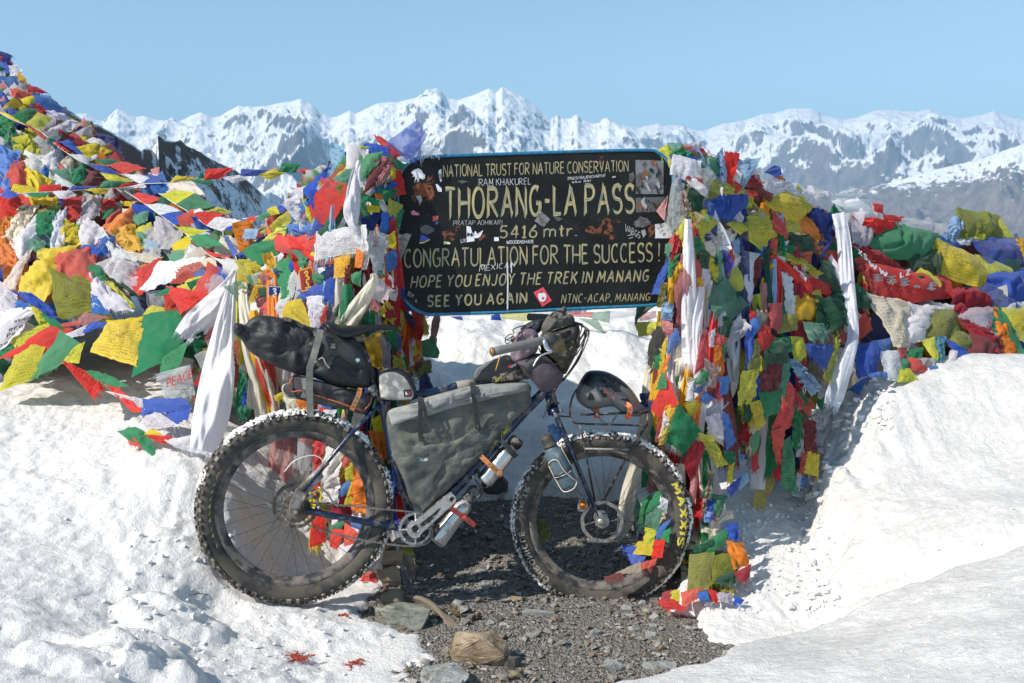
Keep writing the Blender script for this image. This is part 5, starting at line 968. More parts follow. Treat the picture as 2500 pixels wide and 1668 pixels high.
mb = MB(); mb.add(*lathe(FB(1352, 1052, -.10), FB(1341, 1030, -.10), [(0, .024), (.012, .024), (.014, .018), (.03, .016)], 20)); mb.build('lid', simple('pale_blue_plastic', (.18, .36, .66), .4), bf)
# ================================================================ prayer flags
RGB = dict(red=(.74, .035, .026), coral=(.70, .11, .08), crimson=(.42, .015, .035), maroon=(.20, .025, .03), pink=(.62, .25, .25), orange=(.80, .23, .02), gold=(.82, .45, .02), yellow=(.78, .62, .03), lime=(.66, .64, .06), olive=(.25, .26, .035),
           green=(.022, .25, .10), pale_green=(.12, .33, .22), dark_green=(.01, .085, .04), teal=(.03, .25, .32), blue=(.03, .10, .50), mid_blue=(.05, .19, .56), dark_blue=(.008, .022, .16), light_blue=(.30, .48, .70), white=(.84, .83, .88), cream=(.82, .76, .62), grey=(.52, .51, .54), dark_grey=(.06, .06, .06), tan=(.36, .30, .22), brown=(.36, .10, .04), net=(.16, .17, .18))
def cloth_mat(name, printed, sheen, alpha=None, tr=.42, rough=.85, wv=900, ink=.66, rows=17):
    t = NT(name); a_ = t.n('ShaderNodeAttribute', attribute_name='cloth').outputs[0]; uv = t.n('ShaderNodeTexCoord').outputs['UV']; p = t.obj()
    s = t.n('ShaderNodeSeparateXYZ'); t.t.links.new(uv, s.inputs[0]); U, V = s.outputs[0], s.outputs[1]
    n1 = t.noise(uv, 3.2, 5, .6); c = t.mix(t.math('MULTIPLY', t.ramp(n1, .35, .7), .13), a_, t.mix(.5, a_, (.50, .47, .42)))
    if printed:
        f = t.math('FRACT', t.math('MULTIPLY', V, float(rows))); fl = t.math('FLOOR', t.math('MULTIPLY', V, float(rows)))
        row = t.math('MULTIPLY', t.math('GREATER_THAN', f, .22), t.math('LESS_THAN', f, .80))
        cb = t.n('ShaderNodeCombineXYZ'); t.t.links.new(t.math('MULTIPLY', U, 46.0), cb.inputs[0]); t.t.links.new(t.math('ADD', t.math('MULTIPLY', fl, 7.31), t.math('MULTIPLY', f, 1.6)), cb.inputs[1])
        ch = t.ramp(t.noise(cb.outputs[0], 1.0, 2, .7), .47, .53)
        du = t.math('ABSOLUTE', t.math('SUBTRACT', U, .5)); dv = t.math('ABSOLUTE', t.math('SUBTRACT', V, .5))
        box = t.math('MULTIPLY', t.math('LESS_THAN', du, .40), t.math('LESS_THAN', dv, .40))
        mx = t.math('MAXIMUM', du, dv); fr = t.math('LESS_THAN', t.math('ABSOLUTE', t.math('SUBTRACT', mx, .43)), .007)
        q = t.math('MAXIMUM', du, t.math('MULTIPLY', dv, .9)); cen = t.math('LESS_THAN', q, .15); cl = t.ramp(t.noise(t.scalevec(uv, (22, 22, 22)), 1.0, 3, .6, .8), .49, .54)
        cf = t.math('LESS_THAN', t.math('ABSOLUTE', t.math('SUBTRACT', q, .165)), .006)
        txt = t.math('MULTIPLY', t.math('MULTIPLY', row, ch), t.math('MULTIPLY', box, t.math('GREATER_THAN', q, .18)))
        m = t.math('MAXIMUM', t.math('MAXIMUM', txt, fr), t.math('MAXIMUM', cf, t.math('MULTIPLY', cen, cl)))
        m = t.math('MULTIPLY', m, t.math('MULTIPLY', t.ramp(t.noise(uv, 4.5, 3), .30, .55), ink)); c = t.mix(m, c, t.mix(.86, a_, (.015, .015, .03)))
    w1 = t.n('ShaderNodeTexWave', iScale=1.0); sv = t.scalevec(uv, (70, 0, 0)); t.t.links.new(sv, w1.inputs['Vector']); h = t.math('ADD', t.math('MULTIPLY', t.noise(uv, 5, 3, .5), .8), t.math('MULTIPLY', w1.outputs[1], .02))
    nrm = t.bump(h, .35, .02)
    b = t.n('ShaderNodeBsdfPrincipled'); t.t.links.new(c, b.inputs['Base Color']); b.inputs['Roughness'].default_value = rough; t.t.links.new(nrm, b.inputs['Normal'])
    b.inputs['Sheen Weight'].default_value = .15 if not sheen else 0; b.inputs['Specular IOR Level'].default_value = .35 if sheen else .15
    pass
    tb_ = t.n('ShaderNodeBsdfTranslucent'); t.t.links.new(c, tb_.inputs[0]); t.t.links.new(nrm, tb_.inputs[1])
    mx_ = t.n('ShaderNodeMixShader'); mx_.inputs[0].default_value = tr; t.t.links.new(b.outputs[0], mx_.inputs[1]); t.t.links.new(tb_.outputs[0], mx_.inputs[2]); o = mx_.outputs[0]
    if alpha is not None:
        tp_ = t.n('ShaderNodeBsdfTransparent'); m2 = t.n('ShaderNodeMixShader'); m2.inputs[0].default_value = alpha; t.t.links.new(tp_.outputs[0], m2.inputs[1]); t.t.links.new(o, m2.inputs[2]); o = m2.outputs[0]
    return t.done(o)
CM = [cloth_mat('cotton', False, False), cloth_mat('printed_cotton', True, False), cloth_mat('satin', False, True, rough=.52, tr=.38), cloth_mat('sheer_net', True, False, .72, tr=.45, ink=.4), cloth_mat('printed_satin', True, True, rough=.52, tr=.30, ink=.22, rows=9)]
MI = {'': 0, 'p': 1, 's': 2, 'n': 3, 'k': 4}
Ycp = [(-150, 60, 3.6), (0, 130, 3.2), (0, 300, 2.6), (0, 500, 1.9), (0, 700, 1.42), (0, 880, 1.12), (0, 1000, .9), (200, 290, 3.0), (200, 450, 2.2), (200, 700, 1.3), (200, 930, .88), (330, 360, 2.9), (400, 430, 2.4), (400, 600, 1.6), (400, 800, 1.0), (400, 1000, .62), (560, 520, 1.3), (600, 620, .95), (590, 720, .62), (600, 900, .48), (560, 1080, .40), (650, 1100, .5),
       (750, 400, .42), (750, 600, .36), (750, 900, .36), (780, 1100, .42), (800, 1330, .36), (950, 350, .22), (950, 500, .14), (960, 700, .15), (950, 1000, .26), (950, 1300, .22), (950, 1480, .05),
       (1620, 340, .36), (1640, 560, .22), (1600, 700, .22), (1600, 1000, .26), (1560, 1300, .40), (1700, 1450, .12), (1760, 400, .45), (1750, 700, .36), (1750, 1100, .32), (1780, 1300, .28), (1900, 450, .9), (1900, 700, .62), (1900, 1000, .50), (1850, 1180, .50), (1960, 1180, .6), (2100, 520, 1.3), (2100, 700, 1.05), (2080, 950, .74), (2300, 600, 1.7), (2300, 850, 1.12), (2500, 600, 2.2), (2500, 860, 1.4), (2600, 760, 2.0), (1300, 780, 2.6)]
_yr = RBF([(a/400., b/400.) for a, b, _ in Ycp], [c for _, _, c in Ycp], .004)
def YH(x, y):
    a, b = x/400., y/400.; r = np.hypot(a-_yr.P[:, 0], b-_yr.P[:, 1]); return float(_yr.w[-3]+_yr.w[-2]*a+_yr.w[-1]*b+np.dot(_yr.w[:-3], r*r*np.log(r+1e-9)))
def cloth(mb, Q, col, kind='', n=16, amp=.012, seed=0, fold=None, fray='', bulge=.02, curl=0.0, jag=.012, uvs=(0, 1, 0, 1), rnd=None):
    """Q: world corners TL, TR, BR, BL"""
    rs = random.Random(seed*7+3); Q = [np.array(q, float) for q in Q]; W = (np.linalg.norm(Q[1]-Q[0])+np.linalg.norm(Q[2]-Q[3]))/2; H = (np.linalg.norm(Q[3]-Q[0])+np.linalg.norm(Q[2]-Q[1]))/2
    nu = max(5, int(n*min(1.5, max(.6, W/max(H, .01))**.5))); nv = max(5, int(n*min(1.8, max(.6, H/max(W, .01))**.5)))
    s, t_ = np.meshgrid(np.linspace(0, 1, nu), np.linspace(0, 1, nv))
    # wobbly outline
    es = jag*2.2; sx = s+es*fbm(t_*3+seed*.37, s*2, 2, seed)*(.5+s*(1-s)*2); ty = t_+es*fbm(s*3+seed*.21, t_*2, 2, seed+1)*(.5+t_*(1-t_)*2)
    P = ((1-sx)*(1-ty))[..., None]*Q[0]+(sx*(1-ty))[..., None]*Q[1]+(sx*ty)[..., None]*Q[2]+((1-sx)*ty)[..., None]*Q[3]
    N = np.cross(Q[1]-Q[0]+Q[2]-Q[3], Q[3]-Q[0]+Q[2]-Q[1]); N = N/(np.linalg.norm(N)+1e-9)
    if N[1] > 0: N = -N
    th = rs.uniform(0, math.pi) if fold is None else fold; fx, fy = math.cos(th), math.sin(th); asp = H/max(W, .01)
    a = s*fx+t_*asp*fy; b = -s*fy+t_*asp*fx; k = rs.uniform(1.1, 2.2)*(1 if fold is None else 1.35)
    w_ = .5*fbm(a*1.2+seed, b*1.5, 3, seed+2)
    D = 1.2*gn((a+w_)*k*1.7+seed*1.3, b*.55, seed+3)+.8*(.5-np.abs(gn((a+w_)*k*2.6, b*.9+seed, seed+4))*2.2)+.16*(.4-np.abs(gn(a*5+w_*3, b*5, seed+5))*1.6)
    D = D*amp+bulge*np.sin(np.pi*s)*np.sin(np.pi*t_)*min(W, H)/.2
    if curl: D = D+curl*(t_**2.2)*math.copysign(1, rs.uniform(-1, 1) if curl > 0 else 1)
    P = P+N*D[..., None]
    c = np.array(RGB[col] if isinstance(col, str) else col); v = rs.uniform(.88, 1.12); fd = rs.random()**2*.12; c = c*(1-fd)+np.array([.60, .57, .52])*fd
    if kind == '' and rs.random() < .5: kind = 'p'
    c = np.clip(c*v*np.array([rs.uniform(.95, 1.05) for _ in range(3)]), 0, .9)
    u0, u1, v0, v1 = uvs; uv = np.stack([u0+(u1-u0)*s, v0+(v1-v0)*(1-t_)], -1).reshape(-1, 2)
    mb.add(P.reshape(-1, 3), gridF(nu, nv), uv, col=c, mi=MI[kind])
    if fray:
        edges = {'b': (P[-1], P[-1]-P[-2]), 't': (P[0], P[0]-P[1]), 'l': (P[:, 0], P[:, 0]-P[:, 1]), 'r': (P[:, -1], P[:, -1]-P[:, -2])}
        for e in fray:
            E, Dd = edges[e]; m = len(E); cnt = int(np.clip(max(W, H)*170, 10, 60))
            for i in range(cnt):
                f = rs.random()*(m-1); j = min(int(f), m-2); p = E[j]+(E[j+1]-E[j])*(f-j); d = Dd[j]/(np.linalg.norm(Dd[j])+1e-9); L = rs.uniform(.006, .026); sd_ = (E[j+1]-E[j]); sd_ = sd_/(np.linalg.norm(sd_)+1e-9)*.0011
                q = d*L+np.array([rs.gauss(0, .4), rs.gauss(0, .4), rs.gauss(-.25, .4)])*L; mid = p+q*.5+np.array([rs.gauss(0, .1), rs.gauss(0, .1), rs.gauss(0, .1)])*L
                mb.add([p-d*.002-sd_, p-d*.002+sd_, mid+sd_*.8, mid-sd_*.8, p+q], [(0, 1, 2, 3), (3, 2, 4)], [(0, 0)]*5, col=c, mi=0 if kind != 's' else 2)
    return P
def ribbon(mb, path, col, kind='s', n=30, m=18, pleats=3.0, amp=.012, seed=0, fray='b', Yo=0.0, Yf=None):
    """hanging scarf. path: (px, py, width px[, Y offset])"""
    rs = random.Random(seed*5+1); A = np.array([(p[0], p[1], p[2], p[3] if len(p) > 3 else 0.0) for p in path], float); C = smoothpath(A, n); V = []; uv = []
    d = np.gradient(C[:, :2], axis=0); d /= np.linalg.norm(d, axis=1)[:, None]; ph = rs.random()*6
    ss, tt = np.meshgrid(np.linspace(-.5, .5, m), np.linspace(0, 1, n)); Lr = len(path)*.55
    wq = .35*np.sin(tt*6+ph)*ss; ZF = 2.2*gn((ss+wq)*pleats*.75+seed*3.1, tt*Lr*.8, seed)+1.1*(.45-np.abs(gn((ss+wq)*pleats*1.35+seed, tt*Lr+4, seed+1))*2)+.5*gn(ss*pleats*3.2+tt*2, tt*Lr*2.5, seed+2)
    for i in range(n):
        x, y, wd, yo = C[i]; nx, ny = -d[i][1], d[i][0]; Y = (YH(x, y) if Yf is None else Yf)-Yo-yo
        for j in range(m):
            s = j/(m-1)-.5; px, py = x+nx*wd*s*-1, y+ny*wd*s*-1
            am = amp*min(1.6, .35+wd/60.)
            z = am*ZF[i, j]-.7*am*(2*s)**2*2
            V.append(at(px, py, Y-z)); uv.append((s+.5, 1-i/(n-1)))
    c = np.array(RGB[col] if isinstance(col, str) else col); c = np.clip(c*rs.uniform(.92, 1.06), 0, .9); mb.add(V, gridF(m, n), uv, col=c, mi=MI[kind])
    if fray:
        P = np.array(V).reshape(n, m, 3); E = P[-1]; Dd = P[-1]-P[-2]
        for i in range(46):
            f = rs.random()*(m-1); j = min(int(f), m-2); p = E[j]+(E[j+1]-E[j])*(f-j); dd = Dd[j]/np.linalg.norm(Dd[j]); L = rs.uniform(.015, .05); q = dd*L+np.array([rs.gauss(0, .2), rs.gauss(0, .2), rs.gauss(0, .15)])*L; sd_ = np.array([.0012, 0, 0])
            mb.add([p-dd*.003-sd_, p-dd*.003+sd_, p+q], [(0, 1, 2)], [(0, 0)]*3, col=c, mi=0)
REG = {'a': crop(0, 100, 3.3571), 'A': crop(0, 100, 4.9), 'b': crop(600, 100, 3.3571), 'c': crop(0, 500, 3.3571), 'd': crop(0, 900, 3.3571), 'e': crop(500, 550, 3.137), 'f': crop(460, 960, 2.903), 'g': crop(1550, 300, 3.137), 'h': crop(1950, 350, 2.412), 'i': crop(1500, 750, 3.137), 'j': crop(1220, 1020, 3.136), 'k': crop(1500, 1150, 2.35), 'l': crop(860, 1300, 4.26), 'm': crop(980, 740, 3.267), 'L': crop(0, 700, 3.92)}
FLAGS = []     # (region, colour, quad px, kind, opts, desc)
def parse(txt):
    out = []
    for ln in txt.strip().splitlines():
        ln = ln.split('#')[0].strip()
        if not ln: continue
        p = ln.split('|'); r = REG[p[0].strip()]; v = [float(q) for q in p[2].split(',')]; Q = [r(v[i], v[i+1]) for i in (0, 2, 4, 6)]
        out.append(dict(reg=p[0].strip(), col=p[1].strip(), Q=Q, kind=p[3].strip() if len(p) > 3 else '', opt=p[4].strip() if len(p) > 4 else '', desc=p[5].strip() if len(p) > 5 else ''))
    return out
# options: h hanging folds, H horizontal folds, f<edges> fray, o<cm> extra offset to the front, c strong crumple, y<abs Y in cm>
D_LEFT = """
A|dark_blue|-20,120,135,185,90,270,-20,260|| fr
A|blue|-20,260,70,265,125,370,30,420
A|white|85,300,205,290,210,320,110,345
A|white|120,350,250,340,265,480,150,470||c
A|grey|-10,370,60,400,60,540,-20,540||c
A|grey|160,480,320,510,320,625,180,600|n|c
A|coral|75,590,230,600,410,650,180,690||c
A|crimson|330,530,460,570,560,630,350,600||fr
A|green|-20,540,60,560,100,650,-20,620
A|white|50,650,265,710,180,800,120,760|p
A|blue|-20,620,60,650,160,800,-20,790|p
A|yellow|260,700,410,655,420,740,290,800
A|mid_blue|410,655,600,680,840,870,380,820|n|fr
A|white|480,845,700,840,900,960,640,930|s
A|blue|30,830,90,800,225,830,130,905|p
A|yellow|940,985,1090,1010,1060,1060,960,1030||fr
A|green|10,900,200,970,190,1100,10,1030|p
A|green|10,1000,160,1010,200,1250,20,1180||c
A|pale_green|80,1010,190,1080,230,1290,60,1240||c
A|dark_blue|190,970,300,1010,270,1130,180,1120||c
A|lime|270,1050,460,1080,540,1200,330,1190|p
A|lime|250,1080,370,1060,320,1230,230,1250|p|c
A|lime|160,1240,300,1240,300,1420,180,1390|p|c
A|lime|310,1190,420,1210,470,1330,310,1380||c|tube shaped lime cloth
A|grey|450,1250,640,1200,720,1350,560,1420|n
A|grey|600,1240,700,1290,690,1480,580,1480||c
A|cream|285,1390,500,1360,520,1500,320,1560|s|c
A|white|510,1110,790,970,905,1030,680,1190|p
A|green|690,1150,800,1070,880,1080,740,1180
A|red|740,1180,880,1100,1040,1230,900,1260|n
A|blue|780,1200,830,1150,930,1260,880,1290|n
A|yellow|950,1160,1030,1090,1130,1160,1010,1200
A|white|1020,1190,1130,1160,1320,1260,1220,1300||c
A|dark_blue|1150,1130,1400,1170,1450,1330,1330,1320||cfb
A|yellow|900,1290,1180,1230,1370,1330,1090,1390|p|fr
A|white|1090,1350,1200,1345,1250,1420,1110,1410|p
a|mid_blue|-20,870,160,960,90,1240,-20,1260|s|c|large plain blue sheet
a|coral|90,1050,210,970,260,1340,10,1250||c
a|red|-20,1230,250,1290,150,1460,-20,1440||c
a|yellow|215,1060,420,1160,300,1290,230,1180|s|c
a|yellow|250,1260,480,1300,430,1370,270,1340||cfb
a|white|340,960,490,880,470,1060,390,1060||c
a|white|400,1060,620,1190,580,1210,430,1180|s
a|cream|500,1000,590,940,600,1100,540,1080
a|green|590,1080,700,1010,700,1180,600,1150||c
a|maroon|700,1040,840,1020,850,1170,690,1200|p|H
a|coral|480,1000,560,1070,540,1100,490,1060
a|mid_blue|330,1090,380,1000,400,1120,350,1130||c
a|white|1230,1090,1330,1100,1300,1150,1240,1140
a|pink|1240,1060,1300,1040,1300,1090,1250,1090||ft
a|grey|910,1210,1010,1220,960,1300,860,1290||c
a|cream|1400,1180,1560,1155,1640,1240,1410,1270|s|c
a|mid_blue|1190,1180,1370,1160,1390,1270,1230,1250|n|c
a|red|530,1310,660,1290,670,1430,540,1470|p|
a|grey|690,1290,820,1270,800,1440,650,1480||c
a|tan|170,1400,300,1350,250,1560,60,1560|s|c
a|olive|310,1400,500,1350,480,1420,340,1420||c
a|green|330,1420,480,1400,420,1560,320,1500||c
a|white|440,1460,530,1400,530,1560,430,1560||h
a|red|850,1310,950,1300,950,1360,850,1340
a|yellow|1000,1320,1100,1320,1090,1350,1010,1350|p
a|cream|1010,1380,1120,1390,1090,1440,1010,1450
a|green|880,1400,950,1370,900,1450,840,1460
a|pale_green|1080,1450,1220,1380,1200,1470,1130,1500|p
a|coral|880,1450,980,1380,960,1440,870,1510||H
a|lime|1700,1400,1800,1370,1900,1410,1830,1420||
c|orange|-10,190,100,110,30,420,-10,420|s|c
c|orange|-10,300,110,310,150,515,10,470|s|cfb
c|cream|160,40,300,30,130,310,30,270|s|h
c|white|110,300,290,110,290,250,150,505|k|c
c|green|310,90,440,80,420,220,310,230||c
c|pale_green|250,280,360,300,360,380,250,380||c
c|white|440,120,540,60,520,340,420,370||h
c|yellow|530,150,640,170,640,290,500,310|p|c
c|white|640,160,720,130,880,260,680,370||c
c|green|615,170,690,140,670,200,630,220||c
c|orange|860,180,1080,40,1080,190,930,240|k|c
c|gold|930,240,1100,190,1160,370,1040,375|s|fbc
c|pale_green|1130,240,1220,260,1200,340,1130,330||c
c|lime|1120,200,1230,150,1230,220,1130,240||fb
c|grey|1200,240,1310,200,1300,420,1180,420||h
c|white|1290,120,1420,180,1380,330,1290,370|n|c
c|grey|1380,240,1520,200,1450,330,1330,360||c
c|yellow|1420,330,1560,250,1560,370,1440,390||H
c|pale_green|1420,390,1540,370,1500,460,1400,460||H
c|cream|1480,380,1690,340,1640,450,1510,450|n|
c|light_blue|1980,200,2100,210,2080,270,1970,280||c
c|yellow|320,400,650,345,370,790,150,705|s|c
c|coral|440,415,770,365,740,635,490,545||c
c|olive|440,560,745,640,755,860,490,912|p||large olive flag printed with a framed figure
c|mid_blue|810,300,940,260,880,400,800,400||c
c|blue|690,340,760,330,870,400,740,400
c|white|870,310,1030,420,1120,470,930,440|p|c
c|white|820,500,1080,450,1200,580,1030,690|n|c
c|cream|1050,400,1310,430,1220,480,1040,450||H
c|red|1040,580,1310,465,1290,590,1150,735||h
c|gold|1090,545,1190,485,1180,560,1110,565
c|white|1320,490,1640,455,1420,620,1180,700|s|h
c|coral|1420,500,1640,478,1600,595,1420,640|n|
c|cream|1640,465,1760,440,1775,500,1700,512
c|mid_blue|1550,580,1660,530,1680,590,1570,600
c|lime|1470,680,1560,610,1660,600,1600,700
c|grey|1690,610,1780,530,1840,640,1720,720|n
c|blue|1790,515,1870,540,1850,620,1790,600
c|green|715,508,805,508,875,600,830,665
c|dark_green|880,610,1010,645,1180,790,1060,720|n
c|white|760,600,860,660,1070,850,770,830||c
c|mid_blue|757,735,785,740,890,880,757,880
c|lime|880,650,930,650,1100,830,1060,830
c|cream|170,460,260,370,120,680,40,640||h
c|blue|130,728,270,740,430,860,445,935||h
c|mid_blue|100,855,140,785,250,820,180,875
c|white|-10,640,130,740,115,900,-10,925|p
c|white|0,900,240,865,150,1060,-10,1190|k||white satin banner with black handwritten letters
c|green|-10,1210,120,1120,140,1180,-10,1260
c|lime|250,830,330,870,405,1000,330,990
c|lime|330,990,415,985,170,1175,100,1105|p
c|green|345,900,450,945,560,1025,430,1000
c|red|400,1010,560,1030,370,1210,50,1240||
c|pink|650,940,700,890,860,920,690,990|n
c|coral|500,985,650,945,650,975,530,1000
c|lime|170,1180,360,1165,290,1395,15,1500|p
c|lime|590,1190,680,1135,640,1290,525,1290|p|h
c|green|490,1062,645,1160,470,1320,275,1402||fb
c|blue|660,1062,760,968,890,965,850,1000
c|white|550,1062,700,1000,680,1065,600,1085|p
c|green|1190,915,1485,860,1465,1235,1095,1395||fr|large green flag with a fringed edge
c|green|1350,1200,1525,1150,1430,1375,1330,1360|p
c|yellow|890,985,1215,960,1110,1320,745,1200|p|fr|big pale yellow flag spread over the snow
c|yellow|895,950,1190,915,1185,945,905,978
c|lime|1185,900,1240,830,1330,845,1335,870|p
c|green|1270,740,1400,668,1415,705,1300,748
c|red|1395,685,1710,735,1620,800,1500,892||fl
c|red|530,1300,580,1305,825,1455,750,1562|p
c|green|700,1360,870,1390,1035,1480,890,1505
d|red|885,150,960,165,1175,330,1080,345||fr
d|white|900,200,1190,260,1190,330,1150,320|p
d|blue|1190,262,1500,255,1545,320,1200,380||fb|plain blue flag folded on the snow
d|blue|1150,440,1240,295,1360,315,1200,390
d|blue|1340,310,1540,330,1530,405,1420,450||fb
d|white|1175,400,1290,365,1445,470,1210,495|p
d|green|985,520,1110,488,1220,545,1245,700||c
d|yellow|1190,540,1260,488,1335,560,1250,582
d|red|1040,560,1140,555,1165,640,1070,622||fb
d|red|1195,550,1400,560,1430,600,1330,610||ftb
d|white|1370,590,1560,560,1595,680,1440,640|p|fbt
"""
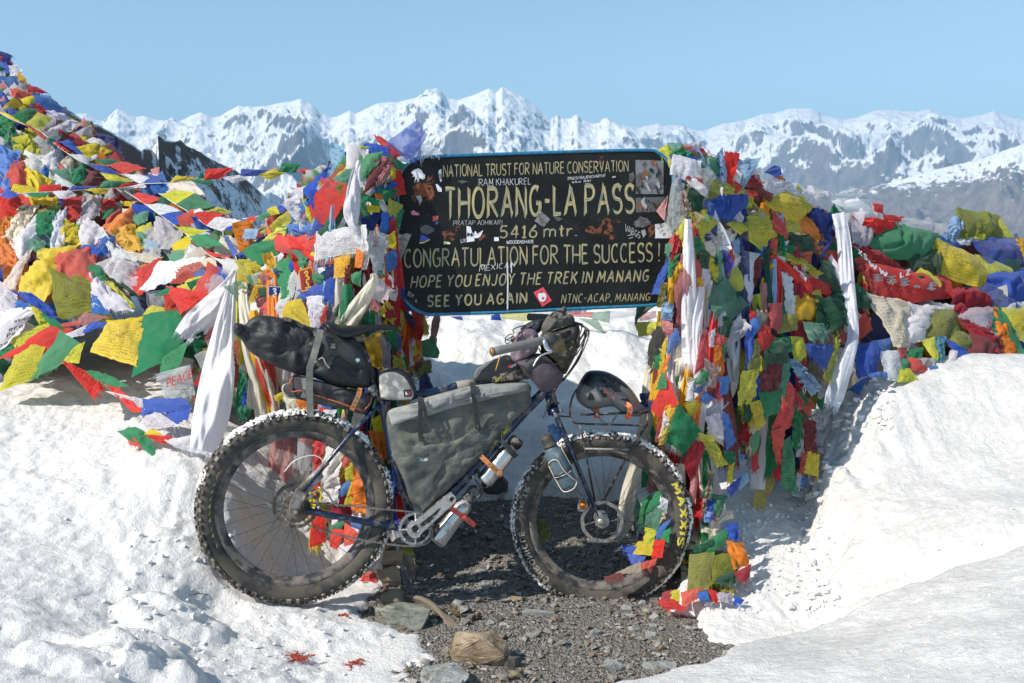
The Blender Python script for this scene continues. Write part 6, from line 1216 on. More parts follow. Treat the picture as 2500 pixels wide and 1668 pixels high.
D_PILE = """
b|blue|940,920,1000,840,1140,870,1150,945||c|knotted blue bundle
b|red|1075,805,1110,800,1310,935,1190,945||ft
b|blue|1180,830,1400,672,1467,780,1350,965|n|y8|sheer blue flag puffed up above the sign corner
b|blue|1300,880,1420,790,1430,930,1350,965|n|y6
b|white|1430,865,1500,838,1600,925,1420,940|n|y9
b|white|1230,960,1320,940,1330,1000,1260,985||fr
b|red|840,940,930,930,920,975,860,980||ft
b|yellow|760,1090,850,1010,820,1110,740,1150
b|brown|680,1120,860,988,905,1000,745,1135||h
b|green|530,1170,810,958,845,982,560,1192||H|rolled green flag twisted along the slope
b|pale_green|740,1130,900,1010,860,1100,800,1180||c
b|teal|560,1200,660,1140,600,1330,520,1300|p|c
b|white|400,1220,560,1190,520,1300,440,1360|n|
b|green|940,955,1110,925,1080,1010,940,1140||c
b|maroon|1070,975,1220,970,1200,1050,980,1235||h
b|pink|1120,960,1225,1000,1120,1150,1080,1180||h
b|tan|1190,1090,1215,1130,1060,1205,1130,1130||H
b|green|1175,940,1300,1010,1250,1085,1200,1000
b|yellow|1190,1020,1250,1080,1220,1130,1180,1120
b|red|1205,1078,1265,1075,1305,1240,1220,1255
b|blue|1070,1205,1220,1160,1225,1195,1080,1245||H
b|green|1080,1210,1260,1215,1160,1312,1110,1290||c
b|orange|1060,1250,1110,1250,1120,1290,1070,1290||c
b|green|940,1290,975,1268,1085,1300,1070,1342
b|white|1078,1310,1130,1310,1175,1412,1130,1400|p
b|yellow|965,1360,1095,1348,1085,1402,980,1402||H
b|dark_blue|945,1450,1095,1420,1045,1545,965,1530||c
b|green|930,1300,970,1300,1000,1420,930,1400||h
b|lime|1175,1305,1275,1355,1200,1480,1160,1420|p
b|green|1250,1370,1295,1400,1250,1560,1200,1550
b|mid_blue|1120,1420,1210,1420,1190,1560,1100,1560||h
b|lime|390,1400,440,1320,330,1560,140,1560|n|H
b|mid_blue|400,1450,520,1290,520,1400,390,1520||c
b|light_blue|560,1200,640,1180,600,1240,560,1240
b|red|640,1145,805,1195,800,1340,485,1450|n||puffed sheer red flag beside the white scarf
b|red|600,1200,810,1300,700,1500,490,1440|n
e|blue|240,245,520,60,450,120,260,290||H
e|green|300,210,570,70,620,160,400,335||c|wide green flag stretched to a knot
e|lime|420,120,640,-20,640,90,560,160||c
e|mid_blue|600,0,830,-10,830,60,660,90||c
e|green|540,0,700,-10,720,40,600,50||c
e|lime|680,-20,740,-20,700,60,660,90||
e|white|690,20,780,15,775,75,695,70|p
e|white|440,330,590,212,590,250,480,358|p
e|green|540,320,660,240,665,520,600,570||h
e|dark_green|350,470,520,420,480,560,360,540||c
e|lime|240,280,375,285,395,440,260,455|n|c|crumpled lime net knotted above the white scarves
e|lime|380,400,460,370,440,470,380,470|n|c
e|grey|460,360,560,300,540,470,470,480||c
e|maroon|400,560,520,520,500,680,420,690||c
e|white|520,600,640,560,600,700,530,710|p|c
e|blue|630,300,740,220,690,330,650,360
e|green|700,250,790,240,760,330,690,320||c
e|white|640,400,730,310,690,520,640,560|n|h
e|white|340,600,440,560,400,700,335,700|s|h
e|coral|440,600,520,590,480,690,430,690||c
e|brown|900,270,1010,250,950,340,910,330
e|dark_blue|880,320,1010,300,1000,420,900,430||c
e|white|870,320,930,330,945,400,880,370||c
e|green|830,380,950,360,940,440,840,440||c
e|blue|715,500,920,445,925,550,718,572
e|blue|940,405,1000,412,980,600,900,570|p
e|red|700,100,880,60,860,200,760,180||c|crumpled red flag in shade
e|red|630,95,760,105,860,272,690,215
e|red|565,60,690,90,862,270,530,185
e|teal|770,150,850,190,810,240,760,190
e|yellow|790,220,850,185,865,240,820,265|p
e|white|868,60,1220,5,1226,185,858,262|p|o4|white flag printed with a horse in a frame
e|gold|1000,262,1110,230,1075,390,990,400|p
e|gold|1040,240,1110,228,1100,330,1050,330|
e|maroon|1080,330,1120,310,1090,560,1060,560||h
e|white|1195,140,1290,120,1240,330,1200,330|n|h
e|grey|1260,180,1370,170,1370,370,1290,370||hfb|tangled ball of grey strings
e|pale_green|1320,290,1370,290,1360,380,1320,380||c
e|grey|1330,60,1410,80,1400,170,1340,180||c
e|yellow|1380,100,1470,30,1470,200,1390,150||h
e|mid_blue|1390,220,1475,180,1470,330,1400,360||h
e|gold|1430,350,1490,340,1480,440,1440,440
e|green|1120,380,1200,350,1190,470,1130,440||c
e|orange|1160,180,1220,220,1200,320,1150,320||h
e|blue|1470,470,1500,480,1580,650,1540,640||h
e|white|1285,400,1415,440,1388,602,1278,550|p
e|white|1400,380,1470,420,1470,585,1420,560|p
e|red|1370,380,1430,440,1430,480,1390,450
e|crimson|1370,572,1445,600,1465,725,1380,700
e|pink|1275,560,1345,612,1340,668,1268,640|p
e|lime|1385,588,1565,680,1500,800,1325,665|p
e|yellow|640,590,740,570,825,780,600,690|p
e|white|790,555,900,548,888,760,815,770||h
e|white|880,600,922,622,880,775,838,790|p
e|red|905,645,940,610,930,725,878,745
e|green|1200,720,1300,650,1290,860,1240,880|p|h
e|red|1575,650,1645,668,1655,862,1600,868||h
e|lime|1640,680,1680,700,1700,830,1668,835||h
e|dark_blue|1500,640,1590,700,1600,800,1530,720||c
e|gold|1200,840,1340,830,1360,1110,1270,1060|s|h
e|green|1380,800,1470,790,1470,960,1400,930||h
e|grey|1320,850,1410,850,1410,1080,1370,1080|n|h
e|blue|1460,800,1500,880,1500,960,1450,930
e|lime|1440,1000,1520,1040,1540,1110,1450,1090|p
e|maroon|1750,698,1802,700,1772,865,1718,862|s|
e|green|1658,890,1780,868,1775,1015,1650,1000
e|olive|1640,1042,1725,1038,1730,1125,1620,1185|p
e|dark_blue|1640,1165,1700,1130,1742,1245,1640,1262
e|maroon|1620,1060,1680,1010,1660,1120,1610,1120
e|orange|680,1320,780,1330,790,1420,690,1420|s|h
e|cream|600,1300,700,1310,740,1430,640,1430|s|h
e|yellow|530,1310,605,1270,605,1330,545,1345|p
e|green|270,1100,320,1180,300,1330,220,1450||h
e|blue|250,1240,320,1240,320,1380,270,1390||h
e|green|220,1330,350,1400,340,1470,260,1490||c
e|brown|230,900,262,900,262,1230,215,1230||h
e|maroon|10,850,100,720,90,800,0,900|p
e|dark_green|1000,640,1030,600,1020,700,990,700
f|red|895,300,965,330,935,640,885,670||h
f|white|955,380,1085,430,1065,760,955,760||h|white cloth hanging behind the rear wheel spokes
f|mid_blue|1090,650,1172,590,1158,690,1048,752
f|lime|1110,520,1170,490,1180,640,1120,640||h
f|coral|1090,460,1150,440,1140,530,1100,530
f|yellow|1150,640,1195,615,1185,765,1105,800||h
f|orange|1180,540,1270,620,1262,845,1160,820|k|c
f|red|878,860,960,870,972,1045,865,1085||h
f|white|1020,900,1060,900,1030,960,1010,950
f|green|1005,935,1105,905,1080,965,995,1000
f|mid_blue|1150,900,1240,930,1230,970,1160,950
f|red|1018,955,1112,980,1052,1105,1008,1082||h
f|coral|1108,925,1202,990,1165,1065,1108,1092||h
f|white|1088,1095,1165,1075,1142,1155,1088,1200|p|h
f|white|890,120,1040,120,1030,200,900,190||h
f|red|930,100,990,110,980,180,930,170||h
f|pink|1090,150,1130,120,1110,200,1080,200
f|dark_green|1110,120,1180,130,1160,230,1120,230||h
f|cream|1170,130,1250,160,1200,240,1160,230|p|h
f|yellow|1300,190,1370,150,1380,260,1320,290|p|h
f|orange|1280,270,1400,250,1400,440,1320,400|k|h
f|orange|1340,380,1410,330,1380,510,1350,500|s|h
f|blue|1405,552,1462,558,1482,745,1430,700||hfr
f|red|1470,700,1540,760,1530,890,1480,880||h
f|crimson|1230,280,1280,288,1270,335,1228,325
f|dark_green|1240,900,1262,940,1240,1080,1180,1080
l|coral|85,470,180,412,242,430,238,520||fb
l|red|80,500,230,440,240,500,120,510
l|olive|520,160,600,150,650,240,560,230||c
"""
D_RIGHT = """
g|lime|165,225,250,165,300,250,200,270|p|c
g|green|250,160,350,158,380,240,280,255|n
g|green|270,250,360,195,500,260,480,300||c
g|lime|250,285,290,280,285,330,262,340
g|green|360,195,655,275,632,402,490,390|n||green flag stretched over the pile top
g|red|400,200,512,192,545,238,430,225||H
g|grey|410,172,460,140,515,172,505,200||c
g|blue|625,310,680,300,710,390,630,410|n|c
g|crimson|655,310,700,260,970,480,960,550||H|long dark red rolled flag
g|crimson|690,240,730,240,920,370,950,470|n|ft
g|white|740,325,960,345,990,410,880,400|n|
g|blue|990,380,1060,330,1105,335,1105,420|p
g|dark_blue|1095,425,1150,430,1140,450,1100,440
g|white|1010,428,1335,488,1320,610,985,548|p
g|white|1330,488,1505,540,1490,672,1310,605|p
g|white|1540,555,1650,500,1740,520,1700,580|n|ftr
g|white|1500,580,1800,590,1872,742,1560,680|s|c|glossy white scarf billowing on the ridge
g|orange|985,545,1035,550,1030,720,960,700|k|h
g|lime|500,412,800,480,812,552,620,580|p|fr
g|lime|640,480,810,475,815,560,700,560|
g|red|830,520,970,520,930,560,860,560||frb
g|lime|840,565,920,570,900,640,850,650||c
g|olive|480,420,620,560,600,620,540,560||c
g|white|345,412,500,428,610,600,480,545|s|h
g|dark_green|380,450,520,560,500,680,400,650||c
g|tan|370,480,420,480,440,700,390,700||h
g|mid_blue|540,600,620,600,620,700,560,700||c
g|grey|300,395,350,410,380,780,225,800|n|h|long grey gauze scarf at the sign edge
g|white|300,248,496,300,498,428,275,390|p||white printed flag wrapped over the top right corner of the sign
g|pink|240,580,252,562,225,742,168,672|p|h
g|lime|420,700,545,670,635,790,520,905|p
g|dark_blue|560,820,640,760,630,915,540,900
g|cream|620,820,780,800,740,920,530,920||h
g|cream|530,900,720,880,640,1040,560,1000||H
g|white|660,880,760,860,700,980,600,1030||h
g|maroon|650,790,720,800,760,850,700,840
g|light_blue|740,920,800,880,810,1030,760,990||c
g|white|700,960,950,1005,870,1112,720,1085||H
g|white|700,1050,800,1080,780,1160,710,1150||c
g|lime|710,780,965,690,1090,840,965,972|p||broad lime printed flag mid right pile
g|lime|900,600,990,700,1050,760,960,720|
g|blue|620,560,842,553,822,768,553,692|p||bright blue flag billowing right of the sign
g|lime|385,732,432,790,395,952,318,842
g|red|1055,670,1140,700,1175,910,1070,830|s|h
g|lime|1150,730,1230,760,1290,830,1160,835|p
g|orange|1240,740,1312,730,1445,895,1275,835|k|c
g|dark_blue|1310,700,1370,655,1505,700,1512,935|s|c
g|yellow|1130,503,1352,642,1228,772,1000,620|p||yellow printed flag over orange cloth on the ridge
g|dark_green|1190,862,1330,868,1375,1000,1180,962||c
g|brown|1330,870,1420,930,1520,1045,1390,1010||fb
g|red|1440,980,1520,1000,1520,1080,1460,1060||fb
g|green|1005,982,1170,940,1310,1015,1050,992||H
g|red|1350,1180,1560,1270,1545,1345,1390,1300|p|
g|lime|1060,1002,1180,985,1425,1150,1375,1172|p||lime printed flag edged with a wavy hem
g|dark_green|1425,1060,1540,1060,1560,1262,1420,1190
g|yellow|505,1010,552,1000,678,1160,630,1235|p
g|dark_green|500,960,560,1000,560,1130,500,1090||c
g|green|380,890,480,880,530,970,375,1042||c
g|dark_green|600,1040,700,1040,680,1120,640,1110|n|
g|lime|700,1120,835,1108,845,1345,720,1222
g|white|810,1110,910,1050,900,1340,850,1400||h
g|maroon|905,1060,980,1050,960,1180,915,1180||h
g|gold|290,1060,410,1060,390,1190,300,1170|s|cfb
g|coral|430,1060,490,1058,522,1212,440,1228|p
g|white|520,1120,570,1130,580,1250,520,1250||h
g|blue|245,1040,300,1010,190,1300,128,1300||h
g|green|260,1040,340,1010,280,1180,250,1180||c
g|pale_green|235,930,290,930,260,1020,230,990
g|crimson|310,870,340,870,300,1050,270,1050||h
g|olive|200,1240,250,1230,220,1412,173,1400||h
g|light_blue|210,1380,290,1390,290,1560,200,1560||c
g|yellow|975,1195,1015,1208,990,1400,940,1392|p|h
g|dark_green|940,1395,1000,1400,1000,1560,935,1540||h
g|white|560,1440,700,1400,700,1560,550,1560|s|c
g|pale_green|690,1190,850,1392,740,1492,572,1350|n|o2|sheer pale green flag hanging by one corner
g|white|1110,1140,1200,1200,1240,1480,1170,1470||h
g|gold|1230,1330,1420,1280,1432,1510,1225,1500|s|cfb|ruffled golden satin bundle
g|dark_green|1360,1390,1560,1310,1620,1560,1480,1530|s|c
g|dark_green|1500,1250,1600,1300,1600,1400,1560,1400||c
h|red|500,422,605,436,580,472,510,462
h|red|440,360,490,365,495,410,450,400||ftr
h|white|600,440,865,482,870,548,620,505|n|
h|mid_blue|760,540,880,555,900,590,790,565
h|olive|945,398,1150,435,1180,550,950,562|p|ftr
h|lime|1020,560,1160,450,1250,552,1010,575||
h|light_blue|930,415,950,500,905,582,843,545|p|c
h|white|920,570,1010,562,1000,600,950,600||c
h|grey|310,480,430,500,420,600,330,610|p|c
h|red|330,438,540,470,540,540,420,520||cfb
h|crimson|330,610,395,598,660,780,500,745||H|dark red banner with white letters
h|green|540,475,782,545,752,682,408,652||fr|wide dark green flag across the right ridge
h|dark_green|640,660,830,640,830,770,700,770|n|c
h|green|640,810,690,780,800,770,760,810||c
h|gold|1280,560,1340,575,1340,690,1290,690|s|
h|blue|1010,590,1270,548,1312,700,1130,722|n|c
h|lime|1070,668,1325,770,1310,850,1110,782
h|yellow|775,553,1095,690,1080,862,812,772|p||yellow flag with a black framed print
h|blue|1100,800,1340,750,1340,940,1200,900||c
h|red|340,700,420,690,470,905,430,880||h
h|red|400,712,860,790,905,900,515,960|||red banner printed with grey characters
h|crimson|910,872,1050,850,1130,975,895,1000|p|c
h|blue|1000,850,1190,800,1305,960,1130,975|n|c
h|blue|1060,870,1120,890,1130,960,1010,880|n|
h|white|1210,930,1330,940,1320,985,1200,990
h|white|980,990,1140,970,1150,1120,950,1020|n|c
h|cream|410,910,640,960,640,1200,560,1180||h
h|white|640,960,800,978,720,1150,600,1180||cfr|white cloth with long fringed edges
h|olive|790,990,922,1000,922,1150,715,1142|p
h|olive|900,1080,1015,1150,990,1225,870,1180|p
h|maroon|1020,1100,1150,1140,1195,1245,1000,1255|p
h|crimson|930,1040,1100,1100,1190,1190,1160,1240||H
h|orange|1130,990,1170,1000,1320,1275,1200,1250|s|h
h|lime|1200,975,1340,980,1340,1170,1250,1120|n|
h|green|1170,978,1230,1050,1335,1275,1108,1062
h|blue|350,1200,470,1180,450,1340,355,1370||c
h|mid_blue|440,1170,545,1150,520,1222,460,1212
h|white|470,1240,580,1235,600,1392,520,1382|p
h|crimson|585,1210,630,1215,630,1300,600,1290||h
h|green|600,1270,640,1260,660,1370,600,1360||c
h|coral|650,1258,720,1255,755,1345,650,1332
h|green|660,1220,720,1208,712,1290,640,1250||c
h|grey|700,1270,790,1270,800,1310,720,1300||c
h|teal|800,1150,860,1150,850,1290,810,1270||h
h|blue|850,1150,900,1180,1040,1255,950,1265||H
h|white|890,1230,940,1200,930,1290,880,1300||h
h|lime|730,1170,800,1150,820,1270,790,1260||h
h|mid_blue|770,1320,850,1310,860,1350,790,1350
h|coral|840,1292,900,1292,880,1310,850,1315
h|lime|595,1340,650,1330,700,1395,590,1400|p
h|mid_blue|410,1350,510,1350,520,1380,420,1375
i|pale_green|60,1100,65,1095,66,1100,60,1101
h|pale_green|30,1060,180,1080,170,1170,80,1170||c
h|dark_green|90,900,270,1010,250,1140,120,1060||c
h|maroon|80,1160,180,1120,190,1180,130,1210
h|blue|50,1190,195,1190,155,1322,60,1240|p
h|lime|200,1120,245,1140,190,1370,150,1370|n|hfb
h|crimson|240,1090,280,1120,260,1180,240,1150
h|dark_green|350,870,420,920,420,970,350,960
i|lime|175,118,352,118,350,200,205,220|p
i|dark_green|172,0,300,0,180,90,172,170
i|dark_grey|330,150,400,190,300,490,262,360||c
i|pink|360,90,445,130,445,210,372,250|p
i|light_blue|360,0,440,20,430,100,365,80||c
i|mid_blue|420,230,480,170,500,250,400,380|n|h
i|yellow|370,270,400,240,380,480,340,500||h
i|green|295,340,370,330,380,470,310,480||c
i|white|300,310,390,270,370,330,310,350||c
i|orange|390,380,430,370,360,540,340,540||h
i|maroon|300,430,340,460,340,590,302,580||h
i|gold|340,480,400,470,320,700,270,700||hfb
i|dark_blue|200,670,290,645,290,780,210,740
i|crimson|660,230,712,180,718,430,618,495|s|h
i|coral|780,200,860,240,850,330,770,280||c
i|green|810,260,860,250,850,390,820,390||c
i|orange|770,300,840,310,832,545,748,565||h
i|white|720,200,770,170,760,300,730,300||h
i|grey|690,400,800,470,770,620,700,590|n|c
i|green|660,480,720,490,720,560,670,570||c
i|tan|560,540,680,560,650,640,560,640||c
i|mid_blue|600,600,700,590,650,660,600,650||c
i|pale_green|600,560,680,500,690,600,610,620||c
i|maroon|700,620,770,630,790,700,730,680||c
i|mid_blue|665,640,780,680,700,740,660,720|s
i|lime|540,740,640,690,660,780,570,840|n
i|orange|620,700,680,640,640,900,600,880|s|h
i|white|560,590,610,570,600,720,550,710||h
i|white|700,850,830,800,830,1050,710,960||c
i|pale_green|740,-10,840,0,800,70,760,50||h
i|dark_green|830,80,910,90,870,230,840,220||h
i|mid_blue|800,540,880,530,870,660,810,670||h
i|mid_blue|1030,60,1110,90,1110,180,1060,220||c
i|red|1040,30,1090,40,1090,120,1040,90
i|blue|1000,200,1060,150,1060,400,1010,560||h
i|olive|1040,270,1110,240,1110,540,1020,500||hfb
i|lime|980,500,1100,480,1060,720,950,740|p|h
i|dark_green|1000,720,1060,680,1040,870,980,870||h
i|blue|1085,530,1130,525,1115,712,1070,712|p
i|red|1105,145,1200,160,1170,335,1092,318|p
i|red|1180,190,1250,260,1210,300,1170,280
i|dark_green|1140,330,1300,260,1350,400,1150,500||c
i|green|1180,250,1340,230,1360,330,1200,400||c
i|lime|1350,230,1440,240,1470,362,1385,435|p
i|olive|1270,60,1380,60,1400,170,1250,200||c
i|crimson|1180,-20,1280,-20,1270,190,1200,150|s|h
i|maroon|1195,390,1292,400,1270,572,1155,500|p
i|maroon|1120,500,1195,520,1195,660,1110,650|p|c
i|light_blue|1320,390,1400,420,1565,610,1490,670|p|c
i|pale_green|1290,420,1340,430,1320,680,1250,650||h
i|green|1105,660,1265,640,1250,790,1130,860||c
i|red|1330,580,1385,640,1365,890,1195,990|p|
i|crimson|1385,640,1445,730,1400,785,1365,760||c
i|coral|1200,960,1300,920,1290,1180,1240,1200||hfb
i|green|1360,740,1425,830,1430,1120,1365,1060||h
i|grey|1400,1000,1450,980,1440,1140,1390,1140||h
i|green|1290,1050,1350,1000,1392,1385,1278,1362||h|tall gathered green flag standing at the foot of the pile
i|maroon|1450,855,1535,880,1545,1100,1460,1105||c
i|maroon|1470,1070,1610,1130,1580,1150,1480,1110||H
i|yellow|1480,1110,1565,1120,1562,1290,1450,1262|p|h
i|coral|1440,1120,1480,1120,1450,1290,1410,1270||h
i|mid_blue|1420,1280,1470,1300,1450,1390,1420,1370||c
i|grey|1400,1270,1440,1280,1430,1380,1385,1370||h
i|crimson|1205,1270,1280,1200,1270,1330,1220,1300||c
i|yellow|1040,740,1112,720,1152,890,1090,935|p||small yellow printed flag on the snow knob
i|green|1035,1010,1105,935,1110,1040,1060,1145|s
i|crimson|1055,1120,1100,1100,1105,1230,1050,1265||h
i|blue|865,1380,965,1300,975,1340,890,1452||H
i|light_blue|950,1340,1010,1270,1030,1330,960,1400|p|c
i|yellow|880,1180,920,1160,900,1330,862,1340|p
i|green|840,1100,930,1120,920,1200,850,1210||c
i|mid_blue|960,1130,1000,1130,985,1170,950,1170
i|mid_blue|825,808,880,840,925,1020,860,1085|s|
i|gold|390,770,490,735,415,920,372,950|s|fb
i|crimson|330,900,370,830,360,1020,310,1030||h
i|yellow|370,920,430,900,400,1040,340,1050||c
i|white|380,800,420,860,400,960,360,960||hc
i|red|400,520,480,740,335,835,288,770|p|
i|green|360,510,400,505,405,620,325,630|
i|green|490,758,655,945,542,1102,400,1022|p|o3|square green printed flag hanging in front of the cream scarf
i|crimson|600,1020,690,1050,600,1360,528,1170|s|h
i|lime|640,968,745,990,858,1190,790,1225|p|o2|
i|pink|590,1300,640,1240,620,1500,580,1400|s|h
k|blue|520,185,580,150,562,272,515,262||c
k|light_blue|515,190,575,165,560,280,520,285|s|
k|green|560,140,642,150,600,255,558,220||c
k|tan|500,240,520,220,560,40,540,30||c
k|green|495,430,645,335,640,400,540,480
k|dark_green|450,440,560,400,540,480,470,470||c
k|blue|640,312,705,305,705,390,660,380||c
k|orange|650,410,735,430,765,530,680,560||c
k|olive|440,500,562,480,535,665,428,680|p||large olive printed flag low beside the front tyre
k|olive|555,500,680,478,700,560,560,640|p|
k|dark_green|560,620,700,560,690,640,620,650||c
k|crimson|690,590,775,545,772,605,735,638||fb
k|red|255,755,340,740,402,800,300,792||cfb
k|coral|390,700,500,668,480,722,400,775||cfb
k|crimson|280,700,330,690,330,740,270,740||c
k|yellow|320,690,370,688,372,740,328,745||c
k|mid_blue|480,702,530,690,540,730,490,740||c
k|red|540,680,590,700,590,760,560,740||h
k|grey|590,700,672,708,670,762,600,742||c
k|blue|690,720,742,740,722,762,690,750||cfb
j|green|1100,640,1250,560,1190,780,1080,790||c
j|white|1180,620,1290,580,1270,720,1200,690||c
j|pale_green|1110,690,1250,640,1210,860,1095,820||cfb
j|mid_blue|1210,840,1305,785,1230,910,1190,930||h
j|green|1240,880,1305,850,1290,950,1235,930
j|yellow|1060,950,1150,968,1175,1048,1005,1042||
j|lime|1120,850,1200,860,1170,970,1110,950||c
j|red|1190,950,1262,945,1240,1062,1170,1062||c
j|blue|985,1050,1110,1068,1070,1145,1010,1110||cfb
j|blue|930,980,1060,990,1020,1040,950,1020||cfb
j|coral|1085,1120,1195,1080,1185,1125,1100,1160||c
j|maroon|810,1220,930,1190,940,1250,830,1260||c
j|tan|900,1190,1070,1110,1070,1180,920,1200||H
j|olive|255,750,370,820,375,925,300,935||c
"""
D_STR = """
m|blue|90,100,230,95,215,125,110,120|n
m|blue|390,110,480,105,495,140,440,130||
m|blue|718,100,780,80,800,140,715,135||c
m|lime|800,85,1030,80,1010,150,800,125|n|
m|red|1325,75,1530,70,1520,120,1360,105|n|
m|pale_green|1525,75,1665,62,1660,160,1520,130|n|
m|white|1665,62,1890,60,1880,100,1670,130|n|
m|pale_green|1410,120,1560,130,1650,270,1480,160|n|
m|pink|1890,90,2030,60,2040,120,1900,145|n|
"""
AREAS = [('lower left on the snow', lambda x, y: x < 520 and y > 860), ('top of left heap', lambda x, y: x < 300 and y < 420), ('high in the left heap', lambda x, y: x < 560 and y < 560), ('midway down the left heap', lambda x, y: x < 300), ('near the white scarves left', lambda x, y: x < 560),
         ('on the pile top left of the sign', lambda x, y: x < 1010 and y < 560), ('above the black seat bag', lambda x, y: x < 780 and y < 790), ('between saddle and sign', lambda x, y: x < 1010 and y < 800), ('beside the seat post', lambda x, y: x < 1100 and y < 960), ('behind the rear wheel', lambda x, y: x < 1000), ('on the snow under the sign', lambda x, y: x < 1500 and y < 800), ('behind the front wheel', lambda x, y: x < 1640 and y > 1180),
         ('right of the front tyre', lambda x, y: y > 1300), ('by the sign\'s upper right corner', lambda x, y: x < 1760 and y < 520), ('on the pile right of the sign', lambda x, y: x < 1760 and y < 760), ('above the front rack', lambda x, y: x < 1800 and y < 1000), ('at the foot of the right pile', lambda x, y: x < 2010 and y > 950), ('mid right pile', lambda x, y: x < 2030 and y < 620), ('in the lower right pile', lambda x, y: x < 2060), ('on the right ridge', lambda x, y: y < 700), ('above the right snow bank', lambda x, y: True)]
CN = dict(mid_blue='blue', light_blue='pale blue', dark_blue='navy blue', pale_green='pale green', dark_green='dark green', dark_grey='black', crimson='dark red', lime='lime yellow', net='grey')
KD = {'p': 'printed', 's': 'satin', 'n': 'sheer', 'k': 'patterned satin', '': 'plain'}
ORD = ['first', 'second', 'third', 'fourth', 'fifth', 'sixth', 'seventh', 'eighth', 'ninth', 'tenth', 'eleventh', 'twelfth']
def parea(Q): return abs(sum(Q[i][0]*Q[(i+1) % 4][1]-Q[(i+1) % 4][0]*Q[i][1] for i in range(4)))/2
ALL = []
def depth_rank(lst, base, step):
    for i, f in enumerate(lst): f['off'] = base+step*i; ALL.append(f)
for dat, base, step in ((D_LEFT, .03, .0011), (D_PILE, .03, .0010), (D_RIGHT, .02, .0009)): depth_rank(parse(dat), base, step)
for f in ALL:
    cx = sum(q[0] for q in f['Q'])/4; cy = sum(q[1] for q in f['Q'])/4; f['c'] = (cx, cy); ar = next(a for a, fn in AREAS if fn(cx, cy)); cn = CN.get(f['col'], f['col'])
    st = 'crumpled ' if 'c' in f['opt'] else ('creased ' if 'h' in f['opt'] else ('rolled ' if 'H' in f['opt'] else ''))
    f['lab'] = (f['desc']+' '+ar) if f['desc'] else '%s%s %s flag %s' % (st, KD[f['kind']], cn, ar)
for f in ALL:
    kx = 1.07 if parea(f['Q']) > 9000 else (1.10 if f['reg'] in 'gief' else 1.20); (cx, cy) = f['c']; f['Q'] = [(cx+(x-cx)*kx, cy+(y-cy)*kx) for x, y in f['Q']]
def flag_world(f):
    off = f['off']; o = f['opt']
    import re
    m = re.search(r'o(\d+)', o); off += (int(m.group(1))/100. if m else 0)*.7; m = re.search(r'y(-?\d+)', o)
    if m: return [at(x, y, int(m.group(1))/100.+.1) for x, y in f['Q']]
    c = f['c']; yc = YH(*c); out = []
    for x, y in f['Q']:
        yy = YH(x, y); yy = yc+np.clip(yy-yc, -.35, .35); out.append(at(x, y, yy-off))
    return out
rank = sorted(ALL, key=lambda f: -parea(f['Q'])-(1e5 if f['desc'] else 0)); BIG = set(id(f) for f in rank[:268]); SMB = MB()
labels = {}
for f in ALL:
    if id(f) in BIG: labels.setdefault(f['lab'], []).append(f)
for k, v in labels.items():
    if len(v) > 1:
        v.sort(key=lambda f: f['c'][0])
        for i, f in enumerate(v): f['lab'] = k+', '+(ORD[i]+' from left')
for f in ALL:
    if f['desc'] and len(f['lab'].replace('-', ' ').split()) > 14: f['lab'] = f['desc']+(', '+f['lab'].rsplit(', ', 1)[1] if ', ' in f['lab'] else '')
    if len(f['lab'].replace(',', ' ').split()) > 15: f['lab'] = f['lab'].replace('printed with a framed figure', 'with framed figure').replace('plain ', '').replace('large ', '').replace('crumpled ', '').replace('near the white scarves left', 'near the scarves').replace('in the ', 'in ').replace(' of the ', ' of ')
for i, f in enumerate(ALL):
    o = f['opt']; Q = flag_world(f); sz = np.linalg.norm(Q[2]-Q[0]); c_ = 'c' in o
    if sz < .02: continue
    fr = ''
    if 'f' in o:
        s = o[o.index('f')+1:]
        for ch in s:
            if ch in 'tblr': fr += ch
            else: break
    if not fr and (i*7) % 10 < 4: fr = 'b'
    fold = math.pi*.0+.12 if 'h' in o else (math.pi/2 if 'H' in o else None)
    amp = (.027 if c_ else .019 if fold is not None else .015)*min(1.3, sz/.26); mb = MB() if id(f) in BIG else SMB
    cloth(mb, Q, f['col'], f['kind'], n=22 if sz > .25 else 15, amp=amp, seed=1000+i*3, fold=fold, fray=fr, bulge=.028 if not c_ else .035, jag=.03 if not c_ else .05)
    if id(f) not in BIG: continue
    ob = mb.build('prayer_flag', CM, None); f['ob'] = ob
    tag(ob, f['lab'], 'prayer flag', 'loose prayer flags draped over the piles')
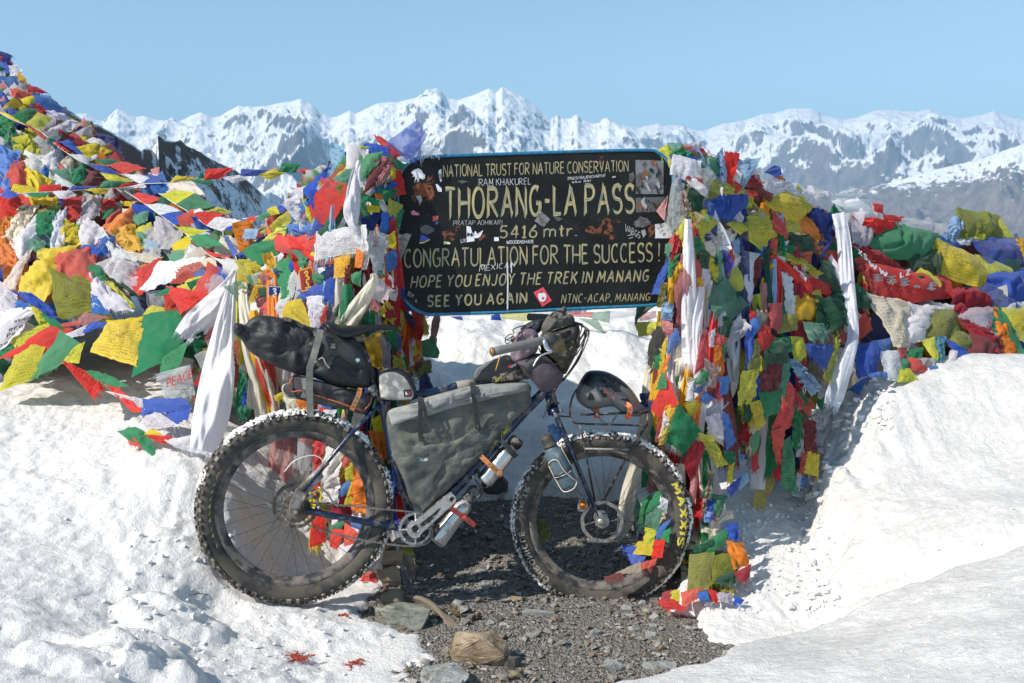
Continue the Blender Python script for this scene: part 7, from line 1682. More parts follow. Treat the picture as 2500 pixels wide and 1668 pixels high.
# ---- strings of flags: the string is the thing, each flag a part
def string(label, entries, cordpts, off=.16, Yabs=None, cordr=.0022):
    r0 = REG[entries[0][0]]; x0, y0 = r0(entries[0][2][0], entries[0][2][1]); root = tag(empty('prayer_flag_string', at(x0, y0, (Yabs if Yabs is not None else YH(x0, y0)-off))), label, 'prayer flag string', 'strings of prayer flags tied across the piles')
    def YY(x, y): return (Yabs if Yabs is not None else YH(x, y)-off)
    for k, (rg, col, v, kd) in enumerate(entries):
        r = REG[rg]; P = [r(v[i], v[i+1]) for i in (0, 2, 4, 6)]; cx = sum(p[0] for p in P)/4; cy = sum(p[1] for p in P)/4; yc = YY(cx, cy)
        Q = [at(x, y, yc+np.clip(YY(x, y)-yc, -.2, .2)+(.03 if i in (0, 1) and False else 0)-.0012*k) for i, (x, y) in enumerate(P)]; mb = MB(); cloth(mb, Q, col, kd, n=15, amp=.007, seed=5000+k*7+len(label), bulge=.03, jag=.02)
        mb.build('flag', CM, root)['label'] = CN.get(col, col)+' flag on the string'
    mb = MB(); r = REG[cordpts[0]]; pts = []
    for x, y in cordpts[1:]: px, py = r(x, y); pts.append(at(px, py, YY(px, py)-.002))
    mb.add(*tube(smoothpath(pts, max(12, len(pts)*5)), cordr, 6)); mb.build('cord', simple('white_cord', (.6, .58, .55), .7), root)
string('flag string sloping down the left heap from its upper corner', [('A', 'yellow', (-20, 850, 60, 860, 300, 1000, 140, 940), ''), ('A', 'green', (145, 905, 270, 800, 470, 820, 300, 1000), 'n'), ('A', 'lime', (300, 995, 450, 860, 640, 930, 470, 1075), 'p'), ('A', 'red', (300, 1005, 350, 1005, 555, 1160, 545, 1195), ''), ('A', 'green', (540, 1150, 660, 1180, 650, 1215, 570, 1195), ''),
  ('A', 'red', (620, 1210, 680, 1215, 835, 1320, 800, 1340), ''), ('A', 'blue', (690, 1205, 830, 1180, 1010, 1380, 900, 1330), 'p'), ('A', 'white', (810, 1345, 1000, 1370, 1110, 1430, 1020, 1470), 'p'), ('A', 'green', (1110, 1420, 1400, 1410, 1440, 1460, 1280, 1490), ''), ('A', 'red', (1280, 1490, 1450, 1440, 1760, 1525, 1500, 1590), 'p')],
  ['A', (-20, 850), (140, 940), (300, 1005), (480, 1080), (620, 1200), (800, 1340), (1020, 1470), (1280, 1495), (1500, 1590)], .22)
string('second flag string down the left heap below the first', [('a', 'blue', (700, 1010, 860, 1030, 1000, 1095, 860, 1092), 'p'), ('a', 'lime', (810, 1080, 900, 1100, 1095, 1152, 900, 1150), 'p'), ('a', 'white', (1015, 1090, 1180, 1110, 1290, 1150, 1140, 1168), 'p'), ('a', 'blue', (1160, 1168, 1185, 1105, 1290, 1110, 1325, 1165), ''), ('a', 'green', (810, 1205, 850, 1145, 1070, 1155, 930, 1210), 'p'), ('a', 'red', (940, 1200, 1060, 1160, 1135, 1168, 1010, 1202), ''), ('a', 'white', (1060, 1195, 1180, 1170, 1200, 1200, 1120, 1205), '')],
  ['a', (560, 925), (700, 1005), (860, 1080), (1000, 1095), (1150, 1165), (1350, 1165)], .24)
string('level flag string across the middle of the left heap', [('a', 'blue', (-10, 1265, 70, 1205, 165, 1260, 80, 1300), 'p'), ('a', 'yellow', (80, 1255, 110, 1175, 300, 1205, 305, 1245), 'p'), ('a', 'green', (210, 1250, 410, 1245, 375, 1287, 250, 1278), ''), ('a', 'red', (313, 1240, 332, 1178, 500, 1180, 508, 1228), 'p'), ('a', 'white', (428, 1238, 560, 1228, 635, 1262, 490, 1298), 'p'), ('a', 'blue', (560, 1228, 600, 1190, 802, 1190, 780, 1218), 'p'), ('a', 'yellow', (690, 1216, 895, 1210, 872, 1258, 765, 1248), 'p')],
  ['a', (-20, 1265), (80, 1255), (300, 1243), (560, 1230), (780, 1215), (1000, 1205), (1200, 1180)], .26)
string('free hanging flag string crossing in front of the snowy peaks', [('a', 'yellow', (1385, 1170, 1440, 1103, 1645, 1122, 1560, 1140), 'p'), ('a', 'green', (1540, 1145, 1640, 1128, 1760, 1148, 1712, 1187), 'p'), ('a', 'green', (1625, 1120, 1645, 1078, 1670, 1090, 1668, 1130), ''), ('a', 'red', (1660, 1138, 1692, 1050, 1925, 1038, 1800, 1135), 'p'), ('a', 'white', (1818, 1120, 1960, 1098, 2058, 1130, 1910, 1167), 'p'), ('a', 'blue', (1965, 1108, 1980, 1048, 2222, 1060, 2110, 1107), 'p'), ('a', 'yellow', (2115, 1095, 2260, 1045, 2342, 1085, 2200, 1142), 'p'), ('b', 'green', (260, 1075, 300, 1003, 450, 1005, 410, 1080), 'p'), ('b', 'red', (418, 1060, 500, 1048, 592, 1060, 560, 1142), 'p'), ('b', 'white', (555, 1060, 600, 1022, 660, 1025, 570, 1100), 'n')],
  ['a', (1350, 1165), (1385, 1165), (1660, 1137), (1820, 1120), (2110, 1103), (2260, 1075), (2420, 1065), (2600, 1110), (2640, 1100)], .1, Yabs=1.2)
string('flag string falling from the left heap to the big knot', [('a', 'lime', (1308, 1253, 1480, 1235, 1590, 1242, 1440, 1340), 'p'), ('a', 'green', (1440, 1340, 1600, 1250, 1752, 1352, 1560, 1412), 'p'), ('a', 'white', (1565, 1400, 1640, 1370, 1690, 1420, 1600, 1440), 's'), ('a', 'red', (1560, 1412, 1700, 1400, 1838, 1420, 1690, 1512), 'p'), ('a', 'white', (1690, 1510, 1780, 1438, 1975, 1472, 1820, 1562), 'p'), ('c', 'blue', (1835, 210, 1870, 175, 1955, 170, 1900, 215), ''), ('c', 'blue', (1828, 250, 1860, 260, 1948, 385, 1915, 440), '')],
  ['a', (1300, 1250), (1440, 1340), (1560, 1412), (1690, 1510), (1820, 1562), (1830, 1590), (1900, 1700), (1940, 1790)], .17)
string('lower flag string falling beside it to the same knot', [('a', 'red', (1068, 1265, 1160, 1238, 1335, 1300, 1190, 1342), 'p'), ('a', 'white', (1200, 1340, 1400, 1352, 1485, 1398, 1310, 1428), 'p'), ('a', 'blue', (1310, 1425, 1460, 1393, 1572, 1440, 1430, 1512), 'p'), ('c', 'lime', (1428, 172, 1530, 213, 1725, 208, 1550, 262), ''), ('c', 'green', (1550, 265, 1700, 238, 1832, 330, 1640, 352), ''), ('c', 'red', (1648, 358, 1740, 430, 1900, 418, 1870, 445), ''), ('c', 'white', (1760, 442, 1900, 465, 1872, 530, 1820, 492), 'p'), ('c', 'green', (1840, 290, 1850, 280, 1860, 300, 1850, 310), '')],
  ['a', (1000, 1215), (1190, 1340), (1310, 1425), (1430, 1512), (1550, 1605), (1640, 1690), (1760, 1780), (1940, 1800)], .19)
string('short string of small flags rising to the pile left of the sign', [('a', 'red', (2020, 1450, 2110, 1438, 2100, 1472, 2030, 1482), ''), ('a', 'green', (2108, 1440, 2210, 1388, 2232, 1420, 2130, 1482), 'p'), ('a', 'yellow', (2190, 1382, 2262, 1348, 2292, 1418, 2222, 1432), 'p'), ('b', 'blue', (255, 1352, 350, 1305, 375, 1350, 290, 1412), 'p'), ('b', 'white', (340, 1302, 420, 1258, 442, 1330, 375, 1335), 'p')], ['a', (1990, 1460), (2110, 1440), (2230, 1385), (2350, 1310), (2450, 1260)], .12)
string('string of faint flags lying along the snow crest under the sign', [(rg, c, tuple(float(q) for q in v.split(',')), k) for rg, c, v, k in [(l.split('|')[0], l.split('|')[1], l.split('|')[2], l.split('|')[3]) for l in D_STR.strip().splitlines()]], ['m', (60, 95), (400, 105), (780, 95), (1100, 85), (1400, 85), (1700, 75), (2060, 70)], .0, Yabs=2.55)
# ---- scarves
def scarf(label, path, col, kind='s', **k):
    mb = MB(); ribbon(mb, path, col, kind, **k); o = mb.build('offering_scarf', CM); tag(o, label, 'scarf', 'long offering scarves'); return o
e_, c_c, g_, i_ = REG['e'], REG['c'], REG['g'], REG['i']
scarf('brilliant white scarf swept left from the knot with a torn edge', [(574, 660, 14, .03), (556, 700, 34, .05), (520, 745, 55, .05), (480, 790, 68, .04), (452, 826, 62, .02)], 'white', amp=.018, pleats=2.5, seed=3, Yo=.17)
scarf('widest white scarf hanging from the knot down onto the snow', [(570, 665, 14, 0), (558, 740, 36, .02), (545, 830, 62, .02), (530, 930, 84, .04), (515, 1020, 88, .05), (495, 1100, 66, .04)], 'white', amp=.020, pleats=2.2, seed=4, Yo=.19, n=40, m=22)
scarf('cream white scarf beside the black seat bag tail', [(592, 690, 22), (600, 760, 34), (620, 850, 58), (645, 940, 64), (655, 1030, 62)], 'cream', amp=.016, pleats=3, seed=5, Yo=.12, n=36, m=20)
scarf('white scarf printed in pale colours hanging on the pile top', [b for b in [(877, 392, 10), (868, 430, 26), (862, 480, 36), (858, 520, 40), (862, 552, 22)]], (.72, .70, .76), 'k', amp=.014, seed=6, Yo=.13, pleats=2.5)
scarf('cream knotted scarf hanging above the saddle', [(*e_(1288, 370), 14), (*e_(1295, 430), 24), (*e_(1230, 540), 34), (*e_(1150, 660), 44), (*e_(1080, 760), 52)], 'cream', amp=.014, seed=7, Yo=.13, pleats=3)
scarf('white scarf with pink print hanging above the saddle', [(*e_(1060, 370), 20), (*e_(1030, 500), 28), (*e_(995, 640), 38), (*e_(965, 770), 44)], (.72, .66, .68), 'k', amp=.010, seed=8, Yo=.07, pleats=2.5)
scarf('orange patterned scarf hanging beneath the left sign corner', [(*e_(1480, 740), 26), (*e_(1545, 830), 42), (*e_(1590, 940), 50), (*e_(1540, 1060), 50), (*e_(1480, 1120), 18)], 'orange', 'k', amp=.018, seed=9, Yo=.05, pleats=2)
scarf('golden scarf hanging behind the seat post', [(*e_(1290, 830), 22), (*e_(1300, 960), 24), (*e_(1330, 1060), 26), (*e_(1350, 1110), 18)], 'gold', 's', amp=.012, seed=10, Yo=.03)
scarf('orange and gold scarf hanging behind the rear tyre', [(908, 1000, 30), (912, 1060, 38), (905, 1130, 34), (890, 1200, 26), (885, 1250, 20)], 'orange', 'k', amp=.016, seed=11, Yo=.03)
scarf('pink sheer cloth hanging left of the rear hub', [(700, 1010, 50), (690, 1100, 60), (680, 1180, 55), (690, 1240, 40)], 'pink', 'n', amp=.02, seed=12, Yo=-.05)  # even pink net cloth, set slightly behind the heap front
scarf('long white printed scarf hanging across the right pile', [(*g_(1560, 690), 34), (*g_(1600, 900), 34), (*g_(1620, 1150), 36), (*g_(1650, 1400), 32), (2080, 770, 30), (2082, 830, 28), (2060, 900, 40), (2040, 960, 46), (2030, 990, 40)], (.74, .75, .82), 'k', amp=.012, seed=13, Yo=.16, n=46, pleats=2)
scarf('off white scarf falling from the sign edge towards the helmet', [(*g_(560, 1200), 26), (*g_(510, 1360), 36), (*g_(490, 1500), 46), (*i_(580, 260), 66), (*i_(520, 420), 72), (*i_(480, 560), 54), (*i_(500, 620), 30)], 'cream', 's', amp=.02, seed=14, Yo=.08, n=44, m=22)
scarf('white gathered scarf with fringed end in the right pile', [(*i_(960, 0), 30), (*i_(930, 120), 36), (*i_(905, 300), 38), (*i_(900, 460), 40), (*i_(910, 570), 24)], 'white', 's', amp=.016, seed=15, Yo=.07, n=36)
scarf('white scarf end curling left in the right pile', [(*i_(915, 570), 20), (*i_(880, 660), 26), (*i_(800, 740), 34), (*i_(700, 810), 38), (*i_(620, 830), 26)], 'white', '', amp=.012, seed=16, Yo=.09)
scarf('golden satin scarf in the right pile beside the sign', [(*g_(330, 1100), 26), (*g_(310, 1250), 28), (*g_(300, 1400), 30), (*g_(310, 1560), 30)], 'gold', 's', amp=.014, seed=17, Yo=.07)
scarf('white scarf with pink printed border beside the golden one', [(*g_(400, 1130), 20), (*g_(400, 1300), 22), (*g_(395, 1450), 24), (*g_(390, 1580), 24)], (.72, .62, .64), 'k', amp=.007, seed=18, Yo=.08)
scarf('second golden scarf twisting down near the sign', [(*g_(470, 1190), 26), (*g_(500, 1320), 26), (*g_(480, 1450), 24), (*g_(470, 1560), 22)], 'gold', 's', amp=.014, seed=19, Yo=.085)
scarf('gold scarf low above the front rack', [(*i_(570, 450), 18), (*i_(560, 560), 22), (*i_(530, 680), 24), (*i_(500, 770), 18)], 'gold', 's', amp=.010, seed=20, Yo=.10)
scarf('red satin scarf with thick tassel in the right pile', [(*g_(1040, 1020), 14), (*g_(1130, 1110), 30), (*g_(1230, 1190), 34), (*g_(1300, 1270), 40), (*g_(1320, 1340), 34)], 'red', 's', amp=.014, seed=21, Yo=.09)
scarf('long red satin scarf hanging straight in the right pile', [(*g_(1050, 1050), 24), (*g_(1080, 1200), 32), (*g_(1080, 1400), 30), (*i_(1230, 60), 30), (*i_(1230, 180), 26)], 'red', 's', amp=.016, seed=22, Yo=.08)
scarf('cream scarf hanging behind the front tyre', [(*i_(330, 780), 26), (*i_(290, 900), 36), (*i_(260, 1010), 40), (1570, 1110, 44), (1545, 1190, 50), (1530, 1260, 46), (1515, 1310, 20)], 'cream', 's', amp=.016, seed=23, Yo=-.02, n=40)
scarf('long white scarf slanting down beside the front tyre', [(*i_(740, 1120), 26), (*i_(710, 1250), 30), (*i_(670, 1400), 32), (*i_(640, 1560), 26)], (.70, .68, .70), 's', amp=.008, seed=24, Yo=.07)
for lb_, cl_, kd_, px0, px1, y0_, y1_, w_, sd0, yo_ in [('dark red cloth strip hanging under the sign\'s lower left corner', 'crimson', '', 985, 1010, 770, 880, 26, 61, .02), ('orange patterned strip beside the seat post under the sign', 'gold', 'k', 972, 985, 860, 1010, 34, 62, .06), ('green strip hanging beside the top tube bag', 'green', 'p', 955, 962, 930, 1090, 26, 63, .05), ('white strip hanging behind the seat tube', 'white', 's', 945, 938, 1010, 1250, 30, 64, .04), ('yellow strip hanging low behind the seat tube', 'yellow', 'p', 968, 960, 1060, 1290, 24, 65, .02), ('dark blue strip hanging behind the frame bag corner', 'blue', '', 985, 975, 1030, 1180, 22, 66, .0)]:
    scarf(lb_, [(px0, y0_, w_*.6), ((px0+px1)/2, (y0_+y1_)/2, w_), (px1, y1_, w_*1.2)], cl_, kd_, amp=.012, seed=sd0, Yo=yo_)
for lb_, cl_, kd_, pts_, sd0, yo_ in [('long cream scarf falling behind the helmet into the wheel', 'cream', 's', [(1605, 830, 24), (1588, 930, 36), (1580, 1030, 40), (1560, 1130, 44)], 71, .06), ('long white scarf in the right column beside the rack', 'white', 's', [(1640, 800, 24), (1630, 900, 34), (1640, 1000, 38), (1655, 1090, 30)], 72, .13), ('yellow satin strip in the right column beside the rack', 'gold', 's', [(1615, 760, 18), (1608, 860, 24), (1600, 960, 26), (1606, 1040, 20)], 73, .12), ('red strip low in the right column beside the tyre', 'red', '', [(1690, 1080, 20), (1705, 1180, 30), (1712, 1290, 30)], 74, .10), ('cream strip low in the right column beside the tyre', 'cream', 's', [(1700, 1060, 24), (1722, 1170, 34), (1724, 1300, 36), (1722, 1380, 26)], 75, .12), ('green strip low in the right column', 'green', 'p', [(1720, 1100, 20), (1728, 1200, 28), (1716, 1310, 26)], 76, .13), ('white strip in the middle of the right column', 'white', 's', [(1710, 700, 22), (1700, 820, 30), (1712, 940, 34), (1706, 1050, 26)], 77, .13), ('red satin strip in the middle of the right column', 'red', 's', [(1745, 760, 18), (1738, 860, 26), (1748, 960, 28)], 78, .14)]:
    scarf(lb_, pts_, cl_, kd_, amp=.014, seed=sd0, Yo=yo_, n=32)
scarf('cream scarf between tyre and red scarf', [(*i_(490, 1080), 26), (*i_(470, 1180), 34), (*i_(480, 1290), 26)], 'cream', 's', amp=.012, seed=25, Yo=.02)
scarf('off white scarf tied round the post foot beside the front tyre', [(1790, 1255, 22), (1760, 1262, 26), (1720, 1290, 30), (1700, 1325, 30)], 'cream', '', amp=.012, seed=26, Yo=.06, fray='')
scarf('white folds hanging mid right pile', [(*i_(980, 20), 20), (*i_(990, 150), 22), (*i_(985, 260), 22), (*i_(1000, 400), 16)], 'white', 's', amp=.014, seed=27, Yo=.03)
scarf('yellow fringed scarf in the right pile', [(*i_(970, 230), 16), (*i_(975, 400), 20), (*i_(970, 600), 24)], 'yellow', '', amp=.010, seed=28, Yo=.055)
scarf('white scarf with frayed end on the left heap edge', [(*c_c(1690, 800), 30), (*c_c(1560, 900), 44), (*c_c(1540, 1060), 30)], 'white', '', amp=.014, seed=29, Yo=.07)
# small printed badges on the left pile
def badge(label, col, Q, txt, tcol, bcol, seed, Yo=.175):
    Yb = YH(*e_(*Q[0]))-Yo; mb = MB(); W = [at(*e_(*q), Yb) for q in Q]; cloth(mb, W, col, '', n=9, amp=.003, seed=seed, bulge=.006, jag=.0)
    o = mb.build('prayer_badge', CM); tag(o, label, 'prayer flag', 'small symbol flags above the black bag')
    mb = MB(); Wn = np.cross(W[1]-W[0], W[3]-W[0]); Wn /= np.linalg.norm(Wn); Wn = -Wn if Wn[1] > 0 else Wn
    def mp(x, y, w_): return W[0]*(1-x)*(1-y)+W[1]*x*(1-y)+W[2]*x*y+W[3]*(1-x)*y+Wn*(.011+w_)
    for a, b in (((.06, .05), (.94, .05)), ((.94, .05), (.94, .95)), ((.94, .95), (.06, .95)), ((.06, .95), (.06, .05))):
        n_2 = .018; dx, dy = b[0]-a[0], b[1]-a[1]; l = math.hypot(dx, dy); nx, ny = -dy/l*n_2, dx/l*n_2; mb.add([mp(a[0]-nx, a[1]-ny, 0), mp(b[0]-nx, b[1]-ny, 0), mp(b[0]+nx, b[1]+ny, 0), mp(a[0]+nx, a[1]+ny, 0)], [(0, 1, 2, 3)], col=bcol)
    for st in ([(.38, .22), (.55, .16), (.62, .26), (.45, .34), (.60, .40), (.66, .50), (.48, .52)], [(.5, .5), (.44, .62), (.54, .72), (.5, .80)]):
        P = smoothpath(st, 14); d = np.gradient(P, axis=0); d /= np.linalg.norm(d, axis=1)[:, None]; V = []
        for p, q in zip(P, d): V += [mp(p[0]-q[1]*.035, p[1]+q[0]*.035, .0005), mp(p[0]+q[1]*.035, p[1]-q[0]*.035, .0005)]
        mb.add(V, [(2*i, 2*i+1, 2*i+3, 2*i+2) for i in range(13)], col=tcol)
    brush(mb, txt, (.36, .90), (.64, .90), .07, .07, mp, wd=.22, taper=0, w=.0006, col=tcol); mb.build('printed_symbol', M_ST2, o, smooth=False)
badge('small golden symbol flag with a dark syllable left of the blue one', (.75, .42, .03), [(382, 452), (482, 458), (425, 612), (333, 595)], 'HUM', (.08, .05, .03), (.6, .5, .1), 1)
badge('small blue symbol flag with a white syllable', (.01, .04, .25), [(487, 460), (592, 468), (583, 578), (487, 594)], 'OM', (.7, .7, .75), (.6, .62, .7), 2)
badge('small red symbol flag with a yellow syllable', (.58, .02, .015), [(718, 342), (826, 308), (862, 482), (738, 517)], 'NI', (.75, .5, .04), (.75, .5, .04), 3, .20)
# lettering on banners
def banner_text(parent_like, txt, p0, p1, h, col, Yo, lean=0, wd=.16, seed=0):
    mb = MB(); brush(mb, txt, p0, p1, h, h, lambda x, y, w_: at(x, y, YH(x, y)-Yo-w_), wd=wd, taper=.1, seed=seed, lean=lean, col=col, wob=.04); return mb
for label, txt, p0, p1, h, col, Yo in [('large red letters across a white torn banner', 'PEACE', (408, 946), (470, 922), 20, (.55, .04, .03), .21)]:
    mb = MB(); Y0 = YH(430, 920)-.20; Qb = [at(x, y, Y0+.02) for x, y in [(384, 912), (465, 890), (478, 965), (402, 975)]]; cloth(mb, Qb, 'white', 'n', n=16, amp=.010, seed=77, bulge=.01, fray='lb'); o = mb.build('prayer_banner', CM); tag(o, label+' beside the widest white scarf', 'banner')
    mb = MB(); brush(mb, txt, p0, p1, h, h, lambda x, y, w_: at(x, y, Y0-.012-w_), wd=.14, taper=.1, col=col); mb.build('lettering', M_ST2, o, smooth=False)
Lc = REG['L']
mb = MB(); Y0 = YH(40, 820)-.20; Qb = [at(*Lc(x, y), Y0) for x, y in [(-30, 400), (270, 215), (330, 250), (-30, 640)]]; cloth(mb, Qb, 'white', 's', n=16, amp=.006, seed=78, bulge=.012); o = mb.build('prayer_banner', CM); tag(o, 'white banner with black handwritten letters at the left edge', 'banner')
mb = MB()
for tx, a, b in (('asion', (140, 345), (285, 310)), ('aro', (90, 425), (215, 385)), ('Po', (70, 490), (140, 455)), ('oo', (-5, 580), (70, 545))): brush(mb, tx, Lc(*a), Lc(*b), 9, 8, lambda x, y, w_: at(x, y, Y0-.016-w_), wd=.2, taper=.1, col=(.02, .02, .02), space=.35)
mb.build('lettering', M_ST2, o, smooth=False)
hR = REG['h']; mb = MB()
for tx, a, b in (('XS', (352, 650), (402, 690)), ('WW', (415, 720), (520, 790)), ('LZ', (600, 790), (655, 770))): brush(mb, tx, hR(*a), hR(*b), 12, 12, lambda x, y, w_: at(x, y, YH(x, y)-.20-w_), wd=.2, taper=.0, col=(.7, .68, .68), space=.35)
fo = next(f['ob'] for f in ALL if f['desc'].startswith('dark red banner')); mb.build('banner_print', M_ST2, fo, smooth=False)
fo = next(f['ob'] for f in ALL if f['desc'].startswith('red banner printed')); rs = random.Random(3)
for k in range(5):
    mb = MB(); bx_, by_ = 440+k*78, 770+k*12
    for q in range(6):
        hz_ = q < 3; a = (bx_+(2 if hz_ else 12+q*6-10), by_+(q*16+4 if hz_ else 4)); b = (bx_+(56 if hz_ else 12+q*6-10+rs.uniform(-8, 8)), a[1]+(rs.uniform(-3, 3) if hz_ else 44)); W4 = 4
        nx, ny = (0, W4) if hz_ else (W4, 0)
        P4 = [hR(a[0]-nx, a[1]-ny), hR(b[0]-nx, b[1]-ny), hR(b[0]+nx, b[1]+ny), hR(a[0]+nx, a[1]+ny)]; mb.add([at(x, y, YH(x, y)-.185-.0003*q) for x, y in P4], [(0, 1, 2, 3)], col=(.22, .20, .21))
    mb.build('printed_character', M_ST2, fo, smooth=False)
# ---- backing mass and countless small rags
PL = [(-90, 100), (20, 128), (50, 185), (100, 232), (165, 262), (210, 300), (285, 352), (325, 405), (400, 440), (490, 470), (560, 525), (620, 560), (690, 490), (740, 420), (840, 372), (935, 358), (975, 395), (980, 700), (1010, 765), (1035, 880), (1010, 960), (970, 1100), (975, 1290), (930, 1330), (880, 1300), (760, 1290), (752, 1120), (690, 1010), (590, 1000), (470, 985), (450, 900), (390, 860), (340, 720), (240, 790), (180, 810), (130, 850), (60, 920), (-90, 960)]
PR_ = [(1630, 360), (1690, 345), (1760, 388), (1850, 440), (1990, 485), (2140, 535), (2270, 560), (2330, 545), (2440, 585), (2600, 610), (2600, 900), (2420, 870), (2300, 880), (2230, 900), (2120, 930), (2060, 960), (2000, 980), (1965, 1060), (1975, 1170), (1940, 1190), (1850, 1180), (1800, 1100), (1720, 1120), (1730, 1290), (1800, 1400), (1690, 1430), (1640, 1330), (1560, 1320), (1530, 1280), (1600, 1130), (1590, 1000), (1608, 850), (1625, 740), (1640, 600)]
SCR = SMB; PK = MB()
for side, PLY, bx in (('left', PL, (-90, 1040, 96, 1400)), ('right', PR_, (1520, 2600, 340, 1440))):
    st = 11; X = np.arange(bx[0], bx[1], st); Yy = np.arange(bx[2], bx[3], st); GXp, GYp = np.meshgrid(X, Yy); dd = polydist(GXp, GYp, PLY); YY_ = _yr(GXp/400., GYp/400.)+.05+.02*fbm(GXp/40., GYp/40., 3, 5)+.10*np.exp(np.minimum(0, dd)/18.)
    P = np.array([[at(GXp[j, i], GYp[j, i], YY_[j, i]) for i in range(len(X))] for j in range(len(Yy))]); F = [f for f in gridF(len(X), len(Yy)) if dd.ravel()[list(f)].max() < 2]
    mb = PK; mb.add(P.reshape(-1, 3), F, np.stack([GXp.ravel()/60., GYp.ravel()/60.], 1)); cells = np.array([RGB[c] for c in ('dark_green', 'maroon', 'dark_blue', 'tan', 'olive', 'grey', 'crimson', 'green', 'cream')]); idx = (np.floor((gn(GXp/55., GYp/55., 3)+gn(GXp/23., GYp/23., 9)*.6)*9+50).astype(int)) % 9; mb.col[-1] = cells[idx.ravel()]*.8
    tk = (1.3 if side == 'left' else .22)*np.clip(-(dd+4)/90., 0, 1)**.6+.01  # unseen backward depth, made thick on the left to shade the snow
    Pb = np.array([[at(GXp[j, i], GYp[j, i], YY_[j, i]+.02+tk[j, i]) for i in range(len(X))] for j in range(len(Yy))]); mb.add(Pb.reshape(-1, 3), F, np.stack([GXp.ravel()/60., GYp.ravel()/60.], 1), col=RGB['tan'])
    rs = random.Random(11 if side == 'left' else 12); mb = SCR; cnt = 0; target = 330 if side == 'left' else 230
    pal = ['white', 'cream', 'grey', 'white', 'red', 'coral', 'crimson', 'maroon', 'gold', 'yellow', 'lime', 'olive', 'green', 'green', 'pale_green', 'dark_green', 'blue', 'mid_blue', 'dark_blue', 'light_blue', 'white', 'white', 'white', 'cream', 'grey', 'grey', 'tan', 'pink', 'orange']
    for _ in range(9000):
        if cnt >= target: break
        x, y = rs.uniform(bx[0], bx[1]), rs.uniform(bx[2], bx[3])
        if float(polydist(np.array([x]), np.array([y]), PLY)[0]) > -24: continue
        Y = YH(x, y)-rs.uniform(-.045, -.0); sc2 = FPX/(Y+3.9); vert = x > 560 and x < 2000; w2 = (rs.uniform(.05, .10) if vert else rs.uniform(.08, .18))*sc2; h2 = (rs.uniform(.14, .34) if vert else rs.uniform(.09, .24))*sc2; an = rs.gauss(0, .35) if vert else rs.uniform(-1.2, 1.2); ca, sa = math.cos(an), math.sin(an)
        Q = []
        for a, b in ((-.5, -.5), (.5, -.5), (.5, .5), (-.5, .5)): xx = a*w2*rs.uniform(.6, 1.3); yy = b*h2*rs.uniform(.7, 1.2); px, py = x+xx*ca-yy*sa, y+xx*sa+yy*ca; Q.append(at(px, py, Y+rs.gauss(0, .018)))
        cloth(mb, Q, rs.choice(pal), rs.choice(['', '', 'p', 's', 'n']), n=10, amp=.022, seed=rs.randrange(10000), fold=.1 if vert and rs.random() < .7 else None, bulge=.02, jag=.06, fray='b' if rs.random() < .12 else ''); cnt += 1
rs = random.Random(77); cnt = 0; pal2 = ['white', 'white', 'cream', 'cream', 'white', 'grey', 'gold', 'yellow', 'orange', 'red', 'red', 'crimson', 'pink', 'lime', 'lime', 'green', 'green', 'dark_green', 'pale_green', 'blue', 'mid_blue', 'dark_blue', 'light_blue', 'maroon']
STRIP = []
while cnt < 260:
    lf = rs.random() < .40
    x = rs.uniform(590, 985) if lf else (rs.uniform(1560, 1710) if rs.random() < .5 else rs.uniform(1640, 1960)); y0 = rs.uniform(440, 1150) if lf else rs.uniform(500, 1300); L = rs.uniform(120, 360); wd = rs.uniform(15, 44)
    PQ = PL if lf else PR_
    if max(float(polydist(np.array([x]), np.array([y0]), PQ)[0]), float(polydist(np.array([x]), np.array([y0+L*.8]), PQ)[0])+10) > -10: continue
    dr = rs.gauss(0, 26)+(-22 if 1560 < x < 1640 else 0); cl = rs.choice(pal2); kd = rs.choice(['', 's', 's', 'k', 'p', 'n']); path = [(x, y0, wd*.5), (x+dr*.2, y0+L*.3, wd), (x+dr*.6, y0+L*.65, wd*1.25), (x+dr, y0+L, wd*rs.uniform(.8, 1.4))]
    front = L*wd > 6200 and len(STRIP) < 62 and not (lf and y0+L > 740 and 560 < x < 960 and y0 < 560 and False); yo = rs.uniform(.05, .11) if front else rs.uniform(-.02, .04)
    if front: STRIP.append((x, y0, lf, cl, kd, path, yo, rs.randrange(9999)))
    else: ribbon(SCR, path, cl, kd, n=18, m=9, pleats=2.2, amp=.010, seed=rs.randrange(9999), fray='b' if rs.random() < .4 else '', Yo=yo)
    cnt += 1
for _ in range(120):
    x = rs.uniform(1575, 1790); y = rs.uniform(1180, 1455)
    if x > 1735 and y < 1330: continue
    if True: pass; g = rs.uniform(14, 34); Yb = YH(x, y)-rs.uniform(.10, .20); Yb = max(Yb, .26) if x < 1715 else Yb
    cloth(SCR, [at(x-g*rs.uniform(.5, 1.2), y-g*rs.uniform(.4, 1), Yb+.03), at(x+g*rs.uniform(.5, 1.2), y-g*rs.uniform(.3, 1), Yb+.03), at(x+g*rs.uniform(.5, 1.3), y+g*rs.uniform(.5, 1), Yb-.02), at(x-g*rs.uniform(.5, 1.2), y+g*rs.uniform(.4, 1), Yb-.02)], rs.choice(pal2), rs.choice(['', 'n', 'p']), n=10, amp=.02, seed=rs.randrange(9999), bulge=.03, jag=.08, fray=rs.choice(['b', '', 'r']))
grp = {}
for st in STRIP:
    x, y0, lf, cl, kd, path, yo, sd_ = st; cn = CN.get(cl, cl); ar = ('in the left pile' if lf else 'in the right pile')+(' up high' if y0 < 640 else ' at mid height' if y0 < 850 else ' low down'); grp.setdefault('narrow %s %s strip %s' % (KD[kd], cn, ar), []).append(st)
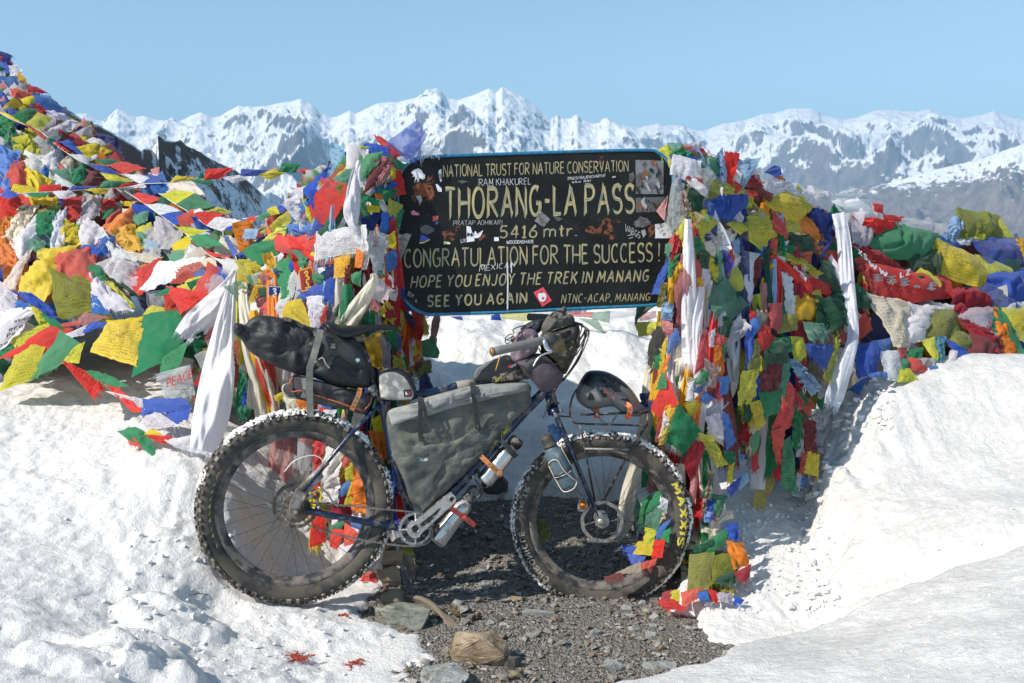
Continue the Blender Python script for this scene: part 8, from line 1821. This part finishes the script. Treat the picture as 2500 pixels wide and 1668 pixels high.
for lb, v in grp.items():
    v.sort(key=lambda q: q[0])
    for i, (x, y0, lf, cl, kd, path, yo, sd_) in enumerate(v):
        scarf(lb+('' if len(v) == 1 else ', '+ORD[i]+' from left'), path, cl, kd, n=28, m=14, pleats=2.4, amp=.012, seed=sd_, fray='b', Yo=yo)
ob = SCR.build('prayer_flag_scraps', CM); ob['kind'] = 'stuff'; ob['label'] = 'countless small rags and old flags filling the heaps'
ob = PK.build('packed_cloth', CM); ob['kind'] = 'stuff'; ob['label'] = 'packed mass of old cloth in the heaps, its unseen back deepened for shade'
# ================================================================ stones, ice crumbs, rags on the ground
def rockmesh(rs, dims, npt=26, rough=.06, sub=2, seed=0):
    bm = bmesh.new()
    for _ in range(npt):
        v = Vector((rs.gauss(0, 1), rs.gauss(0, 1), rs.gauss(0, 1))).normalized(); v = Vector((max(-.78, min(.78, v.x)), max(-.78, min(.78, v.y)), max(-.75, min(.75, v.z)))); bm.verts.new((v.x*dims[0]/1.56, v.y*dims[1]/1.56, v.z*dims[2]/1.5))
    bmesh.ops.convex_hull(bm, input=bm.verts); bmesh.ops.delete(bm, geom=[v for v in bm.verts if not v.link_faces], context='VERTS')
    if sub:
        bmesh.ops.bevel(bm, geom=list(bm.edges), offset=min(dims)*.035, segments=1, affect='EDGES'); bmesh.ops.triangulate(bm, faces=bm.faces); bmesh.ops.subdivide_edges(bm, edges=[e for e in bm.edges if e.calc_length() > min(dims)*.12], cuts=sub, use_grid_fill=True); bmesh.ops.triangulate(bm, faces=bm.faces)
        P = np.array([v.co for v in bm.verts]); k = 1/min(dims); d = fbm(P[:, 0]*k*2.2+P[:, 2]*k, P[:, 1]*k*2.2-P[:, 2]*k, 4, seed)*rough+(.5-np.abs(gn(P[:, 0]*k*1.6+P[:, 2]*k*2.2, P[:, 1]*k*1.2, seed+7)))*rough*.7
        bm.normal_update()
        for v, q in zip(bm.verts, d): v.co += v.normal*float(q)*min(dims)
    bm.faces.ensure_lookup_table(); V = np.array([v.co[:] for v in bm.verts]); F = [tuple(v.index for v in f.verts) for f in bm.faces]; bm.free(); return V, F
def rockmat(name, a, b, c2=None, sc_=14, snow=False):
    t = NT(name); p = t.obj(); n1 = t.noise(p, sc_, 8, .65, .5); n2 = t.noise(p, sc_*5, 6, .7); c = t.mix(t.ramp(n1, .38, .64), a, b)
    if c2: c = t.mix(t.ramp(t.noise(t.scalevec(p, (1, 1, 2.5)), sc_*1.4, 6, .6, .8), .54, .64), c, c2)
    c = t.mix(t.math('MULTIPLY', t.ramp(n2, .55, .7), .5), c, tuple(x*.35 for x in a)); h = t.math('ADD', t.math('MULTIPLY', n1, 1.0), t.math('MULTIPLY', n2, .4))
    return t.done(t.bsdf(color=c, rough=.9, normal=t.bump(h, .8, .012)))
RM = [rockmat('tan_stone', (.21, .155, .095), (.34, .28, .20), (.13, .085, .045)), rockmat('grey_green_stone', (.15, .16, .13), (.27, .28, .235), (.10, .075, .05)), rockmat('pale_grey_stone', (.22, .235, .225), (.36, .37, .355), (.12, .115, .10), 20), rockmat('dark_stone', (.06, .055, .05), (.13, .12, .11))]
ROCKS = [(1165, 1640, .21, .14, .145, 0, -18, 'large tan angular boulder at the front edge of the gravel'), (985, 1535, .24, .15, .09, 1, -6, 'flat grey-green rock half buried in snow under the knotted scarf'), (1085, 1690, .16, .14, .045, 2, 3, 'flat pale slab at the bottom edge of the photo'), (1252, 1640, .060, .05, .055, 3, 20, 'small dark stone right of the tan boulder'),
         (1500, 1640, .09, .06, .035, 2, 10, 'pale slab sticking out of the right snow edge'), (1610, 1640, .12, .05, .03, 2, 5, 'long pale stone at the right snow edge'), (1265, 1468, .10, .06, .018, 0, 8, 'flat tan stone lying in the sunlit gravel'), (1115, 1445, .045, .035, .022, 2, 0, 'pale stone left in the sunlit gravel strip'), (1178, 1438, .055, .04, .022, 2, 15, 'pale wedge stone in the sunlit gravel strip'),
         (1315, 1508, .13, .04, .03, 2, -4, 'long grey stone in the tyre shadow'), (1198, 1528, .03, .025, .02, 2, 0, 'small pale stone below the shadow edge'), (1218, 1518, .035, .03, .022, 3, 0, 'small dark stone at the shadow edge'), (1452, 1555, .05, .035, .028, 2, 25, 'upright pale stone in the right gravel'), (1590, 1555, .045, .03, .02, 2, 0, 'pale stone near the right snow'), (1595, 1535, .035, .03, .018, 2, 0, 'flat stone above it near the right snow'),
         (1300, 1560, .05, .03, .02, 2, 0, 'pale stone in the middle of the gravel'), (1235, 1605, .04, .03, .018, 2, 10, 'cream flat stone beside the tan boulder shadow'), (1530, 1490, .045, .03, .02, 2, -15, 'pale stone touching the front tyre'), (1570, 1480, .035, .03, .02, 2, 0, 'grey stone right of the front tyre contact'), (1210, 1210, .13, .10, .11, 3, 10, 'brown rock showing behind the steel bottles'), (1580, 1350, .10, .05, .03, 2, 8, 'pale slab seen through the front wheel'), (1050, 1320, .05, .04, .03, 3, 0, 'dark stone in the shade under the sign')]
for i, (px, py, dx, dy, dz, m, rz, lab) in enumerate(ROCKS):
    rs = random.Random(200+i*5); g = ground_at(px, min(py, 1660)) if py < 1665 else at(px, py, -.62); V, F = rockmesh(rs, (dx, dy, dz), 15 if dx > .08 else 22, .10 if dx > .08 else .05, 2 if dx > .08 else 1, i); R3 = np.array(Matrix.Rotation(R_(rz), 3, 'Z') @ Matrix.Rotation(R_(8 if i == 0 else 3), 3, 'Y')); V = V @ R3.T
    if lab.startswith('flat pale slab'): g = at(1085, 1668, -.75)
    mb = MB(); mb.add(V+np.array([g[0], g[1]+dy*.25, g[2]+dz*(.28 if i else .32)]), F); o = mb.build('rock', RM[m], smooth=False); tag(o, lab, 'rock', 'rocks lying on the gravel')
# gravel stones
rs = random.Random(5); lib = [rockmesh(rs, (1, rs.uniform(.6, .9), rs.uniform(.35, .7)), 11, 0, 0) for _ in range(9)]; Vs = []; Fs = []; MIx = []; off = 0; cols = []
pts = []
while len(pts) < 6800:
    x, y = rs.uniform(-.65, 1.0), rs.uniform(-1.05, 1.15); pts.append((x, y))
A = np.array(pts); z, dp, dw = snowz(A[:, 0], A[:, 1]); gzz = gz(A[:, 0], A[:, 1]); mb = MB(); mbs = [MB() for _ in range(3)]
for k, (x, y) in enumerate(pts):
    if z[k] > gzz[k]+.004: continue
    s = .0045*math.exp(abs(rs.gauss(0, .95))); s = min(s, .042); Vl, Fl = lib[rs.randrange(9)]; a = rs.uniform(0, 6.3); R3 = np.array([[math.cos(a), -math.sin(a), 0], [math.sin(a), math.cos(a), 0], [0, 0, 1]]); mbs[rs.choice((0, 0, 1, 2))].add(Vl @ R3.T*s*rs.uniform(.8, 1.4)+np.array([x, y, gzz[k]+s*.15+.004]), Fl)
for q, m, nm in zip(mbs, (rockmat('gravel_grey', (.15, .14, .125), (.34, .32, .28), None, 60), rockmat('gravel_pale', (.26, .25, .235), (.44, .42, .385), None, 60), rockmat('gravel_brown', (.14, .11, .08), (.29, .23, .165), None, 60)), ('grey', 'pale', 'brown')):
    o = q.build('loose_stones', m, smooth=False); o['kind'] = 'stuff'
# snow crumbs: clods along the wall foot, the hollow floor and the broken snow
mb = MB(); rs = random.Random(9)
def clod(px, py, s, lift=.3):
    try: g = ground_at(px, py)
    except Exception: return
    if np.linalg.norm(g-CAMP) < 2.2: return
    Vl, Fl = rockmesh(rs, (s, s*rs.uniform(.7, 1), s*rs.uniform(.6, .9)), 12, 0, 0); mb.add(Vl+g+np.array([0, 0, s*lift]), Fl)
for _ in range(220): clod(rs.gauss(1990, 34), rs.uniform(960, 1500), .008+.035*rs.random()**2.2)
for _ in range(380): clod(rs.uniform(1720, 1990), rs.uniform(1180, 1500), .005+.016*rs.random()**2)
for _ in range(260): clod(rs.uniform(1880, 2180), rs.uniform(900, 1060), .008+.028*rs.random()**2)
for _ in range(260): clod(rs.uniform(250, 1000), rs.uniform(1290, 1660), .004+.022*rs.random()**3)
for _ in range(120): clod(rs.uniform(980, 1350), rs.uniform(1190, 1320), .005+.018*rs.random()**2)
for _ in range(120): clod(rs.uniform(0, 900), rs.uniform(1000, 1660), .004+.012*rs.random()**3)
for _ in range(90): clod(rs.uniform(2000, 2500), rs.uniform(1200, 1660), .003+.010*rs.random()**3)
o = mb.build('snow_clods', M_SNOWC, smooth=False); o['kind'] = 'stuff'
# tan rags wrapped round the foot of the left post
def rag(label, pts, Yv, col, kind='', amp=.014, n=18, seed=0, name='prayer_flag', cat='prayer flag', fray='', bulge=.03):
    Q = [at(*REG['l'](x, y), Yv if np.isscalar(Yv) else Yv[i]) for i, (x, y) in enumerate(pts)]; mb = MB(); cloth(mb, Q, col, kind, n=n, amp=amp, seed=seed, bulge=bulge, fray=fray, jag=.05); o = mb.build(name, CM); tag(o, label, cat, 'old rags round the post foot')
T2 = (.34, .28, .20)
rag('bunched tan rag wrapped around the post foot', [(320, 190), (540, 170), (520, 350), (300, 340)], .12, T2, seed=1, amp=.018, bulge=.07)
rag('second tan rag fold lower on the post foot', [(240, 380), (480, 340), (520, 530), (330, 560)], .09, (.33, .28, .225), seed=2, amp=.02, bulge=.08)
rag('tan frayed rag hanging at the right of the post foot', [(540, 220), (655, 260), (650, 470), (520, 420)], .14, T2, seed=3, amp=.018, fray='rb')
rag('mauve grey rag hanging down the post foot', [(490, 330), (560, 370), (660, 640), (560, 600)], .11, (.32, .27, .30), seed=4, amp=.016)
rag('pale cream strip behind the tan rags', [(225, 360), (290, 300), (270, 520), (240, 520)], .10, 'cream', seed=5, amp=.01)
rag('dirty snow-stained rag under the low steel bottle', [(800, 140), (1130, 90), (1080, 230), (880, 240)], .45, (.30, .26, .25), seed=6, amp=.02)
mb = MB()
def lp(x, y, Y): return at(*REG['l'](x, y), Y)
kc = [lp(320, 680, 0.0), lp(400, 610, -.01), lp(500, 620, .0), lp(590, 700, .0), lp(520, 760, -.03), lp(380, 750, -.03)]
for q, (a, b) in enumerate([(0, 3), (1, 4), (2, 5), (0, 4)]): mb.add(*tube(smoothpath([kc[a], (kc[a]+kc[b])/2+np.array([0, -.035, .01*(q-1)]), kc[b]], 12), [.012, .018, .024, .028, .030, .031, .031, .030, .028, .024, .018, .012], 12), col=T2)
for k in range(5):
    o_ = k*14; mb.add(*tube(smoothpath([lp(560+o_*.3, 660+o_*.8, -.02), lp(720, 690+o_, -.06+.008*k), lp(860+o_*.6, 770+o_*.9, -.10), lp(960+o_*1.3, 900+o_*.3, -.16), lp(1040+o_*2.0, 1040+o_*.2, -.24)], 26), np.interp(np.linspace(0, 1, 26), [0, .2, .7, 1], [.010, .014, .013, .008]), 8, flat=.5), col=T2)
Vv = np.vstack(mb.V); dn = .004*fbm(Vv[:, 0]*60, Vv[:, 2]*60+Vv[:, 1]*30, 3, 4); kk = 0
for i in range(len(mb.V)): m_ = len(mb.V[i]); mb.V[i] = mb.V[i]+dn[kk:kk+m_, None]*np.array([[.6, -1, .6]]); kk += m_
o = mb.build('offering_scarf', CM); tag(o, 'old tan scarf knotted round the post foot and trailing over the rock onto gravel', 'scarf', 'old rags round the post foot')
rag('brown torn rag scrap on the dark gravel beside the trailing scarf', [(970, 740), (1080, 780), (1220, 960), (1100, 900)], -.12, (.25, .18, .12), seed=8, fray='rb', amp=.02)
rag('second brown torn rag on the dark gravel', [(1230, 860), (1330, 820), (1370, 930), (1250, 940)], -.14, (.24, .18, .12), seed=9, fray='b', amp=.02)
rag('small green rag scrap on the rock edge', [(620, 750), (700, 770), (730, 830), (640, 800)], -.07, 'green', seed=10, amp=.008)
# frayed red rags lying on the snow
def frayed(label, px, py, w_, seed, cnt=34, col=(.55, .10, .05)):
    rs = random.Random(seed); g = ground_at(px, py); mb = MB(); s = w_/FPX*(g[1]+3.9)
    for k in range(cnt):
        a = rs.uniform(0, 6.28); p = g+np.array([rs.gauss(0, s*.22), rs.gauss(0, s*.22), .004]); pts = [p]
        for j in range(5): a += rs.gauss(0, .8); pts.append(pts[-1]+np.array([math.cos(a), math.sin(a)*.8, rs.gauss(0, .35)])*s*.10)
        pts = [np.array([q[0], q[1], max(q[2], g[2]+.001)]) for q in pts]; mb.add(*tube(smoothpath(pts, 9), .0011+.0035*rs.random()**3, 5), col=col)
    o = mb.build('frayed_rag', CM); tag(o, label, 'rag', 'frayed red rags on the snow')
frayed('largest frayed red rag on the snow in the left foreground', 720, 1610, 60, 1, 50); frayed('thin frayed red rag right of the largest one on the snow', 862, 1622, 46, 2, 16); frayed('tiny frayed red rag below the rear tyre', 838, 1508, 30, 3, 12); frayed('frayed red threads at the snow edge by the olive flag', 1640, 1478, 60, 4, 26, (.6, .08, .05))
mb = MB(); a, b = ground_at(462, 1472), ground_at(508, 1468); mb.add(*tube([a+[0, 0, .006], (a+b)/2+[0, 0, .012], b+[0, 0, .008]], .0015, 5)); tag(mb.build('twig', M_WOOD), 'thin dark twig on the snow left of the rear tyre', 'twig')
